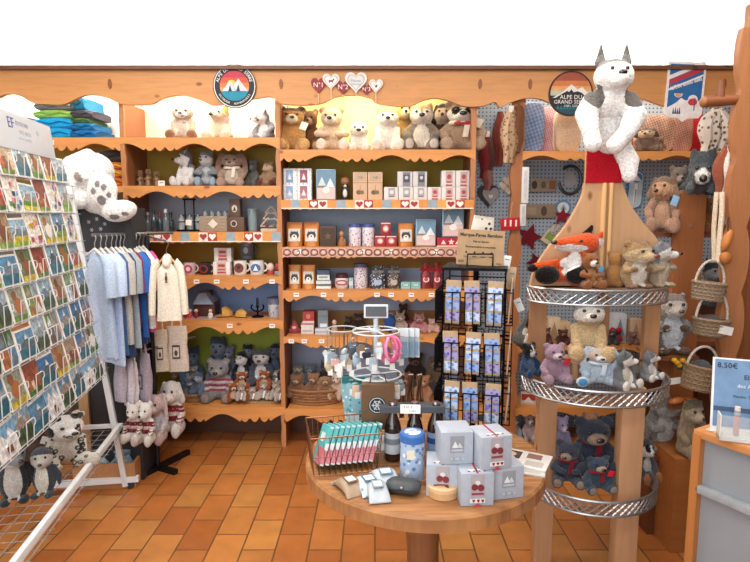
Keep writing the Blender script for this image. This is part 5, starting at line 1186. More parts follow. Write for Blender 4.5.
plush('plush_wolf', 'grey and cream plush wolf looking right on the upper tray', 'plush toy', 646, 678, 240, T1, YT-.04, 'wolf5', dict(pose='stand', main='#a89478', face='#e6e4e0', cap='#7c8088', ear='point', earlen=.5, hy=.9, snout=.12, belly='#cbbca4'), .4, G7)
# --- second tray
G8 = 'plush animals on the middle tray'
plush('plush_badger', 'black and white plush badger in blue at the left end of the middle tray', 'plush toy', 519, 544, 342, T2, YT-.03, 'badger', dict(main='#2a4670', face='#15151a', cap='#15151a', ear='round', earc='#e8e8ea', blaze='#f0f0f0', muz='#d8d8dc', belly='#5a7898', snout=.05, eye='#c9a040'), .5, G8)
plush('plush_bear', 'mauve plush bear holding a red tag on the middle tray', 'plush toy', 538, 571, 342, T2, YT-.12, 'mauve', dict(main='#a98a9c', muz='#d6c4ca', ear='round', card_='#c02430', nose='#241c24', pad='#b79aa8'), .15, G8)
o = thing('husky_pedestal', 'round pale pine post on the middle tray under the seated husky', 'pedestal', (xat(574, YT-.09, T2), YT-.09, T2), 0)
ph = zat(360, YT-.09)-T2
MB().cyl((0, 0, 0), (0, 0, ph), .02, None, 14, pin).build('post', o); MB().cyl((0, 0, ph), (0, 0, ph+.012), .055, None, 20, pin).build('seat_disc', o)
plush('plush_husky', 'grey and tan plush husky sitting raised in the centre of the middle tray', 'plush toy', 563, 607, 300, T2+ph+.012, YT-.10, 'sithusky', dict(main='#8d959e', belly='#cdb48a', face='#e9e2d6', cap='#8d98a4', ear='point', earlen=.4, arm=2, limb='#d2b286', hand='#d8bc94', foot='#cfae84', snout=.12, hp=-.15, nscale=1.2, hy=-.05, patch=[((0, -.05, -.2), (.25, .2, .12), '#cdb184')]), -.1, G8, fuzz=.006)
plush('plush_rabbit', 'pale blue plush rabbit with big blue soles in front of the husky', 'plush toy', 568, 624, 346, T2+.0, YT-.16, 'bluerabbit', dict(main='#a9bccd', muz='#d8dde2', face='#c3b2a4', ear='bunny', earc='#bfcad6', pad='#4f94c4', foot='#c3d0da', scarf='#c6d3de', belly='#b8c8d6', legx=.1, hs=.9), -.15, G8)
plush('plush_wolf', 'dark grey plush wolf cub looking right on the middle tray', 'plush toy', 611, 644, 348, T2, YT-.20, 'wolf6', dict(main='#6a6c70', face='#e9e6e0', cap='#5c6064', belly='#e6e0d4', ear='point', earlen=.7, hy=.9, snout=.12, arm=2, hand=white, foot='#e0dace'), .5, G8)
plush('plush_wolf', 'lighter grey plush wolf cub at the right end of the middle tray', 'plush toy', 638, 668, 349, T2, YT-.09, 'wolf7', dict(main='#84878c', face='#ecebe8', cap='#787c82', belly='#e8e4de', ear='point', earlen=.7, hy=1.1, snout=.13, arm=2, hand=white, foot='#e6e2dc'), .6, G8)
# --- lowest tray
G9 = 'dark plush bears on the lowest tray'
db = '#363c4a'
plush('plush_bear', 'largest charcoal plush bear with red scarf on the lowest tray', 'plush toy', 569, 615, 416, T3+.05, YT-.07, 'dk1', dict(main=db, muz='#9a8272', ear='round', scarf='#7a1c28', muzr=(.12, .09, .09), nscale=1.3, hs=1.15), .0, G9)
plush('plush_bear', 'charcoal plush bear with beige muzzle at the left of the lowest tray', 'plush toy', 548, 583, 440, T3, YT-.10, 'dk2', dict(main='#3c4252', muz='#a08a7a', ear='round', scarf='#7a1c28', pad='#9a8676', arm=1, hy=-.3), -.2, G9)
plush('plush_bear', 'charcoal plush bear with a bright red tag at the front of the lowest tray', 'plush toy', 577, 619, 455, T3-.0, YT-.16, 'dk3', dict(main='#3a4a5a', muz='#b09a88', ear='round', scarf='#8a1c28', card_='#d41c2c', pad='#9a8878', nscale=1.2), .15, G9)
plush('plush_rabbit', 'lilac plush rabbit behind the left leg on the lowest tray', 'plush toy', 552, 572, 415, T3+.1, YT-.02, 'lil', dict(main='#a99aba', muz='#cfc6d6', ear='round'), .2, G9)
plush('plush_bear', 'peach plush bear peeping over the largest charcoal bear', 'plush toy', 578, 600, 411, T3+.1, YT+.02, 'peach', dict(main='#c08a70', muz='#d8b09a', ear='round'), 0, G9)
plush('plush_lemur', 'black and white plush lemur behind the right leg of the stand', 'plush toy', 634, 659, 436, T3-.05, YT+.03, 'lemur', dict(main='#57565a', face='#e8e6e2', cap='#4a484c', belly='#d9d5d0', ear='round', eyepatch='#1c1a1a', tail='#e8e4de', foot='#b0703a'), .3)
plush('plush_rabbit', 'dark grey plush rabbit hanging upside down at the left of the upper tray', 'plush toy', 508, 540, 298, zat(347, 2.5), 2.5, 'uprab', dict(main='#55544e', belly='#d6cab8', hand='#ddd2c2', foot='#ddd2c2', ear='round', arm=0), .6, None, tilt=(0, R(35), 0))

# ================= RACK AND BASKETS ON THE RIGHT =================
YK = 2.85
rk = thing('picket_rack', 'brown pine rack with pointed picket post right of the tiered stand', 'rack', (xat(682, YK, 1), YK, 0)); XK = rk.location.x
brn = wood('#80502f', .6, 'z'); brn2 = wood('#9a6038', .62, 'z')
w_ = 28/F*depth(YK, 1.2); ztp = zat(190, YK)
MB().prism([(-w_/2, 0), (w_/2, 0), (w_/2, ztp-.035), (w_*.3, ztp), (-w_*.3, ztp), (-w_/2, ztp-.035)], -.02, .02, brn2).build('picket_post', rk)
MB().cyl((0, -.02, ztp-.18), (0, -.026, ztp-.18), .008, None, 10, metal('#d0c8b8')).build('bolt', rk)
xr = xat(770, 3.05, 1)-XK
MB().box((xr/2-.02, .22, .55), (xr+.10, .02, 1.1), wood('#5c341e', .6, 'z')).build('back_panel', rk)
zA = zat(233, YK)
for zz, nm in ((zA, 'shelf_board'), (zat(343, YK), 'shelf_board')): MB().box((xr/2-.02, .13, zz-.012), (xr+.12, .2, .024), wood('#8a5232', .62)).build(nm, rk)
MB().box((.02, -.01, zat(466, 2.8)-.03), (.3, .3, .02), brn).build('shelf_board', rk)
wavy_post('carved_post', 'tall carved pine post with wavy edges at the right edge', xat(738, 2.55, 1.6), 2.55, .085, 0, 2.36, wood('#a87048', .62, 'z'), .04, .03, .30)
MB().box((xat(752, 2.75, 1.4), 2.75, 1.15), (.05, .06, 2.3)).build('door_post', None, wood('#8a5430', .6, 'z'))
tag(bpy.data.objects['door_post'], 'plain brown door post behind the carved post at the right edge', 'post')
x, w, h = fit(697, 724, 112, zat(118, 2.62), 2.62); t = thing('log_peg', 'short brown log peg sticking out under the header at right', 'peg', (xat(719, 2.55, 2), 2.55, zat(102, 2.55)))
MB().cyl((-.07, 0, 0), (.07, 0, .01), .025, .022, 12, wood('#8a5230', .6)).ell((-.07, 0, 0), (.018, .025, .025), wood('#9a6238', .6)).build('peg_body', t); MB().cyl((0, 0, .02), (0, 0, .09), .02, .014, 10, wood('#7a4628', .6, 'z')).build('upright', t)
# animals at the top of the rack
plush('plush_wolf', 'shaggy dark grey plush wolf leaning over the picket post, black nose forward', 'plush toy', 678, 722, 150, zat(196, 2.82), 2.80, 'shaggy', dict(pose='lie', main='#565c60', face='#5e6468', cap='#4e5458', muz='#e8e4de', ear='point', earlen=.6, nscale=1.6, snout=.14, muzr=(.12, .1, .1), hp=.35, hs=1.15), -.45, None, fuzz=.022)
plush('plush_bear', 'brown plush bear behind the picket post beneath the shaggy wolf', 'plush toy', 697, 722, 196, zA, 2.92, 'rk1', dict(main='#94643a', muz='#8a8680', ear='round'), 0)
plush('plush_kangaroo', 'taupe plush kangaroo with pale face and blue tag left of the picket post', 'plush toy', 641, 676, 176, zat(233, 2.9), 2.9, 'kanga', dict(main='#8d7460', face='#c99a78', cap='#7c6450', belly='#c49c80', ear='flop', card_='#7fa6c8', hy=-.5, limb='#b89078'), -.4)
plush('plush_bear', 'grey brown plush bear beside the taupe kangaroo', 'plush toy', 664, 688, 165, zat(212, 2.98), 2.98, 'rk2', dict(main='#7a6a60', muz='#a89484', ear='round'), -.2)
plush('plush_wolf', 'dark grey plush wolf in the compartment behind the hanging baskets', 'plush toy', 697, 727, 256, zat(305, 2.98), 2.94, 'rk3', dict(main='#4c4e54', face='#9a9a9c', cap='#3c3e44', ear='point'), .2)
plush('plush_marmot', 'standing grey plush marmot with white belly right of the trays', 'plush toy', 648, 690, 292, zat(353, 2.55), 2.58, 'marmot', dict(pose='stand', main='#8a8684', belly='#d3dae0', face='#c9beb4', cap='#8c8078', ear='round', earlen=.6, hand='#5c4638', foot='#6a5040', nose='#5a4034', fat=1.1, spots=(60, '#b8b4b0', .022)), .05, None, fuzz=.008)
o = thing('perch_board', 'small brown shelf board under the standing marmot', 'shelf', (xat(668, 2.62, 1), 2.62, zat(353, 2.58)-.021)); MB().box((0, 0, .01), (.2, .2, .02), brn).build('board', o); MB().prism([(-.01, -.08), (.01, -.08), (.01, 0), (-.01, 0)], -.05, .1, brn).build('bracket', o)
t = thing('flower_posy', 'yellow and green artificial flowers hanging under the marmot', 'flowers', (xat(673, 2.56, .9), 2.50, zat(356, 2.5)))
for i in range(5): MB().ell((.012*(i-2), -.004*(i % 2), -.02-.012*(i % 3)), (.014, .012, .012), C(['#d9a41c', '#c98a14'][i % 2])).build('blossom', t)
MB().ell((.02, .01, -.04), (.04, .02, .03), C('#2c5a3a')).build('leaves', t)
plush('plush_squirrel', 'grey and white plush squirrel with pointed ears on the low rack shelf', 'plush toy', 642, 682, 390, zat(449, 2.62), 2.65, 'gsq', dict(pose='stand', main='#a5a29e', belly='#dcd9d6', face='#c9c2bc', cap='#94908c', ear='point', earlen=.6, hy=.8, snout=.1, fat=1.15, spots=(40, '#8d8a88', .03)), .3, None, fuzz=.01)
o = thing('plush_plinth', 'dark brown plinth carrying the grey and white squirrel', 'plinth', (xat(664, 2.66, .7), 2.67, 0)); zz = zat(449, 2.62)-.001; MB().box((0, 0, zz/2), (.2, .24, zz), wood('#6a3a22', .6, 'z')).build('plinth_body', o); MB().box((0, 0, zz-.012), (.22, .26, .022), wood('#7a4428', .6)).build('plinth_top', o)
plush('plush_dog', 'beige long eared plush dog draped beside the grey counter', 'plush toy', 674, 708, 399, zat(455, 2.45), 2.48, 'bgdog2', dict(main='#a58f74', face='#b7a58c', cap='#7c7058', ear='flop', earlen=1.6, muz='#c9b8a0', patch=[((0, .05, .2), (.12, .25, .1), '#5c5a4a')]), .2)
MB().box((xat(693, 2.5, .5), 2.52, .245), (.26, .24, .49)).build('storage_box', None, wood('#a0622f', .62)); tag(bpy.data.objects['storage_box'], 'orange brown wooden box beneath the long eared dog', 'box'); bpy.data.objects['storage_box'].location.z = 0
zb2 = zat(455, 2.45); sb_ = bpy.data.objects['storage_box']; sb_.scale.z = zb2/.49
sb_.location = (0, 0, 0)
t = thing('orange_ribbon', 'copper orange ribbon bow lying above the long eared dog', 'bow', (xat(690, 2.5, .9), 2.52, zat(402, 2.5)))
for s in (-1, 1): MB().ell((s*.035, 0, 0), (.04, .02, .016), C('#c8743c', .4), (0, s*.25, 0)).build('bow_loop', t)
MB().ell((0, -.005, 0), .014, C('#a85a2a')).build('knot', t); MB().box((0, .02, -.03), (.12, .03, .03), brn).build('peg', t)
# hanging baskets
def hang_basket(label, px0, px1, py0, py1, hpy, Y, col, tilt=0, inside=None, tagc=None):
    p = at((px0+px1)/2, py1, Y); w = px2m(px1-px0, px0, py1, Y); h = at(px0, py0, Y).z-p.z; hz_ = at(px0, hpy, Y).z-p.z
    t = thing('hanging_basket', label, 'basket', p, 0, 'small wicker baskets hung on the carved post', rot=(0, tilt, 0))
    wicker_basket(t, w/2.3, w/2.6, h, col, 5, 24, 1.12, .0045)
    MB().tube([(w*.46*math.cos(a), 0, h+(hz_-h)*math.sin(a)) for a in [PI*k/16 for k in range(17)]], .006, 6, wicker('#d9cfc0')).build('handle', t)
    if inside: MB().ell((0, 0, h*.8), (w*.34, w*.3, h*.5), cloth(inside)).build('lining', t)
    if tagc: MB().box((w*.2, -w*.42, h*.5), (w*.4, .003, h*.5), card(tagc), (0, R(8), 0)).build('price_tag', t)
    return t
hang_basket('small hanging wicker basket, topmost of three by the carved post', 691, 722, 283, 300, 260, 2.52, '#a58c72', R(6), None)
hang_basket('small hanging wicker basket with white tag, middle one of three', 692, 726, 319, 335, 291, 2.50, '#9c8468', R(4), '#4c4a48', '#e4e2de')
hang_basket('hanging wicker basket with dark lining, lowest of three', 680, 712, 366, 389, 346, 2.46, '#a88a68', R(10), '#4a4c52', None)
t = thing('price_ticket', 'white paper ticket hanging left of the lowest wicker basket', 'price card', at(675, 381, 2.5), rot=(0, R(-8), 0)); MB().box((0, 0, 0), (.05, .002, .03), card('#e6e4e0')).build('ticket', t); MB().cyl((.025, 0, .01), (.05, .0, .03), .001, None, 4, C('#d0c8b8')).build('string', t)
p0 = at(722, 192, 2.52); p1 = at(718, 262, 2.52)
o = MB().tube([p0, p0.lerp(p1, .3)+Vector((.004, 0, 0)), p0.lerp(p1, .7), p1], .011, 8, cloth('#dccbb4')).tube([p0+Vector((-.018, .01, 0)), p0.lerp(p1, .5)+Vector((-.022, .01, 0)), p1+Vector((-.012, .01, 0))], .010, 8, cloth('#d2bfa6')).build('hanging_rope')
tag(o, 'pair of thick cream ropes hanging above the topmost wicker basket', 'rope')
p = at(727, 240, 2.50); o = MB().ell(p, (.02, .02, .05), wood('#c07838', .6, 'z'), (0, .3, 0)).ell(p+Vector((.0, 0, -.08)), (.028, .02, .03), wood('#b06c30', .6, 'z')).cyl(p+Vector((0, 0, .04)), p+Vector((0, 0, .1)), .004, None, 6, C('#4a3020')).build('wooden_clog'); tag(o, 'carved orange wooden clog ornament hanging on the carved post', 'ornament')
# ================= COUNTER AT BOTTOM RIGHT =================
zc = .80; a0 = floor_at(696, 428, zc); a1 = floor_at(750, 446, zc); dv = (a1-a0).normalized(); ang = math.atan2(dv.y, dv.x)
ct = thing('counter', 'grey panelled counter with pine edging at the bottom right corner', 'counter', (a0.x, a0.y, 0), ang)
Lc, Wc = .62, .5
greym = C('#8f969c', .55, var=.05, ns=5)
MB().box((Lc/2, Wc/2+.012, zc/2-.015), (Lc-.02, Wc, zc-.03), greym).build('counter_body', ct)
MB().box((Lc/2, Wc/2, zc-.014), (Lc, Wc+.03, .028), wood('#c98a54', .65), bev=.004).build('edged_top', ct)
MB().box((Lc/2, Wc/2, zc+.001), (Lc-.05, Wc-.03, .004), C('#d8d0c0', .4)).build('top_inlay', ct)
MB().box((.014, -.002, zc/2), (.028, .03, zc-.03), wood('#b9783f', .62, 'z')).build('corner_stile', ct)
MB().box((Lc/2, -.002, zat(484, 1.9)), (Lc-.03, .03, .03), C('#9aa1a6', .5), bev=.006).build('moulding', ct)
MB().box((Lc/2, 0, .06), (Lc-.03, .03, .12), C('#7c8388', .5)).build('plinth', ct)
Ya = a0.y-.02; p = floor_at(712, 434, zc+.004)
mh = thing('menu_holder', 'tilted blue notice in a clear holder standing on the counter', 'notice', (p.x+.03, p.y, zc+.004), R(-22))
w = .2; hh = zat(362, p.y)-zc
X = Matrix.Translation((w/2-.03, .02, 0)) @ Matrix.Rotation(R(-8), 4, 'X')
MB(X).box((0, 0, hh/2), (w, .004, hh), C('#e9ecee')).build('holder_back', mh)
MB(X).box((0, -.003, hh*.53), (w*.93, .003, hh*.9), C('#6f92b8', .4)).box((0, -.005, hh*.32), (w*.93, .003, hh*.06), C('#3c5474')).build('printed_sheet', mh)
b = MB(X); b.text('8,50€', .026, frontM(-w*.28, -.006, hh*.9), C('#1c2838')).text('Elixirs', .022, frontM(w*.1, -.006, hh*.76), C('#1c2838')).text('des Alpes', .018, frontM(w*.05, -.006, hh*.64), C('#e4ecf4')).text('Menthe  Thym', .012, frontM(0, -.006, hh*.5), C('#2a3c54')); b.build('lettering', mh)
tr = thing('tube_rack', 'clear acrylic rack holding glass tubes in front of the blue notice', 'rack', (p.x+.02, p.y-.035, zc+.004), R(-22)); hh2 = .085
MB().box((w*.4, 0, .006), (w*1.0, .05, .012), glass('#e8eeee', .5)).box((w*.4, -.022, hh2/2), (w*1.0, .003, hh2), glass('#eef2f2', .16)).box((-w*.09, 0, hh2/2), (.004, .05, hh2), C('#e4e4e0', .3)).build('acrylic_stand', tr)
for i, (u, c, nm) in enumerate(((.16, '#b0482c', 'amber red'), (.42, '#b9bf78', 'pale yellow green'), (.58, '#a8b04c', 'yellow green'), (.8, '#9aa844', 'moss green'))):
    o = thing('glass_tube', 'glass tube of %s liquid in the acrylic rack' % nm, 'tube', (p.x+.02+u*w*math.cos(R(-22)), p.y-.035+u*w*math.sin(R(-22)), zc+.017), 0, 'liquid tubes on the counter')
    MB().lathe([(.002, 0), (.008, .004), (.008, .07), (.001, .07)], 12, C(c, .15, spec=.7), cap=False).build('liquid', o); MB().lathe([(.0095, 0), (.0095, .088)], 12, glass('#f0f4f4', .25)).build('glass_wall', o); MB().cyl((0, 0, .088), (0, 0, .1), .009, None, 10, C('#d8d4cc')).build('stopper', o)
# ================= POSTCARD RACK ON THE LEFT =================
O = floor_at(132, 488, 0); ax_ = Vector((.163, -.987, 0)).normalized(); nn = Vector((.987, .163, 0))
lean = math.atan(.118); ez = Vector((0, 0, 1))*math.cos(lean)-nn*math.sin(lean); ey = ez.cross(ax_)
MR = Matrix(((ax_.x, ey.x, ez.x, O.x), (ax_.y, ey.y, ez.y, O.y), (ax_.z, ey.z, ez.z, 0), (0, 0, 0, 1)))
rack = thing('postcard_rack', 'white wire postcard rack leaning back at the left edge', 'postcard rack', O); rack.rotation_euler = MR.to_euler()
wm = C('#d6d9dc', .35, var=.03); TEXT_R = Matrix(((-1, 0, 0, 0), (0, 0, 1, 0), (0, 1, 0, 0), (0, 0, 0, 1)))
LR = 1.42
for x in (0, LR):
    MB().box((x, -.03, .87), (.03, .03, 1.7), wm, bev=.003).build('upright', rack)
    MB(MR.inverted()).box(O+ax_*x-nn*.21+Vector((0, 0, .055)), (.5, .03, .03), wm, (0, 0, math.atan2(nn.y, nn.x))).build('base_bar', rack)
    for q in (-.005, -.43):
        b = MB(MR.inverted()); c = O+ax_*x+nn*q+Vector((0, 0, .022)); b.cyl(c-ax_*.012, c+ax_*.012, .021, None, 14, C('#2b2c2e')); b.build('castor', rack)
    MB(MR.inverted()).box(O+ax_*x-nn*.21+Vector((0, 0, .375)), (.36, .02, .02), wm, (0, 0, math.atan2(nn.y, nn.x))).build('cross_bar', rack)
MB().box((LR/2, -.005, .37), (LR, .025, .03), wm, bev=.003).build('tray_rail', rack)
MB().box((LR/2, -.02, 1.66), (LR, .02, .02), wm).build('top_rail', rack)
b = MB(MR.inverted())
for k in range(8): b.cyl(O+nn*(-.02-.055*k)+Vector((0, 0, .352)), O+ax_*LR+nn*(-.02-.055*k)+Vector((0, 0, .352)), .0018, None, 5, C('#8d9094'))
for k in range(22): c = O+ax_*LR*k/21+Vector((0, 0, .349)); b.cyl(c-nn*.01, c-nn*.42, .0014, None, 4, C('#8d9094'))
b.build('wire_tray', rack)
ys = [186, 214, 241, 267, 293, 320, 346, 371]
zr = [zat(y, 2.92)/math.cos(lean) for y in ys]
pic = random.Random(11)
sky = ['#5a90b8', '#8db2c8', '#3f78ae', '#a3bccb']; mtn = ['#6d7f8c', '#8a98a0', '#52646e', '#9b8f86']; mead = ['#5f8a3c', '#7fa046', '#3f6e36', '#c9b32c']; brown = ['#8a5a3c', '#a5683f', '#6e4a38']
def photo(h): return C(h, rough=.3, var=.55, ns=55)
def postcard(kind, w, h):
    b = MB(); b.box((0, 0, h/2), (w, .004, h), card('#eeecea'))
    m = w*.05; W, H_ = w-2*m, h-2*m
    def q(x0, x1, z0, z1, c, y=.0024): b.box((W*((x0+x1)/2-.5), y, m+H_*(z0+z1)/2), (W*(x1-x0), .0012, H_*(z1-z0)), photo(c))
    def tri(P, c, y=.0034): b.prism([(W*(x-.5), m+H_*z) for x, z in P], .002, y, photo(c))
    c = pic.choice
    if kind in ('lake', 'mountain', 'meadow'):
        q(0, 1, 0, 1, c(sky))
        x = pic.uniform(.25, .7)
        tri([(0, .3), (1, .3), (1, .5), (x+.22, .58), (x, pic.uniform(.75, .9)), (x-.2, .55), (0, .62)], c(mtn)); tri([(x-.1, .66), (x+.1, .66), (x, .86)], '#e9eef2', .0042)
        q(0, 1, 0, .36, {'lake': '#2c6c80', 'mountain': '#4a5f3c', 'meadow': c(mead)}[kind], .004)
        if kind == 'meadow': q(0, 1, 0, .16, c(['#c9b92c', '#d8c832', '#8fae3c']), .0046)
        if kind == 'mountain':
            for k in range(5): tri([(.02+.2*k, .1), (.18+.2*k, .1), (.1+.2*k, .42)], '#2c4632', .0052)
    elif kind == 'snow':
        q(0, 1, 0, 1, '#7fb4dc'); tri([(0, .0), (1, 0), (1, .4), (.7, .75), (.5, .5), (.3, .85), (0, .4)], '#e6ecf2'); q(.35, .6, .08, .3, '#7a4a32', .0046); tri([(.3, .3), (.65, .3), (.47, .46)], '#f2f4f6', .005)
    elif kind == 'collage':
        for i, (x0, z0) in enumerate(((0, .52), (.52, .52), (0, 0), (.52, 0))): q(x0, x0+.48, z0, z0+.48, c([c(sky), c(mead), c(brown), c(mtn)])); tri([(x0+.05, z0+.03), (x0+.44, z0+.03), (x0+.25, z0+.36)], c([c(mtn), c(brown), '#dfe4e8']), .0042)
    elif kind == 'village':
        q(0, 1, 0, 1, c(['#a8967e', '#8ca2b2', '#8a4c3e'])); 
        for k in range(4): q(.05+.23*k, .24+.23*k, .05, pic.uniform(.35, .65), c(brown+['#d9c7ac', '#b04a3c']), .0036); 
        q(0, 1, 0, .12, c(mead), .0044)
    elif kind == 'animal':
        q(0, 1, 0, 1, c(['#66805a', '#98a494', '#a48c6c', '#74904a']))
        b.prism([(W*px, m+H_*(.4+pz)) for px, pz in circ(.28, .24, 0, 0, 18)], .002, .004, card(c(brown+['#e6e0d8']))); b.prism([(W*px, m+H_*(.7+pz)) for px, pz in circ(.16, .14, .16, 0, 16)], .002, .0046, card(c(brown))); q(0, 1, 0, .15, c(mead), .005)
    elif kind == 'drawing':
        q(0, 1, 0, 1, '#e6dcd4')
        for k in range(9): x, z = pic.random()*.8, pic.random()*.8; q(x, x+.18, z, z+.14, c(['#c94a6a', '#4a8ac0', '#d8b83c', '#6a9a4a', '#d87a9a', '#3c4a6a']), .0036+.0004*k)
    o = b.mesh('postcard', smooth=0); return o
look = {'lake': 'lake view', 'mountain': 'mountain forest', 'meadow': 'yellow green meadow', 'snow': 'snowy chalet', 'collage': 'four picture collage', 'village': 'village street', 'animal': 'animal portrait', 'drawing': 'colourful drawing'}
ordn = ['first', 'second', 'third', 'fourth', 'fifth', 'sixth', 'seventh', 'eighth', 'ninth']
kinds = ['lake', 'mountain', 'collage', 'village', 'meadow', 'snow', 'animal', 'mountain', 'drawing']
wr = MB()
for r, zz in enumerate(zr):
    zz -= .0
    wb_ = MB(); wb_.cyl((.18, .035, zz), (LR, .035, zz), .002, None, 6, C('#a4a8ac')).cyl((.0, .0, zz), (LR, .0, zz), .002, None, 6, C('#a4a8ac'))
    for k in range(9): wb_.cyl((.18+k*.14, 0, zz), (.18+k*.14, .035, zz), .002, None, 4, C('#a4a8ac'))
    wrow = wb_.build('wire_row', rack)
    for cidx in range(9):
        kd = kinds[(r*4+cidx*3+(r*cidx) % 3) % 9]; land = kd in ('lake', 'snow', 'meadow') and (r+cidx) % 2 == 0
        w, h = (.15, .12) if land else (.122, .15)
        if r >= 6: w, h = w*1.08, h*1.05
        x = .24+.136*cidx+pic.uniform(-.008, .008)
        o = put('postcard', postcard(kd, w, h))
        o.matrix_world = MR @ Matrix.Translation((x, .026, zz+.004)) @ Matrix.Rotation(R(5), 4, 'X') @ Matrix.Rotation(pic.uniform(-.05, .05), 4, 'Y')
        tag(o, '%s postcard, %s rack row from top, %s from far end' % (look[kd], ordn[r], ordn[cidx]), 'postcard', 'postcards on the white wire rack')
        pw = .028
        pk = MB().tube([(x-pw, .036, zz), (x-pw, .044, zz+.055), (x-pw-.012, .046, zz+.062), (x-pw-.012, .047, zz+.08), (x-pw+.004, .047, zz+.086), (x+pw, .047, zz+.086), (x+pw, .040, zz+.03), (x+pw, .036, zz)], .002, 5, wm).build('wire_pocket', wrow)
# header card
hx = .27; hz0 = zat(160, 2.95)/math.cos(lean)-.035; hh = .155
MB().box((.27+hx, .02, hz0+hh/2+.012), (.56, .004, hh), C('#aeb6c0', .4, var=.03)).build('header_card', rack)
b = MB(Matrix.Translation((hx-.02, .0225, 0)))
tx = lambda s, sz, x, z, c: b.text(s, sz, Matrix.Translation((x, 0, z)) @ TEXT_R, card(c))
tx('EF', .062, .42, hz0+hh*.78, '#2a4a86'); tx('ÉDITIONS', .026, .32, hz0+hh*.82, '#8a92a4'); tx('DES ALPES', .024, .30, hz0+hh*.6, '#a0a6b2'); tx('cartes postales', .02, .31, hz0+hh*.44, '#b4b8c0')
b.prism(circ(.012, .012, .17, hz0+hh*.72, 14), 0, .0012, card('#8fb0b8')); b.build('lettering', rack)

# ---------- plush on the rack tray
zt_ = .357
G = 'plush animals in the tray of the postcard rack'
def tp(px, py): return floor_at(px, py, zt_)
lp = tp(76, 470)
plush('plush_leopard', 'white plush snow leopard with black rosettes draped over the rack tray rail', 'plush toy', 48, 104, 412, zt_, lp.y+.06, 'leopard', dict(pose='sit', main='#d8d3c8', face='#eeece8', ear='round', earc='#cfc9be', inner='#4a4644', spots=(150, '#2c2a2b', .04, '#b8b0a4'), arm=2, hs=1.15, snout=.08, hy=.35, fat=1.1, muz='#f2f0ee', patch=[((.1, -.05, .17), (.05, .1, .04), '#2a2828'), ((-.1, -.02, .18), (.05, .1, .04), '#2a2828'), ((-.24, .0, -.02), (.09, .2, .12), '#2a2a2c')], legx=.08), .5, G, vox=.013)
for px0, px1, pt_, py, key, st, lab, rz in (
    (-6, 32, 441, 500, 'pg1', dict(pose='stand', main='#2e3136', face='#8d9094', cap='#26282c', belly='#cfcdc6', ear='none', arm=3, hy=.5), 'grey and black plush penguin, leftmost in the rack tray', .5),
    (27, 60, 446, 494, 'pg2', dict(pose='stand', main='#3a3e46', face='#c9c6be', cap='#4a4e56', belly='#d9d5c8', ear='none', arm=3, hy=.2), 'cream bellied plush penguin between the grey one and the leopard', .2),
    (22, 56, 417, 461, 'br1', dict(main='#5c4c40', muz='#7c6a5a', ear='round', card_='#c9c6c0'), 'dark brown plush bear with pale tag at the back of rack tray', .3),
    (50, 78, 404, 440, 'br2', dict(main='#6e6660', muz='#948a82', ear='round'), 'grey brown plush bear behind the snow leopard', .2)):
    q = tp((px0+px1)/2, py); plush('plush_'+('penguin' if 'penguin' in lab else 'bear'), lab, 'plush toy', px0, px1, pt_, zt_, q.y, key, st, rz, G)

# ---------- dark display cabinet carrying the big white rabbit
Yc = 3.10; zc_ = zat(208, Yc); xl, xr_ = xat(71, Yc, 1.2), xat(133, Yc, 1.2)
cb = thing('display_cabinet', 'tall black panelled cabinet with tan edge under the big white rabbit', 'cabinet', ((xl+xr_)/2, Yc+.11, 0)); w = xr_-xl
MB().box((.02, 0, zc_/2), (w-.04, .2, zc_), C('#2f3034', .6), bev=.003).build('cabinet_body', cb)
MB().box((-w/2+.028, -.012, zc_/2), (.056, .21, zc_), wood('#b08a62', .72, 'z')).build('edge_board', cb)
b = MB()
for i, (px, py) in enumerate(((88, 222), (96, 219), (104, 224), (91, 230), (100, 229))):
    p = at(px, py, Yc); 
    for k in range(3): a = PI*k/3; b.box((p.x-cb.location.x, -.102, p.z), (.022, .002, .003), C('#b9bcc2'), (0, a, 0))
b.build('snowflake_print', cb)
P, A, X = [], [], []
wt, gy = '#fdfcfa', '#8d8a8c'
k_ = .01; f2 = lambda px, py, y: Vector(((px-100-y*(22 if y < -.15 else 0))*k_, y*.75, (205-py)*k_))
P += [(f2(100, 170, -.05), (.185, .2, .2), None, wt), (f2(99, 196, .05), (.18, .18, .2), None, wt), (f2(90, 174, -.2), (.1, .1, .085), None, wt)]
P += path_chain([f2(94, 154, -.06), f2(81, 163, -.14), f2(74, 188, -.2), f2(74, 207, -.2)], [.08, .095, .095, .06], wt, 5, .6)
P += [(f2(107, 191, -.26), (.145, .1, .19), Euler((0, R(8), 0)).to_matrix(), wt), (f2(123, 211, -.28), (.17, .12, .11), Euler((0, R(-14), 0)).to_matrix(), wt)]
P += path_chain([f2(100, 200, 0), f2(116, 210, -.2)], [.13, .11], wt, 4); P += path_chain([f2(88, 186, -.05), f2(84, 202, -.18)], [.09, .075], wt, 4)
for (px, py, r1, r2) in ((107, 200, .042, .05), (100, 191, .028, .036), (104, 184, .028, .038), (110, 187, .026, .036), (114, 195, .02, .028)): A.append((f2(px, py, -.36), (r1, .07, r2), None, gy))
for (px, py, r1, r2) in ((119, 217, .05, .028), (129, 214, .03, .022)): A.append((f2(px, py, -.38), (r1, .09, r2), None, gy))
A.append((f2(86, 176, -.27), (.05, .06, .06), None, '#b3a49c'))
X = [('eye', [('ell', f2(95, 166, -.245), .018)], EYEM()), ('nose', [('ell', f2(87, 172, -.29), (.028, .02, .022))], EYEM('#7c6a66'))]
plush('plush_rabbit', 'large white plush rabbit with grey paw prints sitting on the black cabinet', 'plush toy', 66, 143, 149, zat(222, Yc-.04), Yc+.03, 'bigrabbit', (P, A, X), 0, None, vox=.012, fuzz=.003)

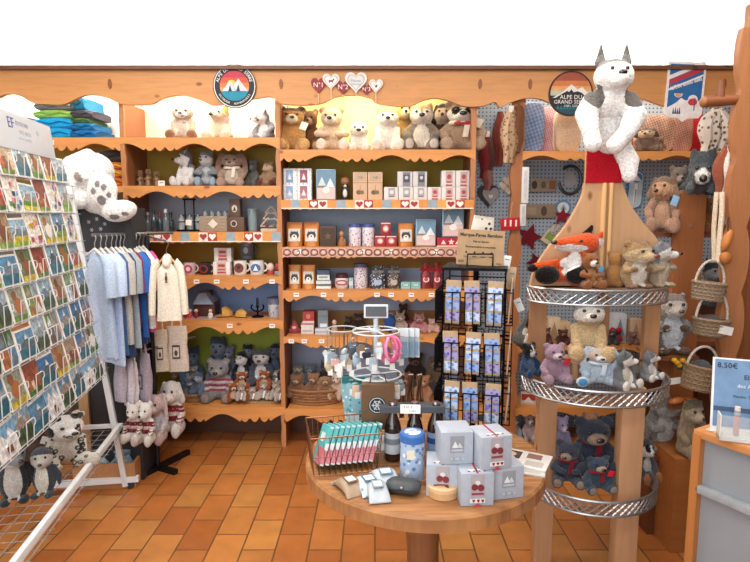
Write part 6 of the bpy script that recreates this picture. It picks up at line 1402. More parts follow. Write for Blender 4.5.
# ================= CLOTHES RAIL =================
RA, RB = at(92, 235, 2.93), at(173, 242, 3.42); RB.z = RA.z-.005
rd = (RB-RA).normalized(); ra = math.atan2(rd.y, rd.x)
rl = thing('clothes_rail', 'dark metal clothes rail full of children\'s shirts beside the black cabinet', 'clothes rail', ((RA.x+RB.x)/2, (RA.y+RB.y)/2, 0)); c0 = rl.location.copy(); L = (RB-RA).length
blk = metal('#8d9094', .4)
hq_ = at(166, 241, 3.06); hq_.z -= .0; MB().cyl(RA-c0, RB-c0, .009, None, 10, blk).cyl(RA+rd*.3-c0, hq_-c0, .006, None, 8, blk).build('hanging_bar', rl)
pm_ = Vector((0, 0, 0))+rd*.08; MB().cyl((pm_.x, pm_.y, 0), (pm_.x, pm_.y, RA.z), .014, None, 12, metal('#3c3e42', .5)).build('pole', rl)
for a in (ra, ra+PI/2): MB().box((pm_.x, pm_.y, .015), (.5 if a == ra else .3, .03, .03), metal('#3c3e42', .5), (0, 0, a)).build('base_bar', rl)
zl = zat(352, 3.15); lo0, lo1 = rd*-.2, rd*.42
MB().cyl((lo0.x, lo0.y, zl), (lo1.x, lo1.y, zl), .007, None, 8, blk).build('lower_bar', rl)
def shirt_mesh(w, h, sl, rs, long=False, hood=False):
    b = MB(); N = 28; rings = []
    for k in range(15):
        v = k/14; ww = w/2*(.34+.66*min(1, v/.13)**.6 if v < .13 else 1.0+.10*(v-.13)); dd = .012+.020*min(1, v*4); r = []
        for i in range(N):
            a = 2*PI*i/N; fold = .012*math.sin(3*a+rs*3+v*2)*v+.006*math.sin(7*a+rs)*v
            r.append(((ww+fold)*math.cos(a), (dd+fold)*math.sin(a), -h*v-(.05*(abs(math.cos(a)))*(1-v)*(v < .2))))
        rings.append(r)
    b.loft(rings)
    for s in (-1, 1):
        p = [(s*w*.40, 0, -.035), (s*(w*.5+.02), 0, -.07), (s*(w*.5+.025+sl*.08), -.006, -.08-sl*.5), (s*(w*.5+.03+sl*.1), -.01, -.09-sl)]
        b.tube(p, [.024, .032, .032, .030], 10)
    if hood: b.ell((0, .01, -.03), (w*.24, .035, .04)); b.ell((0, -.02, -.045), (w*.2, .03, .03))
    return b
def hanger(t, w, m):
    b = MB(); b.tube([(0, 0, .0), (0, 0, .035), (.012, 0, .05), (.02, 0, .062), (.012, 0, .076), (0, 0, .08), (-.012, 0, .074)], .0028, 6, metal('#b9bcc0'))
    b.tube([(-w*.42, 0, -.045), (0, 0, .004), (w*.42, 0, -.045)], .008, 7, m); b.build('hanger', t)
gar = [(.015, '#b4c8e2', .30, .56, 'light blue children\'s shirt nearest the postcard rack'), (.06, '#c6d7ee', .29, .58, 'very pale blue children\'s shirt, second from the rack'), (.10, '#bdd2f0', .30, .62, 'pale blue children\'s shirt, third from the rack'), (.145, '#3f639c', .26, .58, 'denim blue shirt right of the pale blue ones'),
       (.18, '#b9b7b2', .26, .52, 'light grey shirt beside the denim blue one'), (.215, '#2c3f66', .26, .6, 'navy shirt right of the light grey one'), (.245, '#9aa7b0', .25, .55, 'grey blue shirt left of the burgundy one'), (.28, '#8c2444', .24, .44, 'burgundy shirt in the middle of the clothes rail'),
       (.315, '#2f66b4', .25, .50, 'bright royal blue shirt on the clothes rail'), (.345, '#27406e', .25, .54, 'dark blue shirt left of the pink ones'), (.375, '#e8e4e6', .24, .46, 'white shirt hanging left of the pink one'), (.41, '#d6569a', .25, .48, 'bright pink shirt beside the cream hoodie')]
for i, (s, col, w, h, lab) in enumerate(gar):
    p = RA+rd*(s*L/.46*.66); t = thing('hanging_shirt', lab, 'shirt', (p.x, p.y, p.z-.078), ra-PI/2+R(-16)+R([3, -4, 2, -2][i % 4]), 'children\'s shirts on the clothes rail')
    shirt_mesh(w*.86, h, .15, i).build('shirt', t, cloth(col), 60); hanger(t, w, C('#e6e4e0', .4))
p = at(166, 241, 3.06); t = thing('hooded_top', 'cream children\'s hooded top with a small rabbit print facing forward', 'hooded top', (p.x, p.y, p.z-.078), R(8))
t.scale = (.6, .8, 1)
b = shirt_mesh(.19, .365, .24, 2.2, True, True); b.build('hooded_body', t, cloth('#ece5d4'), 60); hanger(t, .18, wood('#c9a070', .7))
MB().ell((.0, -.047, -.125), (.011, .004, .016), C('#4a3a34')).ell((-.005, -.047, -.102), (.003, .003, .012), C('#4a3a34')).ell((.005, -.047, -.102), (.003, .003, .012), C('#4a3a34')).box((0, -.047, -.145), (.02, .004, .01), C('#9a5a4a')).build('rabbit_print', t)
# tote bags and hats
def tote(label, px0, px1, py0, py1, Y, col, pr, rz=0, grp=None):
    p = at((px0+px1)/2, py0, Y); d = depth(Y, p.z)/F; w, h = (px1-px0)*d, (py1-py0)*d*1.0
    t = thing('tote_bag', label, 'bag', p, rz, grp); rings = []
    for k in range(8):
        v = k/7; r = []
        for i in range(20):
            a = 2*PI*i/20; r.append(((w/2*(.9+.1*v))*math.copysign(abs(math.cos(a))**.5, math.cos(a))+.004*math.sin(9*v+i), (.008+.02*math.sin(PI*min(v*.8, 1)))*math.sin(a)+.004*math.sin(5*v), -h*v))
        rings.append(r)
    MB().loft(rings, cloth(col)).build('bag_body', t)
    MB().tube([(-w*.22, 0, -.01), (-w*.16, 0, .07), (0, 0, .1), (w*.16, 0, .07), (w*.22, 0, -.01)], .006, 6, cloth(col)).build('handle', t)
    if pr: MB().box((0, -.033, -h*.55), (w*.36, .003, h*.3), C('#4a4644')).box((0, -.035, -h*.55), (w*.28, .003, h*.22), C(col)).ell((0, -.036, -h*.57), (w*.08, .002, h*.07), C('#4a4644')).build('print', t)
    return t
G = 'tote bags hung below the clothes rail'
tote('cream tote bag with square print, right of the two below the hoodie', 166, 187, 326, 372, 3.36, '#d9cdbf', 1, R(5), G)
tote('cream tote bag with dark print, left of the two below the hoodie', 151, 167, 330, 372, 3.30, '#d2c6b6', 1, R(20), G)
for i, (pa, pb, pt_, pb2, Y, c, lab) in enumerate(((112, 126, 357, 402, 3.02, '#a59fac', 'mauve grey felt bag, leftmost on the lower bar'), (122, 134, 358, 406, 3.06, '#c3bdc6', 'pale lilac felt bag, second on the lower bar'), (130, 137, 362, 404, 3.10, '#e3e0e0', 'white felt bag squeezed between the lilac ones'), (135, 152, 353, 404, 3.13, '#a0949e', 'mauve felt bag with dark print, rightmost on the lower bar'))):
    tote(lab, pa, pb, pt_, pb2, Y, c, i == 3, R(-30), 'felt bags on the lower bar')
# hanging dolls in red jumpers
for i, (pa, pb, pt_, pb2, Y, st, lab) in enumerate((
    (147, 166, 392, 440, 3.22, dict(main='#cbb3b0', ear='bunny', muz='#dcccc8', sweater=['#c9ccd6'], arm=0), 'dusty pink plush rabbit hanging below the felt bags'),
    (162, 184, 380, 432, 3.34, dict(main='#e0d9d4', ear='flop', muz='#eee8e4', sweater=['#8c2028', '#8c2028', '#d9c0b8', '#8c2028', '#8c2028']), 'white plush dog in a red jumper below the cream totes'),
    (140, 152, 400, 442, 3.03, dict(main='#e2dcd8', ear='round', sweater=['#7a1a24', '#7a1a24', '#c9a8a4', '#7a1a24', '#7a1a24']), 'small plush bear in dark red jumper, middle of three'),
    (128, 140, 402, 440, 3.00, dict(main='#ded6d0', ear='round', sweater=['#701822', '#701822', '#c09a98', '#701822', '#701822']), 'small plush bear in dark red jumper nearest the rack foot'))):
    o = plush('plush_'+('rabbit' if 'rabbit' in lab else 'dog' if 'dog' in lab else 'bear'), lab, 'plush toy', pa, pb, pt_, zat(pb2, Y), Y, 'hd%d' % i, st, -.1, 'plush dolls hanging under the clothes')
# crate of plush bags on the floor
c1 = floor_at(136, 488, 0); c2 = floor_at(168, 440, 0); dv = (c2-c1); ang = math.atan2(dv.y, dv.x)
cr = thing('wooden_crate', 'low wooden crate of light blue bags on the floor by the rack', 'crate', c1, ang); Lk, Wk, Hk = dv.length, .34, .15
wd_c = wood('#a8764a', .65)
for nm, c, s in (('side_board', (Lk/2, .008, Hk/2), (Lk, .016, Hk)), ('side_board', (Lk/2, Wk-.008, Hk/2), (Lk, .016, Hk)), ('end_board', (.008, Wk/2, Hk/2), (.016, Wk-.03, Hk)), ('end_board', (Lk-.008, Wk/2, Hk/2), (.016, Wk-.03, Hk)), ('base_board', (Lk/2, Wk/2, .012), (Lk-.03, Wk-.03, .016))):
    MB().box(c, s, wd_c, bev=.002).build(nm, cr)
M = cr.matrix_basis.copy() if False else Matrix.Translation(c1) @ Matrix.Rotation(ang, 4, 'Z')
for i, (u, v, c, lab) in enumerate(((.12, .10, '#8fb4c8', 'light blue plastic bag at the front of the crate'), (.16, .24, '#9fc0cc', 'light blue plastic bag at the front left of the crate'), (.32, .26, '#a9c4d0', 'pale blue plastic bag in the middle of the crate'))):
    q = M @ Vector((u, v, .022)); t = thing('plastic_bag', lab, 'bag', q, i*.7, 'blue bags in the crate')
    b = MB(); rs = random.Random(i); b.lathe([(.05, 0), (.075, .03), (.07, .09), (.04, .13), (.05, .16), (.045, .165)], 18, C(c, .25, spec=.7))
    for vv in b.bm.verts: vv.co += Vector((rs.uniform(-1, 1), rs.uniform(-1, 1), rs.uniform(-.4, .4)))*.008
    b.build('bag_body', t); MB().ring((0, 0, .13), .042, .042, .005, cloth('#d8dce0'), 14, 5).build('tie', t)
for i, (u, v, c, lab) in enumerate(((.26, .12, '#5a4436', 'dark spotted plush dog in the crate'), (.42, .10, '#7a5a44', 'brown plush bear at the far right of the crate'), (.45, .24, '#b79c88', 'beige plush bear at the back of the crate'))):
    q = M @ Vector((u, v, .022)); d = F/depth(q.y, .1); px = 375+q.x*d
    plush('plush_dog' if i == 0 else 'plush_bear', lab, 'plush toy', px-11, px+11, 281-0+((EYE-.2)/q.y*F*.62)-18, .022, q.y, 'crt%d' % i, dict(main=c, muz='#b8a08c', ear='round', spots=(40, '#c9b8a8', .04)), .3, 'plush animals in the crate')
# ================= ROUND TABLE IN FRONT =================
ZT = .70; TC = Vector((.175, 1.90, 0)); TR = .42
tb = thing('round_table', 'round rustic pine table in front crowded with boxes and bottles', 'table', TC)
def topmat():
    t = NT('table_planks'); co = t.coord((1, 9, 1), (0, 0, R(35))); n1 = t.noise(co, 2.2, 4); n2 = t.noise(co, 9, 4)
    a = t.ramp(n1.outputs[0], [(.3, '#74492c'), (.5, '#9c6c42'), (.75, '#b58653')]); bq = t.ramp(n2.outputs[0], [(.35, '#7a4c2c'), (.6, '#c08c58')])
    t.l(t.mix(.35, a, bq), t.p.inputs['Base Color']); t.p.inputs['Roughness'].default_value = .45; t.bump(n2.outputs[0], .15, .004); return t.m
tm = topmat()
MB().lathe([(TR*.97, ZT-.055), (TR, ZT-.048), (TR, ZT-.008), (TR*.985, ZT)], 72, tm).build('tabletop', tb)
MB().lathe([(.20, 0), (.20, .04), (.06, .08), (.055, ZT-.12), (.16, ZT-.056)], 32, wood('#8a5a36', .6, 'z')).build('pedestal', tb)
def tpx(px, py): return floor_at(px, py, ZT)
def tfit(px0, px1, py_base, py_top):
    p = tpx((px0+px1)/2, py_base); d = depth(p.y, ZT+.05)/F; return p, (px1-px0)*d, zat(py_top, p.y)-ZT
# --- five white cartons
def tcarton(label, c, w, h, z, rz, kind):
    t = thing('gift_carton', label, 'box', (c[0], c[1], z), rz, 'white gift cartons on the round table')
    MB().box((0, 0, h/2), (w, w, h), card('#a6afbb'), bev=.002).build('carton', t)
    X = Matrix.Translation((0, 0, 0)); b = MB()
    if kind == 'grey':
        decal(b, [('r', 0, .62, .44, .52, '#8e959c'), ('t', -.06, .62, .2, .2, '#dfe3e6'), ('t', .08, .6, .18, .16, '#c4cad0'), ('r', 0, .44, .36, .06, '#b4bac0'), ('r', 0, .18, .4, .06, '#b9bec4'), ('o', -.1, .18, .08, .1, '#9aa0a6'), ('o', .1, .18, .08, .1, '#9aa0a6')], w, h, -w/2)
    else:
        decal(b, [('r', 0, .56, .42, .8, '#a9a3a8'), ('o', -.09, .58, .2, .2, '#7a3038'), ('o', .1, .56, .2, .2, '#7a3038'), ('o', 0, .72, .16, .12, '#d9d4d4'), ('r', 0, .38, .36, .06, '#8a4048'), ('r', 0, .17, .46, .13, '#e4e0e0'), ('h', -.12, .17, .09, .1, '#8a2430'), ('h', .02, .17, .09, .1, '#8a2430'), ('h', .15, .17, .09, .1, '#8a2430'), ('t', 0, .04, .3, .1, '#b4404c')], w, h, -w/2)
    b.build('label', t)
    b = MB()
    if kind == 'red': b.box((0, -.0, h+.0005), (w*.06, w*.98, .001), card('#a83040')).box((0, w*-.3, h+.0005), (w*.5, w*.14, .001), card('#dcd6d6'))
    for k in range(4): b.box((w*(-.24+.16*k), -w*.36, h+.001), (w*.07, w*.05, .001), card('#9a3a44' if kind == 'red' else '#b4b8be'))
    b.build('top_print', t); return t
zt0 = ZT+.0005; BW = .098; BH = .10
ps = [(444, 497, 'red'), (476, 506, 'red'), (505, 499, 'grey')]
base = []
for i, (px, py, k) in enumerate(ps):
    p = tpx(px, py); c = (p.x, p.y+BW/2); base.append(c)
    tcarton('white carton with %s label, %s of the three on the table top' % (['red', 'red hearts', 'grey'][i], ['left', 'middle', 'right'][i]), c, BW, BH, zt0, R([-6, 4, 12][i]), k)
ztop_ = zt0+BH+.001
for i, (px, py, k, rz) in enumerate(((456, 465, 'grey', 4), (493, 470, 'red', 14))):
    p = floor_at(px, py, ztop_); tcarton('white carton with %s, %s of two stacked on top' % (['grey label', 'red label and ribbon'][i], ['left one', 'right one'][i]), (p.x, p.y+BW/2+.006), BW, BH, ztop_, R(rz), k)
# --- beer bottles with carton carrier
bp = []
for i, (px, py) in enumerate(((393, 463), (415, 462), (436, 462))):
    p, w, h = tfit(px-8.5, px+8.5, py, 404); bp.append((p, w, h))
    t = thing('beer_bottle', 'brown beer bottle, %s of the three under the dark carrier' % ['left one', 'middle one', 'right one with blue label'][i], 'bottle', (p.x, p.y+w/2, zt0), 0, 'brown beer bottles on the table')
    MB().lathe([(w*.45, 0), (w*.5, .006), (w*.5, h*.55), (w*.42, h*.64), (w*.2, h*.80), (w*.17, h*.95)], 22, C('#2a1710', .1, spec=.8)).build('glass_body', t)
    MB().cyl((0, 0, h*.945), (0, 0, h*.99), w*.21, w*.19, 16, metal('#c9b4b8')).build('crown_cap', t)
    MB().lathe([(w*.505, h*.14), (w*.508, h*.15), (w*.508, h*.48), (w*.505, h*.49)], 22, card(['#aeb4ba', '#9aa0a8', '#7f9cc0'][i]), cap=False).lathe([(w*.511, h*.3), (w*.511, h*.4)], 22, card(['#6e767e', '#5c6670', '#2c4c86'][i]), cap=False).build('paper_label', t)
p0, w0, h0 = bp[0]; p2 = bp[2][0]; zc2 = zt0+h0*.84
x0, x1 = floor_at(381, 415, zc2).x, floor_at(447, 415, zc2).x; yc = p0.y+w0/2
t = thing('bottle_carrier', 'dark grey cardboard carrier slotted over the three bottle necks', 'carrier', ((x0+x1)/2-.004, yc, zc2))
# sleeve with three round openings: four rails between the necks, so that the bottles pass through it
wl = x1-x0; xs_ = [b_[0].x-(x0+x1)/2+.004 for b_ in bp]; dk2 = card('#4a5058')
b = MB(); hk = h0*.10; dep_ = w0*.95; nr = w0*.23
b.box((0, -dep_/2+(dep_/2-nr)/2, hk/2), (wl, dep_/2-nr, hk), dk2).box((0, dep_/2-(dep_/2-nr)/2, hk/2), (wl, dep_/2-nr, hk), dk2)
ed = [-wl/2]+[v for xx in xs_ for v in (xx-nr, xx+nr)]+[wl/2]
for k in range(0, 8, 2): b.box(((ed[k]+ed[k+1])/2, 0, hk/2), (ed[k+1]-ed[k], nr*2, hk), dk2)
b.build('carton_sleeve', t)
t2 = thing('price_sign', 'small white price sign lying on the dark bottle carrier', 'price card', ((x0+x1)/2-.012, yc-dep_/2-.012, zc2+hk*.2), R(-3), rot=(R(-25), 0, R(-3)))
MB().box((0, 0, .014), (.068, .003, .03), card('#eceae6'), bev=.0008).build('card', t2); b = MB(); b.text('4,50 €', .012, frontM(-.008, -.002, .02), card('#2c3c34')).text('la bière', .008, frontM(.008, -.002, .008), card('#2c3c34')); b.build('lettering', t2)
# --- blue and white tin
p, w, h = tfit(400, 426, 483, 437); t = thing('round_tin', 'blue lidded tin with white flower print in front of the bottles', 'tin', (p.x, p.y+w/2, zt0))
MB().lathe([(w*.47, 0), (w*.48, .003), (w*.48, h*.84)], 28, pattern('blueflower', '#a9bcd6', '#e6ebf2', 55, .33, '#5c7fb4')).build('can_body', t)
MB().lathe([(w*.5, h*.82), (w*.5, h*.97), (w*.46, h), (w*.3, h*1.0)], 28, C('#3c6cb0', .3)).build('lid', t)
MB().lathe([(w*.32, h*1.0), (w*.32, h*1.004), (.001, h*1.004)], 20, pattern('lidflower', '#d9dfe8', '#6f8fc0', 60, .3)).box((-w*.1, -w*.485, h*.6), (w*.3, .002, h*.2), card('#e6e0c8')).build('printed_motif', t)
# --- round wooden box at the front
p = tpx(444, 499); t = thing('round_box', 'small round wooden box with dark engraving at the front edge of table', 'box', (p.x, p.y+.03, zt0))
MB().lathe([(.046, 0), (.048, .002), (.048, .024)], 30, wood('#c9a070', .75)).build('box_body', t); MB().lathe([(.05, .022), (.05, .034), (.046, .037)], 30, wood('#d6b084', .78)).build('lid', t)
b = MB(Matrix.Translation((0, 0, .0375)))
for k in range(5): b.ell((.028*math.cos(k*1.26), .028*math.sin(k*1.26), 0), (.010, .006, .0008), C('#5c3a28'), (0, 0, k*1.26)); 
b.box((0, 0, 0), (.03, .012, .001), C('#5c3a28')); b.build('engraving', t)
# --- magazines
for i, (px, py, rz, c, lab) in enumerate(((524, 462, -28, '#d8d6d2', 'open magazine with pictures, uppermost by the right edge of table'), (520, 466, -20, '#c4c2be', 'closed magazine lying beneath the open one'))):
    p = tpx(px, py); zz = zt0+(.0065 if i == 0 else 0); t = thing('magazine', lab, 'magazine', (p.x, p.y, zz), R(rz), 'magazines on the round table')
    MB().box((0, 0, .003), (.17, .13, .006), card(c), bev=.001).build('pages', t); b = MB()
    b.box((-.045, .02, .0063), (.06, .06, .0006), card('#4a3a38')).box((.03, .03, .0063), (.05, .04, .0006), card('#8a6a60')).box((-.04, -.04, .0063), (.05, .025, .0006), card('#a8a6a2')).box((.04, -.03, .0063), (.06, .04, .0006), card('#b9b6b0')).ell((-.05, .02, .0064), (.02, .02, .001), card('#c9a898')); b.build('printed_page', t)
# --- wire basket with turquoise and pink packs
p = tpx(342, 470); bk = thing('wire_basket', 'copper wire basket full of turquoise and pink packs on the table', 'basket', (p.x, p.y+.05, zt0), R(12)); cop = metal('#9a6a50', .4)
bw, bd, bh = .215, .17, .135
b = MB()
for zz, e in ((.004, 0), (bh*.5, .004), (bh, .010)):
    P4 = [(-bw/2-e, -bd/2-e, zz), (bw/2+e, -bd/2-e, zz), (bw/2+e, bd/2+e, zz), (-bw/2-e, bd/2+e, zz)]
    for a, c in zip(P4, P4[1:]+P4[:1]): b.cyl(a, c, .0026 if zz == bh else .0014, None, 6, cop)
for k in range(13):
    x = -bw/2+bw*k/12
    for s in (-1, 1): b.cyl((x, s*bd/2, .004), (x*1.06, s*(bd/2+.01), bh), .001, None, 4, cop)
    b.cyl((x, -bd/2, .004), (x, bd/2, .004), .001, None, 4, cop)
for k in range(9):
    y = -bd/2+bd*k/8
    for s in (-1, 1): b.cyl((s*bw/2, y, .004), (s*(bw/2+.01), y*1.06, bh), .001, None, 4, cop)
b.build('wire_frame', bk)
MBk = Matrix.Translation((p.x, p.y+.05, zt0)) @ Matrix.Rotation(R(12), 4, 'Z')
for i in range(10):
    x = -.088+.0185*i; q = MBk @ Vector((x, -.005, .010))
    t = thing('soap_pack', 'turquoise and pink pack, %s from left in the copper wire basket' % (ordn+['tenth'])[i], 'pack', q, 0, 'turquoise packs in the wire basket'); t.rotation_euler = (R(-16), R(20), R(12))
    MB().box((0, 0, .066), (.014, .125, .13), card(['#4fb0b4', '#5cb8ba', '#46a6ae'][i % 3]), bev=.002).build('carton', t)
    b = MB(); b.box((0, -.0632, .066), (.0125, .001, .128), card('#dfe2e4')).box((0, -.0638, .10), (.0125, .001, .05), card('#63b8bc')).box((0, -.0638, .03), (.0125, .001, .045), card('#cf7f8c'))
    b.box((0, 0, .1312), (.0125, .12, .001), card('#8fc8ca')).box((-.0072, -.02, .03), (.001, .085, .055), card('#c9707e')).box((-.0072, .0, .09), (.001, .06, .03), card('#d6e6e6')).build('label', t)
# --- pouches at the front
pat = pattern('iceprint', '#b9c4cc', '#6f94ac', 40, .24)
for i, (px0, px1, py, pt_, m, rz, lab) in enumerate(((337, 360, 494, 470, C('#a08a72', .4), 30, 'kraft coloured pouch, leftmost at the front of table'), (355, 380, 493, 468, pat, 22, 'white ice patterned pouch beside the kraft one'), (372, 398, 486, 464, pat, 12, 'white and blue pouch in front of the left bottle'), (366, 388, 500, 478, C('#b0b9c0', .3), 10, 'silver white pouch at the front edge of the table'))):
    p = tpx((px0+px1)/2, py); t = thing('foil_pouch', lab, 'pouch', (p.x, p.y+.03, zt0+.001*i), R(rz), 'pouches lying on the front of the table'); w = (px1-px0)/F*depth(p.y, ZT); L = .115; rings = []
    for k in range(9):
        v = k/8; hh_ = .004+.034*math.sin(PI*min(1, v*1.02))**.7; rings.append([(w*.5*(1-.06*math.sin(PI*v))*math.copysign(abs(math.cos(a))**.6, math.cos(a)), -L/2+L*v, max(0, hh_/2+hh_/2*math.sin(a))) for a in [2*PI*j/20 for j in range(20)]])
    MB().loft(rings, m).build('bag', t); MB().box((0, L/2-.004, .003), (w*.98, .012, .004), card('#b9c0c6')).build('seal_strip', t); MB().box((0, -.01, .0385), (w*.5, .045, .001), card(['#7a5a40', '#4a6a80', '#6a8aa4', '#8a9aa4'][i])).box((0, -.01, .039), (w*.38, .03, .001), card('#e6e4e0')).build('label', t)
p = tpx(404, 497); t = thing('glasses_case', 'dark grey case lying at the front edge of the table', 'case', (p.x, p.y+.03, zt0), R(-14)); w = .105
MB().loft([[(w*(k/8-.5), .036*math.cos(a)*(1-abs(k/4-1)**5*.5), .022+.022*math.sin(a)*(1-abs(k/4-1)**4*.6)) for a in [2*PI*j/18 for j in range(18)]] for k in range(9)], C('#3f4548', .45)).build('case_body', t); MB().box((0, -.0355, .022), (w*.8, .003, .003), C('#24282a')).build('seam', t); MB().ell((0, -.036, .03), (.008, .004, .005), metal('#8d9092')).build('clasp', t)

# ================= WHITE KEYRING SPINNER =================
Yw = 1.985; xw = xat(376, Yw, 1.0)
sp = thing('keyring_stand', 'white revolving keyring stand with two wire rings and a sign holder', 'display stand', (xw, Yw, zt0))
wm2 = C('#c6d0d6', .35, var=.03); zz = lambda py: zat(py, Yw)-zt0
MB().lathe([(.075, 0), (.075, .008), (.02, .014), (.012, .02)], 24, wm2).build('foot', sp)
MB().cyl((0, 0, .01), (0, 0, zz(318)), .009, None, 12, wm2).build('pole', sp)
MB().box((0, -.005, zz(311)), (.088, .008, .05), wm2, (R(-12), 0, 0), .003).box((0, -.011, zz(311)), (.074, .004, .036), C('#4a4e52', .5), (R(-12), 0, 0)).build('sign_holder', sp)
for py, rr in ((331, .085), (374, .092)):
    b = MB(); b.ring((0, 0, zz(py)), rr, rr, .003, wm2, 36, 6)
    for k in range(4): b.cyl((0, 0, zz(py)), (rr*math.cos(k*PI/2+.4), rr*math.sin(k*PI/2+.4), zz(py)), .003, None, 5, wm2)
    b.ell((0, 0, zz(py)), (.02, .02, .014), wm2).build('wire_ring', sp)
MB().lathe([(.055, zz(385)), (.05, zz(381)), (.012, zz(378))], 20, wm2).build('lower_hub', sp)
xk = xat(342, Yw, 1.1); 
b = MB(); b.ring((xk-xw, .02, zz(330)), .055, .055, .0026, C('#b4b8b8', .4), 28, 6).cyl((xk-xw+.055, .02, zz(330)), (0, 0, zz(330)), .004, None, 6, wm2).build('side_ring', sp)
rs = random.Random(3)
kc = ['#c9d6dc', '#dfe2e0', '#b8a888', '#8fa4b4', '#d8a8a0', '#e6e8e8', '#a5b4bc', '#c9b48c', '#6d7c8c', '#d9dfe4']
nkey = 0
def keyring(x, y, zt__, L, col, lab, k):
    t = thing('keyring', lab, 'keyring', (x, y, zt__), rs.uniform(-.6, .6), 'keyrings on the white revolving stand')
    MB().cyl((0, 0, 0), (0, 0, -L), .0016, None, 5, metal('#a8a49a')).ring((0, 0, -L-.006), .007, .004, .0014, metal('#a8a49a'), 12, 4).build('chain', t)
    b = MB(Matrix.Translation((0, 0, -L-.036)))
    if k % 4 == 0: b.prism(heart_pts(.034, .036), -.004, .004, C(col, .4))
    elif k % 4 == 1: b.box((0, 0, 0), (.026, .006, .044), C(col, .4), bev=.002)
    elif k % 4 == 2: b.ell((0, 0, 0), (.017, .010, .022), C(col, .5)).ell((0, 0, .022), .011, C(col, .5))
    else: b.prism(circ(.018, .021), -.003, .003, C(col, .35))
    b.build('charm', t); MB().box((.004, -.008, -L-.05), (.018, .001, .024), card('#e6e4e0')).build('price_tag', t)
for i in range(12):
    a = PI+PI*(i+.5)/12 if i < 9 else rs.uniform(0, PI); keyring(xk+.056*math.cos(a), Yw+.02+.056*math.sin(a), zt0+zz(330)-.006, .055+.02*(i % 3), kc[i % 10], '%s keyring on the small side ring of the white stand, %s along' % (['heart shaped', 'oblong', 'animal shaped', 'round'][i % 4], (ordn+['tenth', 'eleventh', 'twelfth'])[i]), i)
for i in range(12):
    a = PI+PI*(i+.5)/12; keyring(xw+.086*math.cos(a), Yw+.086*math.sin(a), zt0+zz(331)-.006, .012+.022*((i*7) % 3), ['#5c7f9c', '#3c4650', '#9cb4c4', '#7c6a58', '#2c3440', '#a9bcc8', '#c9d4da', '#d86a94', '#d0608c', '#e08aa8', '#b8c6cc', '#8fb4c8'][i], '%s keyring hanging from the upper large ring, %s along the ring' % (['heart shaped', 'oblong', 'animal shaped', 'round'][i % 4], (ordn+['tenth', 'eleventh', 'twelfth'])[i]), i)
for i in range(7):
    a = PI+PI*(i+.5)/7; keyring(xw+.093*math.cos(a), Yw+.093*math.sin(a), zt0+zz(374)-.006, .004, ['#8fb8bc', '#d0b49c', '#c98a84', '#a9b0b4', '#b06a6a', '#d6c6b0', '#8f9aa4'][i], '%s keyring hanging from the lower large ring, %s along the ring' % (['heart shaped', 'oblong', 'animal shaped', 'round'][i % 4], ordn[i]), i)
t = thing('bead_bracelet', 'bunch of pink beaded bracelets hanging on the keyring stand', 'bracelet', (xat(393, 1.90, 1.08), 1.895, zat(348, 1.9)))
for k in range(4): MB(Matrix.Rotation(k*.5-.7, 4, 'Z')).tube([(.028*math.cos(a), .006*k-.01, .042*math.sin(a)) for a in [2*PI*j/20 for j in range(20)]], [.005+.0015*(j % 2) for j in range(20)], 6, C(['#d45c8c', '#e07aa0', '#c04878', '#e59ab8'][k], .35), closed=False).build('bead_loop', t)
for i, (px, c) in enumerate(((404, '#b8c8d2'), (410, '#a8bccc'), (415, '#c4cfd6'))):
    t = thing('hanging_pack', 'pale blue hanging packet, %s of three at the right of the keyring stand' % ['left one', 'middle one', 'right one'][i], 'packet', at(px, 328, 2.02), R(-30), 'pale blue packets on the keyring stand')
    MB().box((0, 0, -.055), (.04, .006, .11), film(c, .75), bev=.002).build('film_bag', t); MB().box((0, -.0035, -.016), (.04, .001, .03), card('#dfe6ea')).box((0, -.0035, -.075), (.03, .001, .05), card('#7f9cb4')).build('label', t); MB().cyl((0, 0, -.002), (0, .0, .012), .0015, None, 4, metal('#b0b0b0')).build('hanger_loop', t)
# turquoise shiny gift bag and kraft bag with snowflake badge, hung from the stand
p = at(354, 376, 2.05); t = thing('foil_gift_bag', 'tall shiny turquoise foil bag standing behind the turquoise packs', 'bag', (p.x, p.y, zt0+.0))
hh = zat(376, 2.05)-t.location.z; w = 24/F*depth(2.05, .9)
MB().loft([[(w*(.42+.08*v)*math.cos(a)+.006*math.sin(v*6), .022*math.sin(a)*(1-.5*v)+.008*v, hh*v) for a in [2*PI*j/18 for j in range(18)]] for v in [k/9 for k in range(10)]], pattern('foil', '#8cbcc8', '#3c929c', 70, .3, '#d8eef2')).build('bag', t)
MB().box((0, -.002, hh*.95), (w*.98, .03, hh*.1), C('#2f7f84', .3)).build('top_fold', t); MB().box((-.002, -.022, hh*.35), (w*.5, .002, hh*.16), card('#dfe9ec'), (0, .1, 0)).build('label', t)
Yk2 = 1.885; p = at(378, 383, Yk2); w = 33/F*depth(Yk2, .9); hh = p.z-zat(428, Yk2)
t = thing('kraft_bag', 'brown kraft bag with black snowflake badge hanging under the keyring stand', 'bag', (p.x, p.y, p.z-hh))
MB().box((0, 0, hh/2), (w, .035, hh), C('#65492f', .7), bev=.004).build('bag', t)
b = MB(Matrix.Translation((-.003, -.0185, hh*.55))); rr = w*.26
b.prism(circ(rr, rr, n=30), -.001, 0, C('#20262e')).tube([(rr*.86*math.cos(a), -.0018, rr*.86*math.sin(a)) for a in [2*PI*j/24 for j in range(24)]], .0012, 4, C('#cfd6da'), True)
for k in range(3): a = PI*k/3; b.box((0, -.002, 0), (rr*1.25, .001, rr*.12), C('#cfd6da'), (0, a, 0))
for k in range(6): a = PI*k/3; b.box((rr*.45*math.cos(a), -.002, rr*.45*math.sin(a)), (rr*.09, .001, rr*.4), C('#cfd6da'), (0, -a, 0))
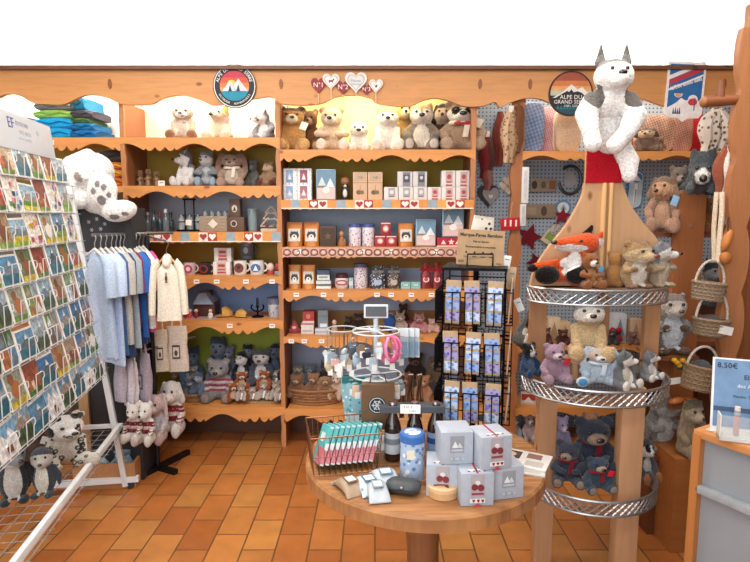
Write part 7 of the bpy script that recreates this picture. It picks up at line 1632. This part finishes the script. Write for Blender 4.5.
b.build('badge', t); MB().tube([(-w*.25, 0, hh), (-w*.2, 0, hh+.03), (w*.2, 0, hh+.03), (w*.25, 0, hh)], .0025, 5, C('#4a3a2c')).build('handle', t)
for i, (px, wp) in enumerate(((402, 9), (411, 9), (420, 8))):
    Yq = 2.1+.01*i; p = at(px, 376, Yq); h2 = p.z-zat(418, Yq); t = thing('pendant_bundle', 'brown leather cord bundle, %s of three right of the kraft bag' % ['left one', 'middle one', 'right one'][i], 'cords', p, 0, 'leather cords beside the kraft bag')
    for k in range(4): MB().tube([(.006*(k-1.5)+.003*math.sin(v*9+k), .004*(k % 2), -h2*v) for v in [j/7 for j in range(8)]], .003, 5, C(['#5c3c28', '#7a5236', '#4a2e20', '#8a6446'][k])).build('cord', t)
    MB().ring((0, 0, .006), .009, .004, .002, metal('#8d8a84'), 12, 4).build('loop', t)

# ================= BLACK BOOKMARK SPINNER =================
Ym = 1.98; xm = xat(474, Ym, 1.0); zq = lambda py: zat(py, Ym)-zt0
bs = thing('bookmark_spinner', 'black wire revolving bookmark stand with a kraft sign on top', 'display stand', (xm, Ym, zt0), R(-14)); bm_ = metal('#1c1d20', .5)
MB().lathe([(.10, 0), (.10, .012), (.03, .02), (.014, .03)], 28, C('#1f2022', .5)).build('foot', bs)
ztp2 = zq(266); zb2_ = zq(416)
MB().cyl((0, 0, .02), (0, 0, ztp2), .010, None, 10, bm_).build('pole', bs)
S = .105
b = MB()
for zz_ in (ztp2, ztp2-.004): b.box((0, 0, zz_), (2*S+.01, 2*S+.01, .006), bm_)
b.build('top_plate', bs)
rows = [ztp2-.03-k*(ztp2-.03-zb2_)/3 for k in range(3)]
b = MB()
for sx in (-1, 1):
    for sy in (-1, 1): b.cyl((sx*S, sy*S, zb2_-.02), (sx*S, sy*S, ztp2), .003, None, 6, bm_)
for zz_ in [zb2_-.02]+[r - .02 for r in rows]+[r-.07 for r in rows]:
    for a, c in (((-S, -S), (S, -S)), ((S, -S), (S, S)), ((S, S), (-S, S)), ((-S, S), (-S, -S))): b.cyl((*a, zz_), (*c, zz_), .0024, None, 5, bm_)
cage = b.build('wire_cage', bs)
MSP = Matrix.Translation((xm, Ym, zt0)) @ Matrix.Rotation(R(-14), 4, 'Z')
bmk = [pattern('bmblue', '#93addb', '#32549e', 75, .42, '#6a8cc8'), pattern('bmlilac', '#a09cc8', '#463c88', 75, .42, '#756eae'), pattern('bmice', '#c9d6ea', '#3f6cb8', 75, .45, '#8fb0dc')]
HB = .150; wpk = .05
n_ = 0
for face in range(4):
    A_ = Matrix.Rotation(face*PI/2, 4, 'Z')
    for r, zr_ in enumerate(rows):
        for c in range(3):
            xx = -S+.035+c*.07
            pk = MB(A_); x0_, x1_ = xx-.027, xx+.027; zb3 = zr_-HB-.012
            for q in (-.027, 0, .027): pk.cyl((xx+q, -S-.026, zb3), (xx+q, -S-.026, zr_-.05), .0020, None, 5, bm_)
            for q in (zb3, zr_-.05): pk.cyl((x0_, -S-.026, q), (x1_, -S-.026, q), .0022, None, 5, bm_); pk.cyl((x0_, -S-.026, q), (x0_, -S, q), .0022, None, 5, bm_); pk.cyl((x1_, -S-.026, q), (x1_, -S, q), .0022, None, 5, bm_)
            pk.build('wire_pocket', cage)
            if face in (0, 1):
                t = thing('bookmark', '%s bookmark on the %s side of black spinner, row %s, %s' % (['blue patterned', 'lilac patterned', 'ice blue'][(r+c) % 3], ['front', 'right'][face], ['one from top', 'two from top', 'three from top'][r], ['left pocket', 'middle pocket', 'right pocket'][c]), 'bookmark', (0, 0, 0), 0, 'bamboo bookmarks on the black spinner')
                t.matrix_world = MSP @ A_ @ Matrix.Translation((xx, -S-.012, zb3+.004)) @ Matrix.Rotation(R(2-4*((r+c) % 2)), 4, 'Y') @ Matrix.Rotation(R(4), 4, 'X')
                MB().box((0, 0, HB/2), (.052, .004, HB), C('#b59a78', .6), bev=.001).build('bamboo_strip', t)
                MB().box((0, -.0025, HB*.73), (.047, .001, HB*.26), bmk[(r+c) % 3]).box((0, -.0025, HB*.44), (.047, .001, HB*.22), bmk[(r+c) % 3]).box((0, -.0025, HB*.17), (.047, .001, HB*.22), bmk[(r+c+1) % 3]).build('printed_motif', t)
# sign
hs_ = zat(233, Ym)-zat(268, Ym); ws_ = 46/F*depth(Ym, 1.4); xs2 = xat(480, Ym-.03, 1.4)
t = thing('kraft_sign', 'brown kraft sign reading Marque-Pages Bambou on top of the black spinner', 'sign', (xs2, Ym-.02, zt0+ztp2+.004), 0, rot=(R(-5), R(3), R(-6)))
MB().box((0, 0, hs_/2), (ws_, .004, hs_), C('#b3936e', .7)).build('sign_board', t); b = MB(); ink = C('#3a2e26')
b.text('Marque-Pages Bambou', ws_*.098, frontM(0, -.0028, hs_*.85), ink, bold=.03).text('Fait en Savoie', ws_*.06, frontM(0, -.0028, hs_*.67), ink, bold=.02).text('Écoresponsable et recyclable', ws_*.055, frontM(0, -.0028, hs_*.52), ink, bold=.02)
for k in range(4): b.prism(circ(ws_*.022, ws_*.024, ws_*(-.3+.18*k), hs_*.36, 12), -.003, -.002, ink).box((ws_*(-.3+.18*k), -.0028, hs_*.24), (ws_*.1, .001, hs_*.02), ink)
b.box((-ws_*.4, -.0028, hs_*.1), (ws_*.12, .001, hs_*.07), C('#7a5c40')).box((ws_*.4, -.0028, hs_*.07), (ws_*.1, .001, hs_*.03), C('#7a5c40')); b.build('lettering', t)
bb = MB(Matrix.Rotation(R(14), 4, 'Z')); xo = xs2-xm
bb.tube([(xo-.045, -.03, ztp2), (xo-.045, -.034, ztp2+.045), (xo+.045, -.034, ztp2+.045), (xo+.045, -.03, ztp2)], .003, 6, bm_).build('sign_clip', bs)
t = thing('speckled_bag', 'cream bag with black specks peeping over the kraft sign', 'bag', (xat(478, 2.02, 1.5), 2.03, zt0+ztp2+.004), 0, rot=(0, R(8), 0)); hq = zat(216, 2.03)-t.location.z
MB().loft([[(.05*(1-.25*v)*math.cos(a), .012*math.sin(a)*(1-.6*v), hq*v) for a in [2*PI*j/18 for j in range(18)]] for v in [0, .2, .5, .8, 1]], pattern('blackspecks', '#dcd4c6', '#3a3634', 45, .2)).build('bag', t); MB().box((0, 0, hq*.97), (.07, .01, hq*.05), card('#cfc6b6')).build('top_fold', t)
for i, (px, py, pw, ph_, c) in enumerate(((506, 262, 9, 13, '#e0e0da'), (511, 278, 9, 22, '#b79c7c'), (519, 305, 7, 13, '#d2d4d2'))):
    p = at(px, py, Ym-.02); d = depth(Ym, p.z)/F; t = thing('loose_card', ['white card stuck behind the top corner of the black spinner', 'tan bamboo card sticking out of the black spinner at right', 'small white tag hanging from the right side of the spinner'][i], 'card', p, 0, rot=(0, R([8, 4, -25][i]), R(-20)))
    MB().box((0, 0, 0), (pw*d, .003, ph_*d), card(c), bev=.0005).build('paper', t); MB().box((pw*d*.1, -.002, ph_*d*.2), (pw*d*.5, .001, ph_*d*.08), card('#7a8a80')).build('print', t)
# ================= LIGHT AND CAMERA =================
def area(name, loc, rot, sx, sy, power, col=(1, 1, 1)):
    l = bpy.data.lights.new(name, 'AREA'); l.shape = 'RECTANGLE'; l.size = sx; l.size_y = sy; l.energy = power; l.color = col
    o = bpy.data.objects.new(name, l); COL.objects.link(o); o.location = loc; o.rotation_euler = rot; return o
area('ceiling_light', (-1.0, 2.2, 2.9), (0, 0, 0), 1.8, .4, 42, (1, .95, .88))
area('ceiling_light', (1.0, 2.0, 2.9), (0, 0, 0), 1.8, .4, 30, (1, .95, .88))
area('ceiling_light', (0, .4, 2.9), (0, 0, 0), 2.4, .5, 40, (1, .97, .93))
area('shop_window', (-1.2, -1.6, 1.7), (R(90), 0, R(-10)), 3.0, 2.2, 95, (.93, .97, 1.0))
for i, (xa_, xb_, p, c) in enumerate(((-2.6, -1.65, 8, (1, .97, .9)), (-1.5, -.65, 6.5, (1, .9, .7)), (-.3, .3, 4.5, (1, .93, .6)), (.9, 2.2, 5, (1, .88, .7)))):
    area('strip_light', ((xa_+xb_)/2, 3.66, 2.38), (R(25), 0, 0), xb_-xa_, .05, p, c)
area('upper_wall_fill', (0, 3.72, 2.56), (R(155), 0, 0), 5.6, .06, 48, (1, .98, .95))  # added fill lamp without a real fitting, whitens the wall above the header
W = bpy.data.worlds.new('World'); SC.world = W; W.use_nodes = True
W.node_tree.nodes['Background'].inputs[0].default_value = (.9, .95, 1, 1); W.node_tree.nodes['Background'].inputs[1].default_value = .40
cam = bpy.data.cameras.new('Camera'); cam.sensor_width = 36; cam.lens = 36*F/750; cam.clip_start = .05
co = bpy.data.objects.new('Camera', cam); COL.objects.link(co); co.location = (0, 0, EYE); co.rotation_euler = (R(90)-PITCH, 0, 0)
SC.camera = co
SC.view_settings.view_transform = 'Standard'; SC.view_settings.look = 'None'; SC.view_settings.gamma = 1; SC.view_settings.use_curve_mapping = False
SC.view_settings.exposure = -.08
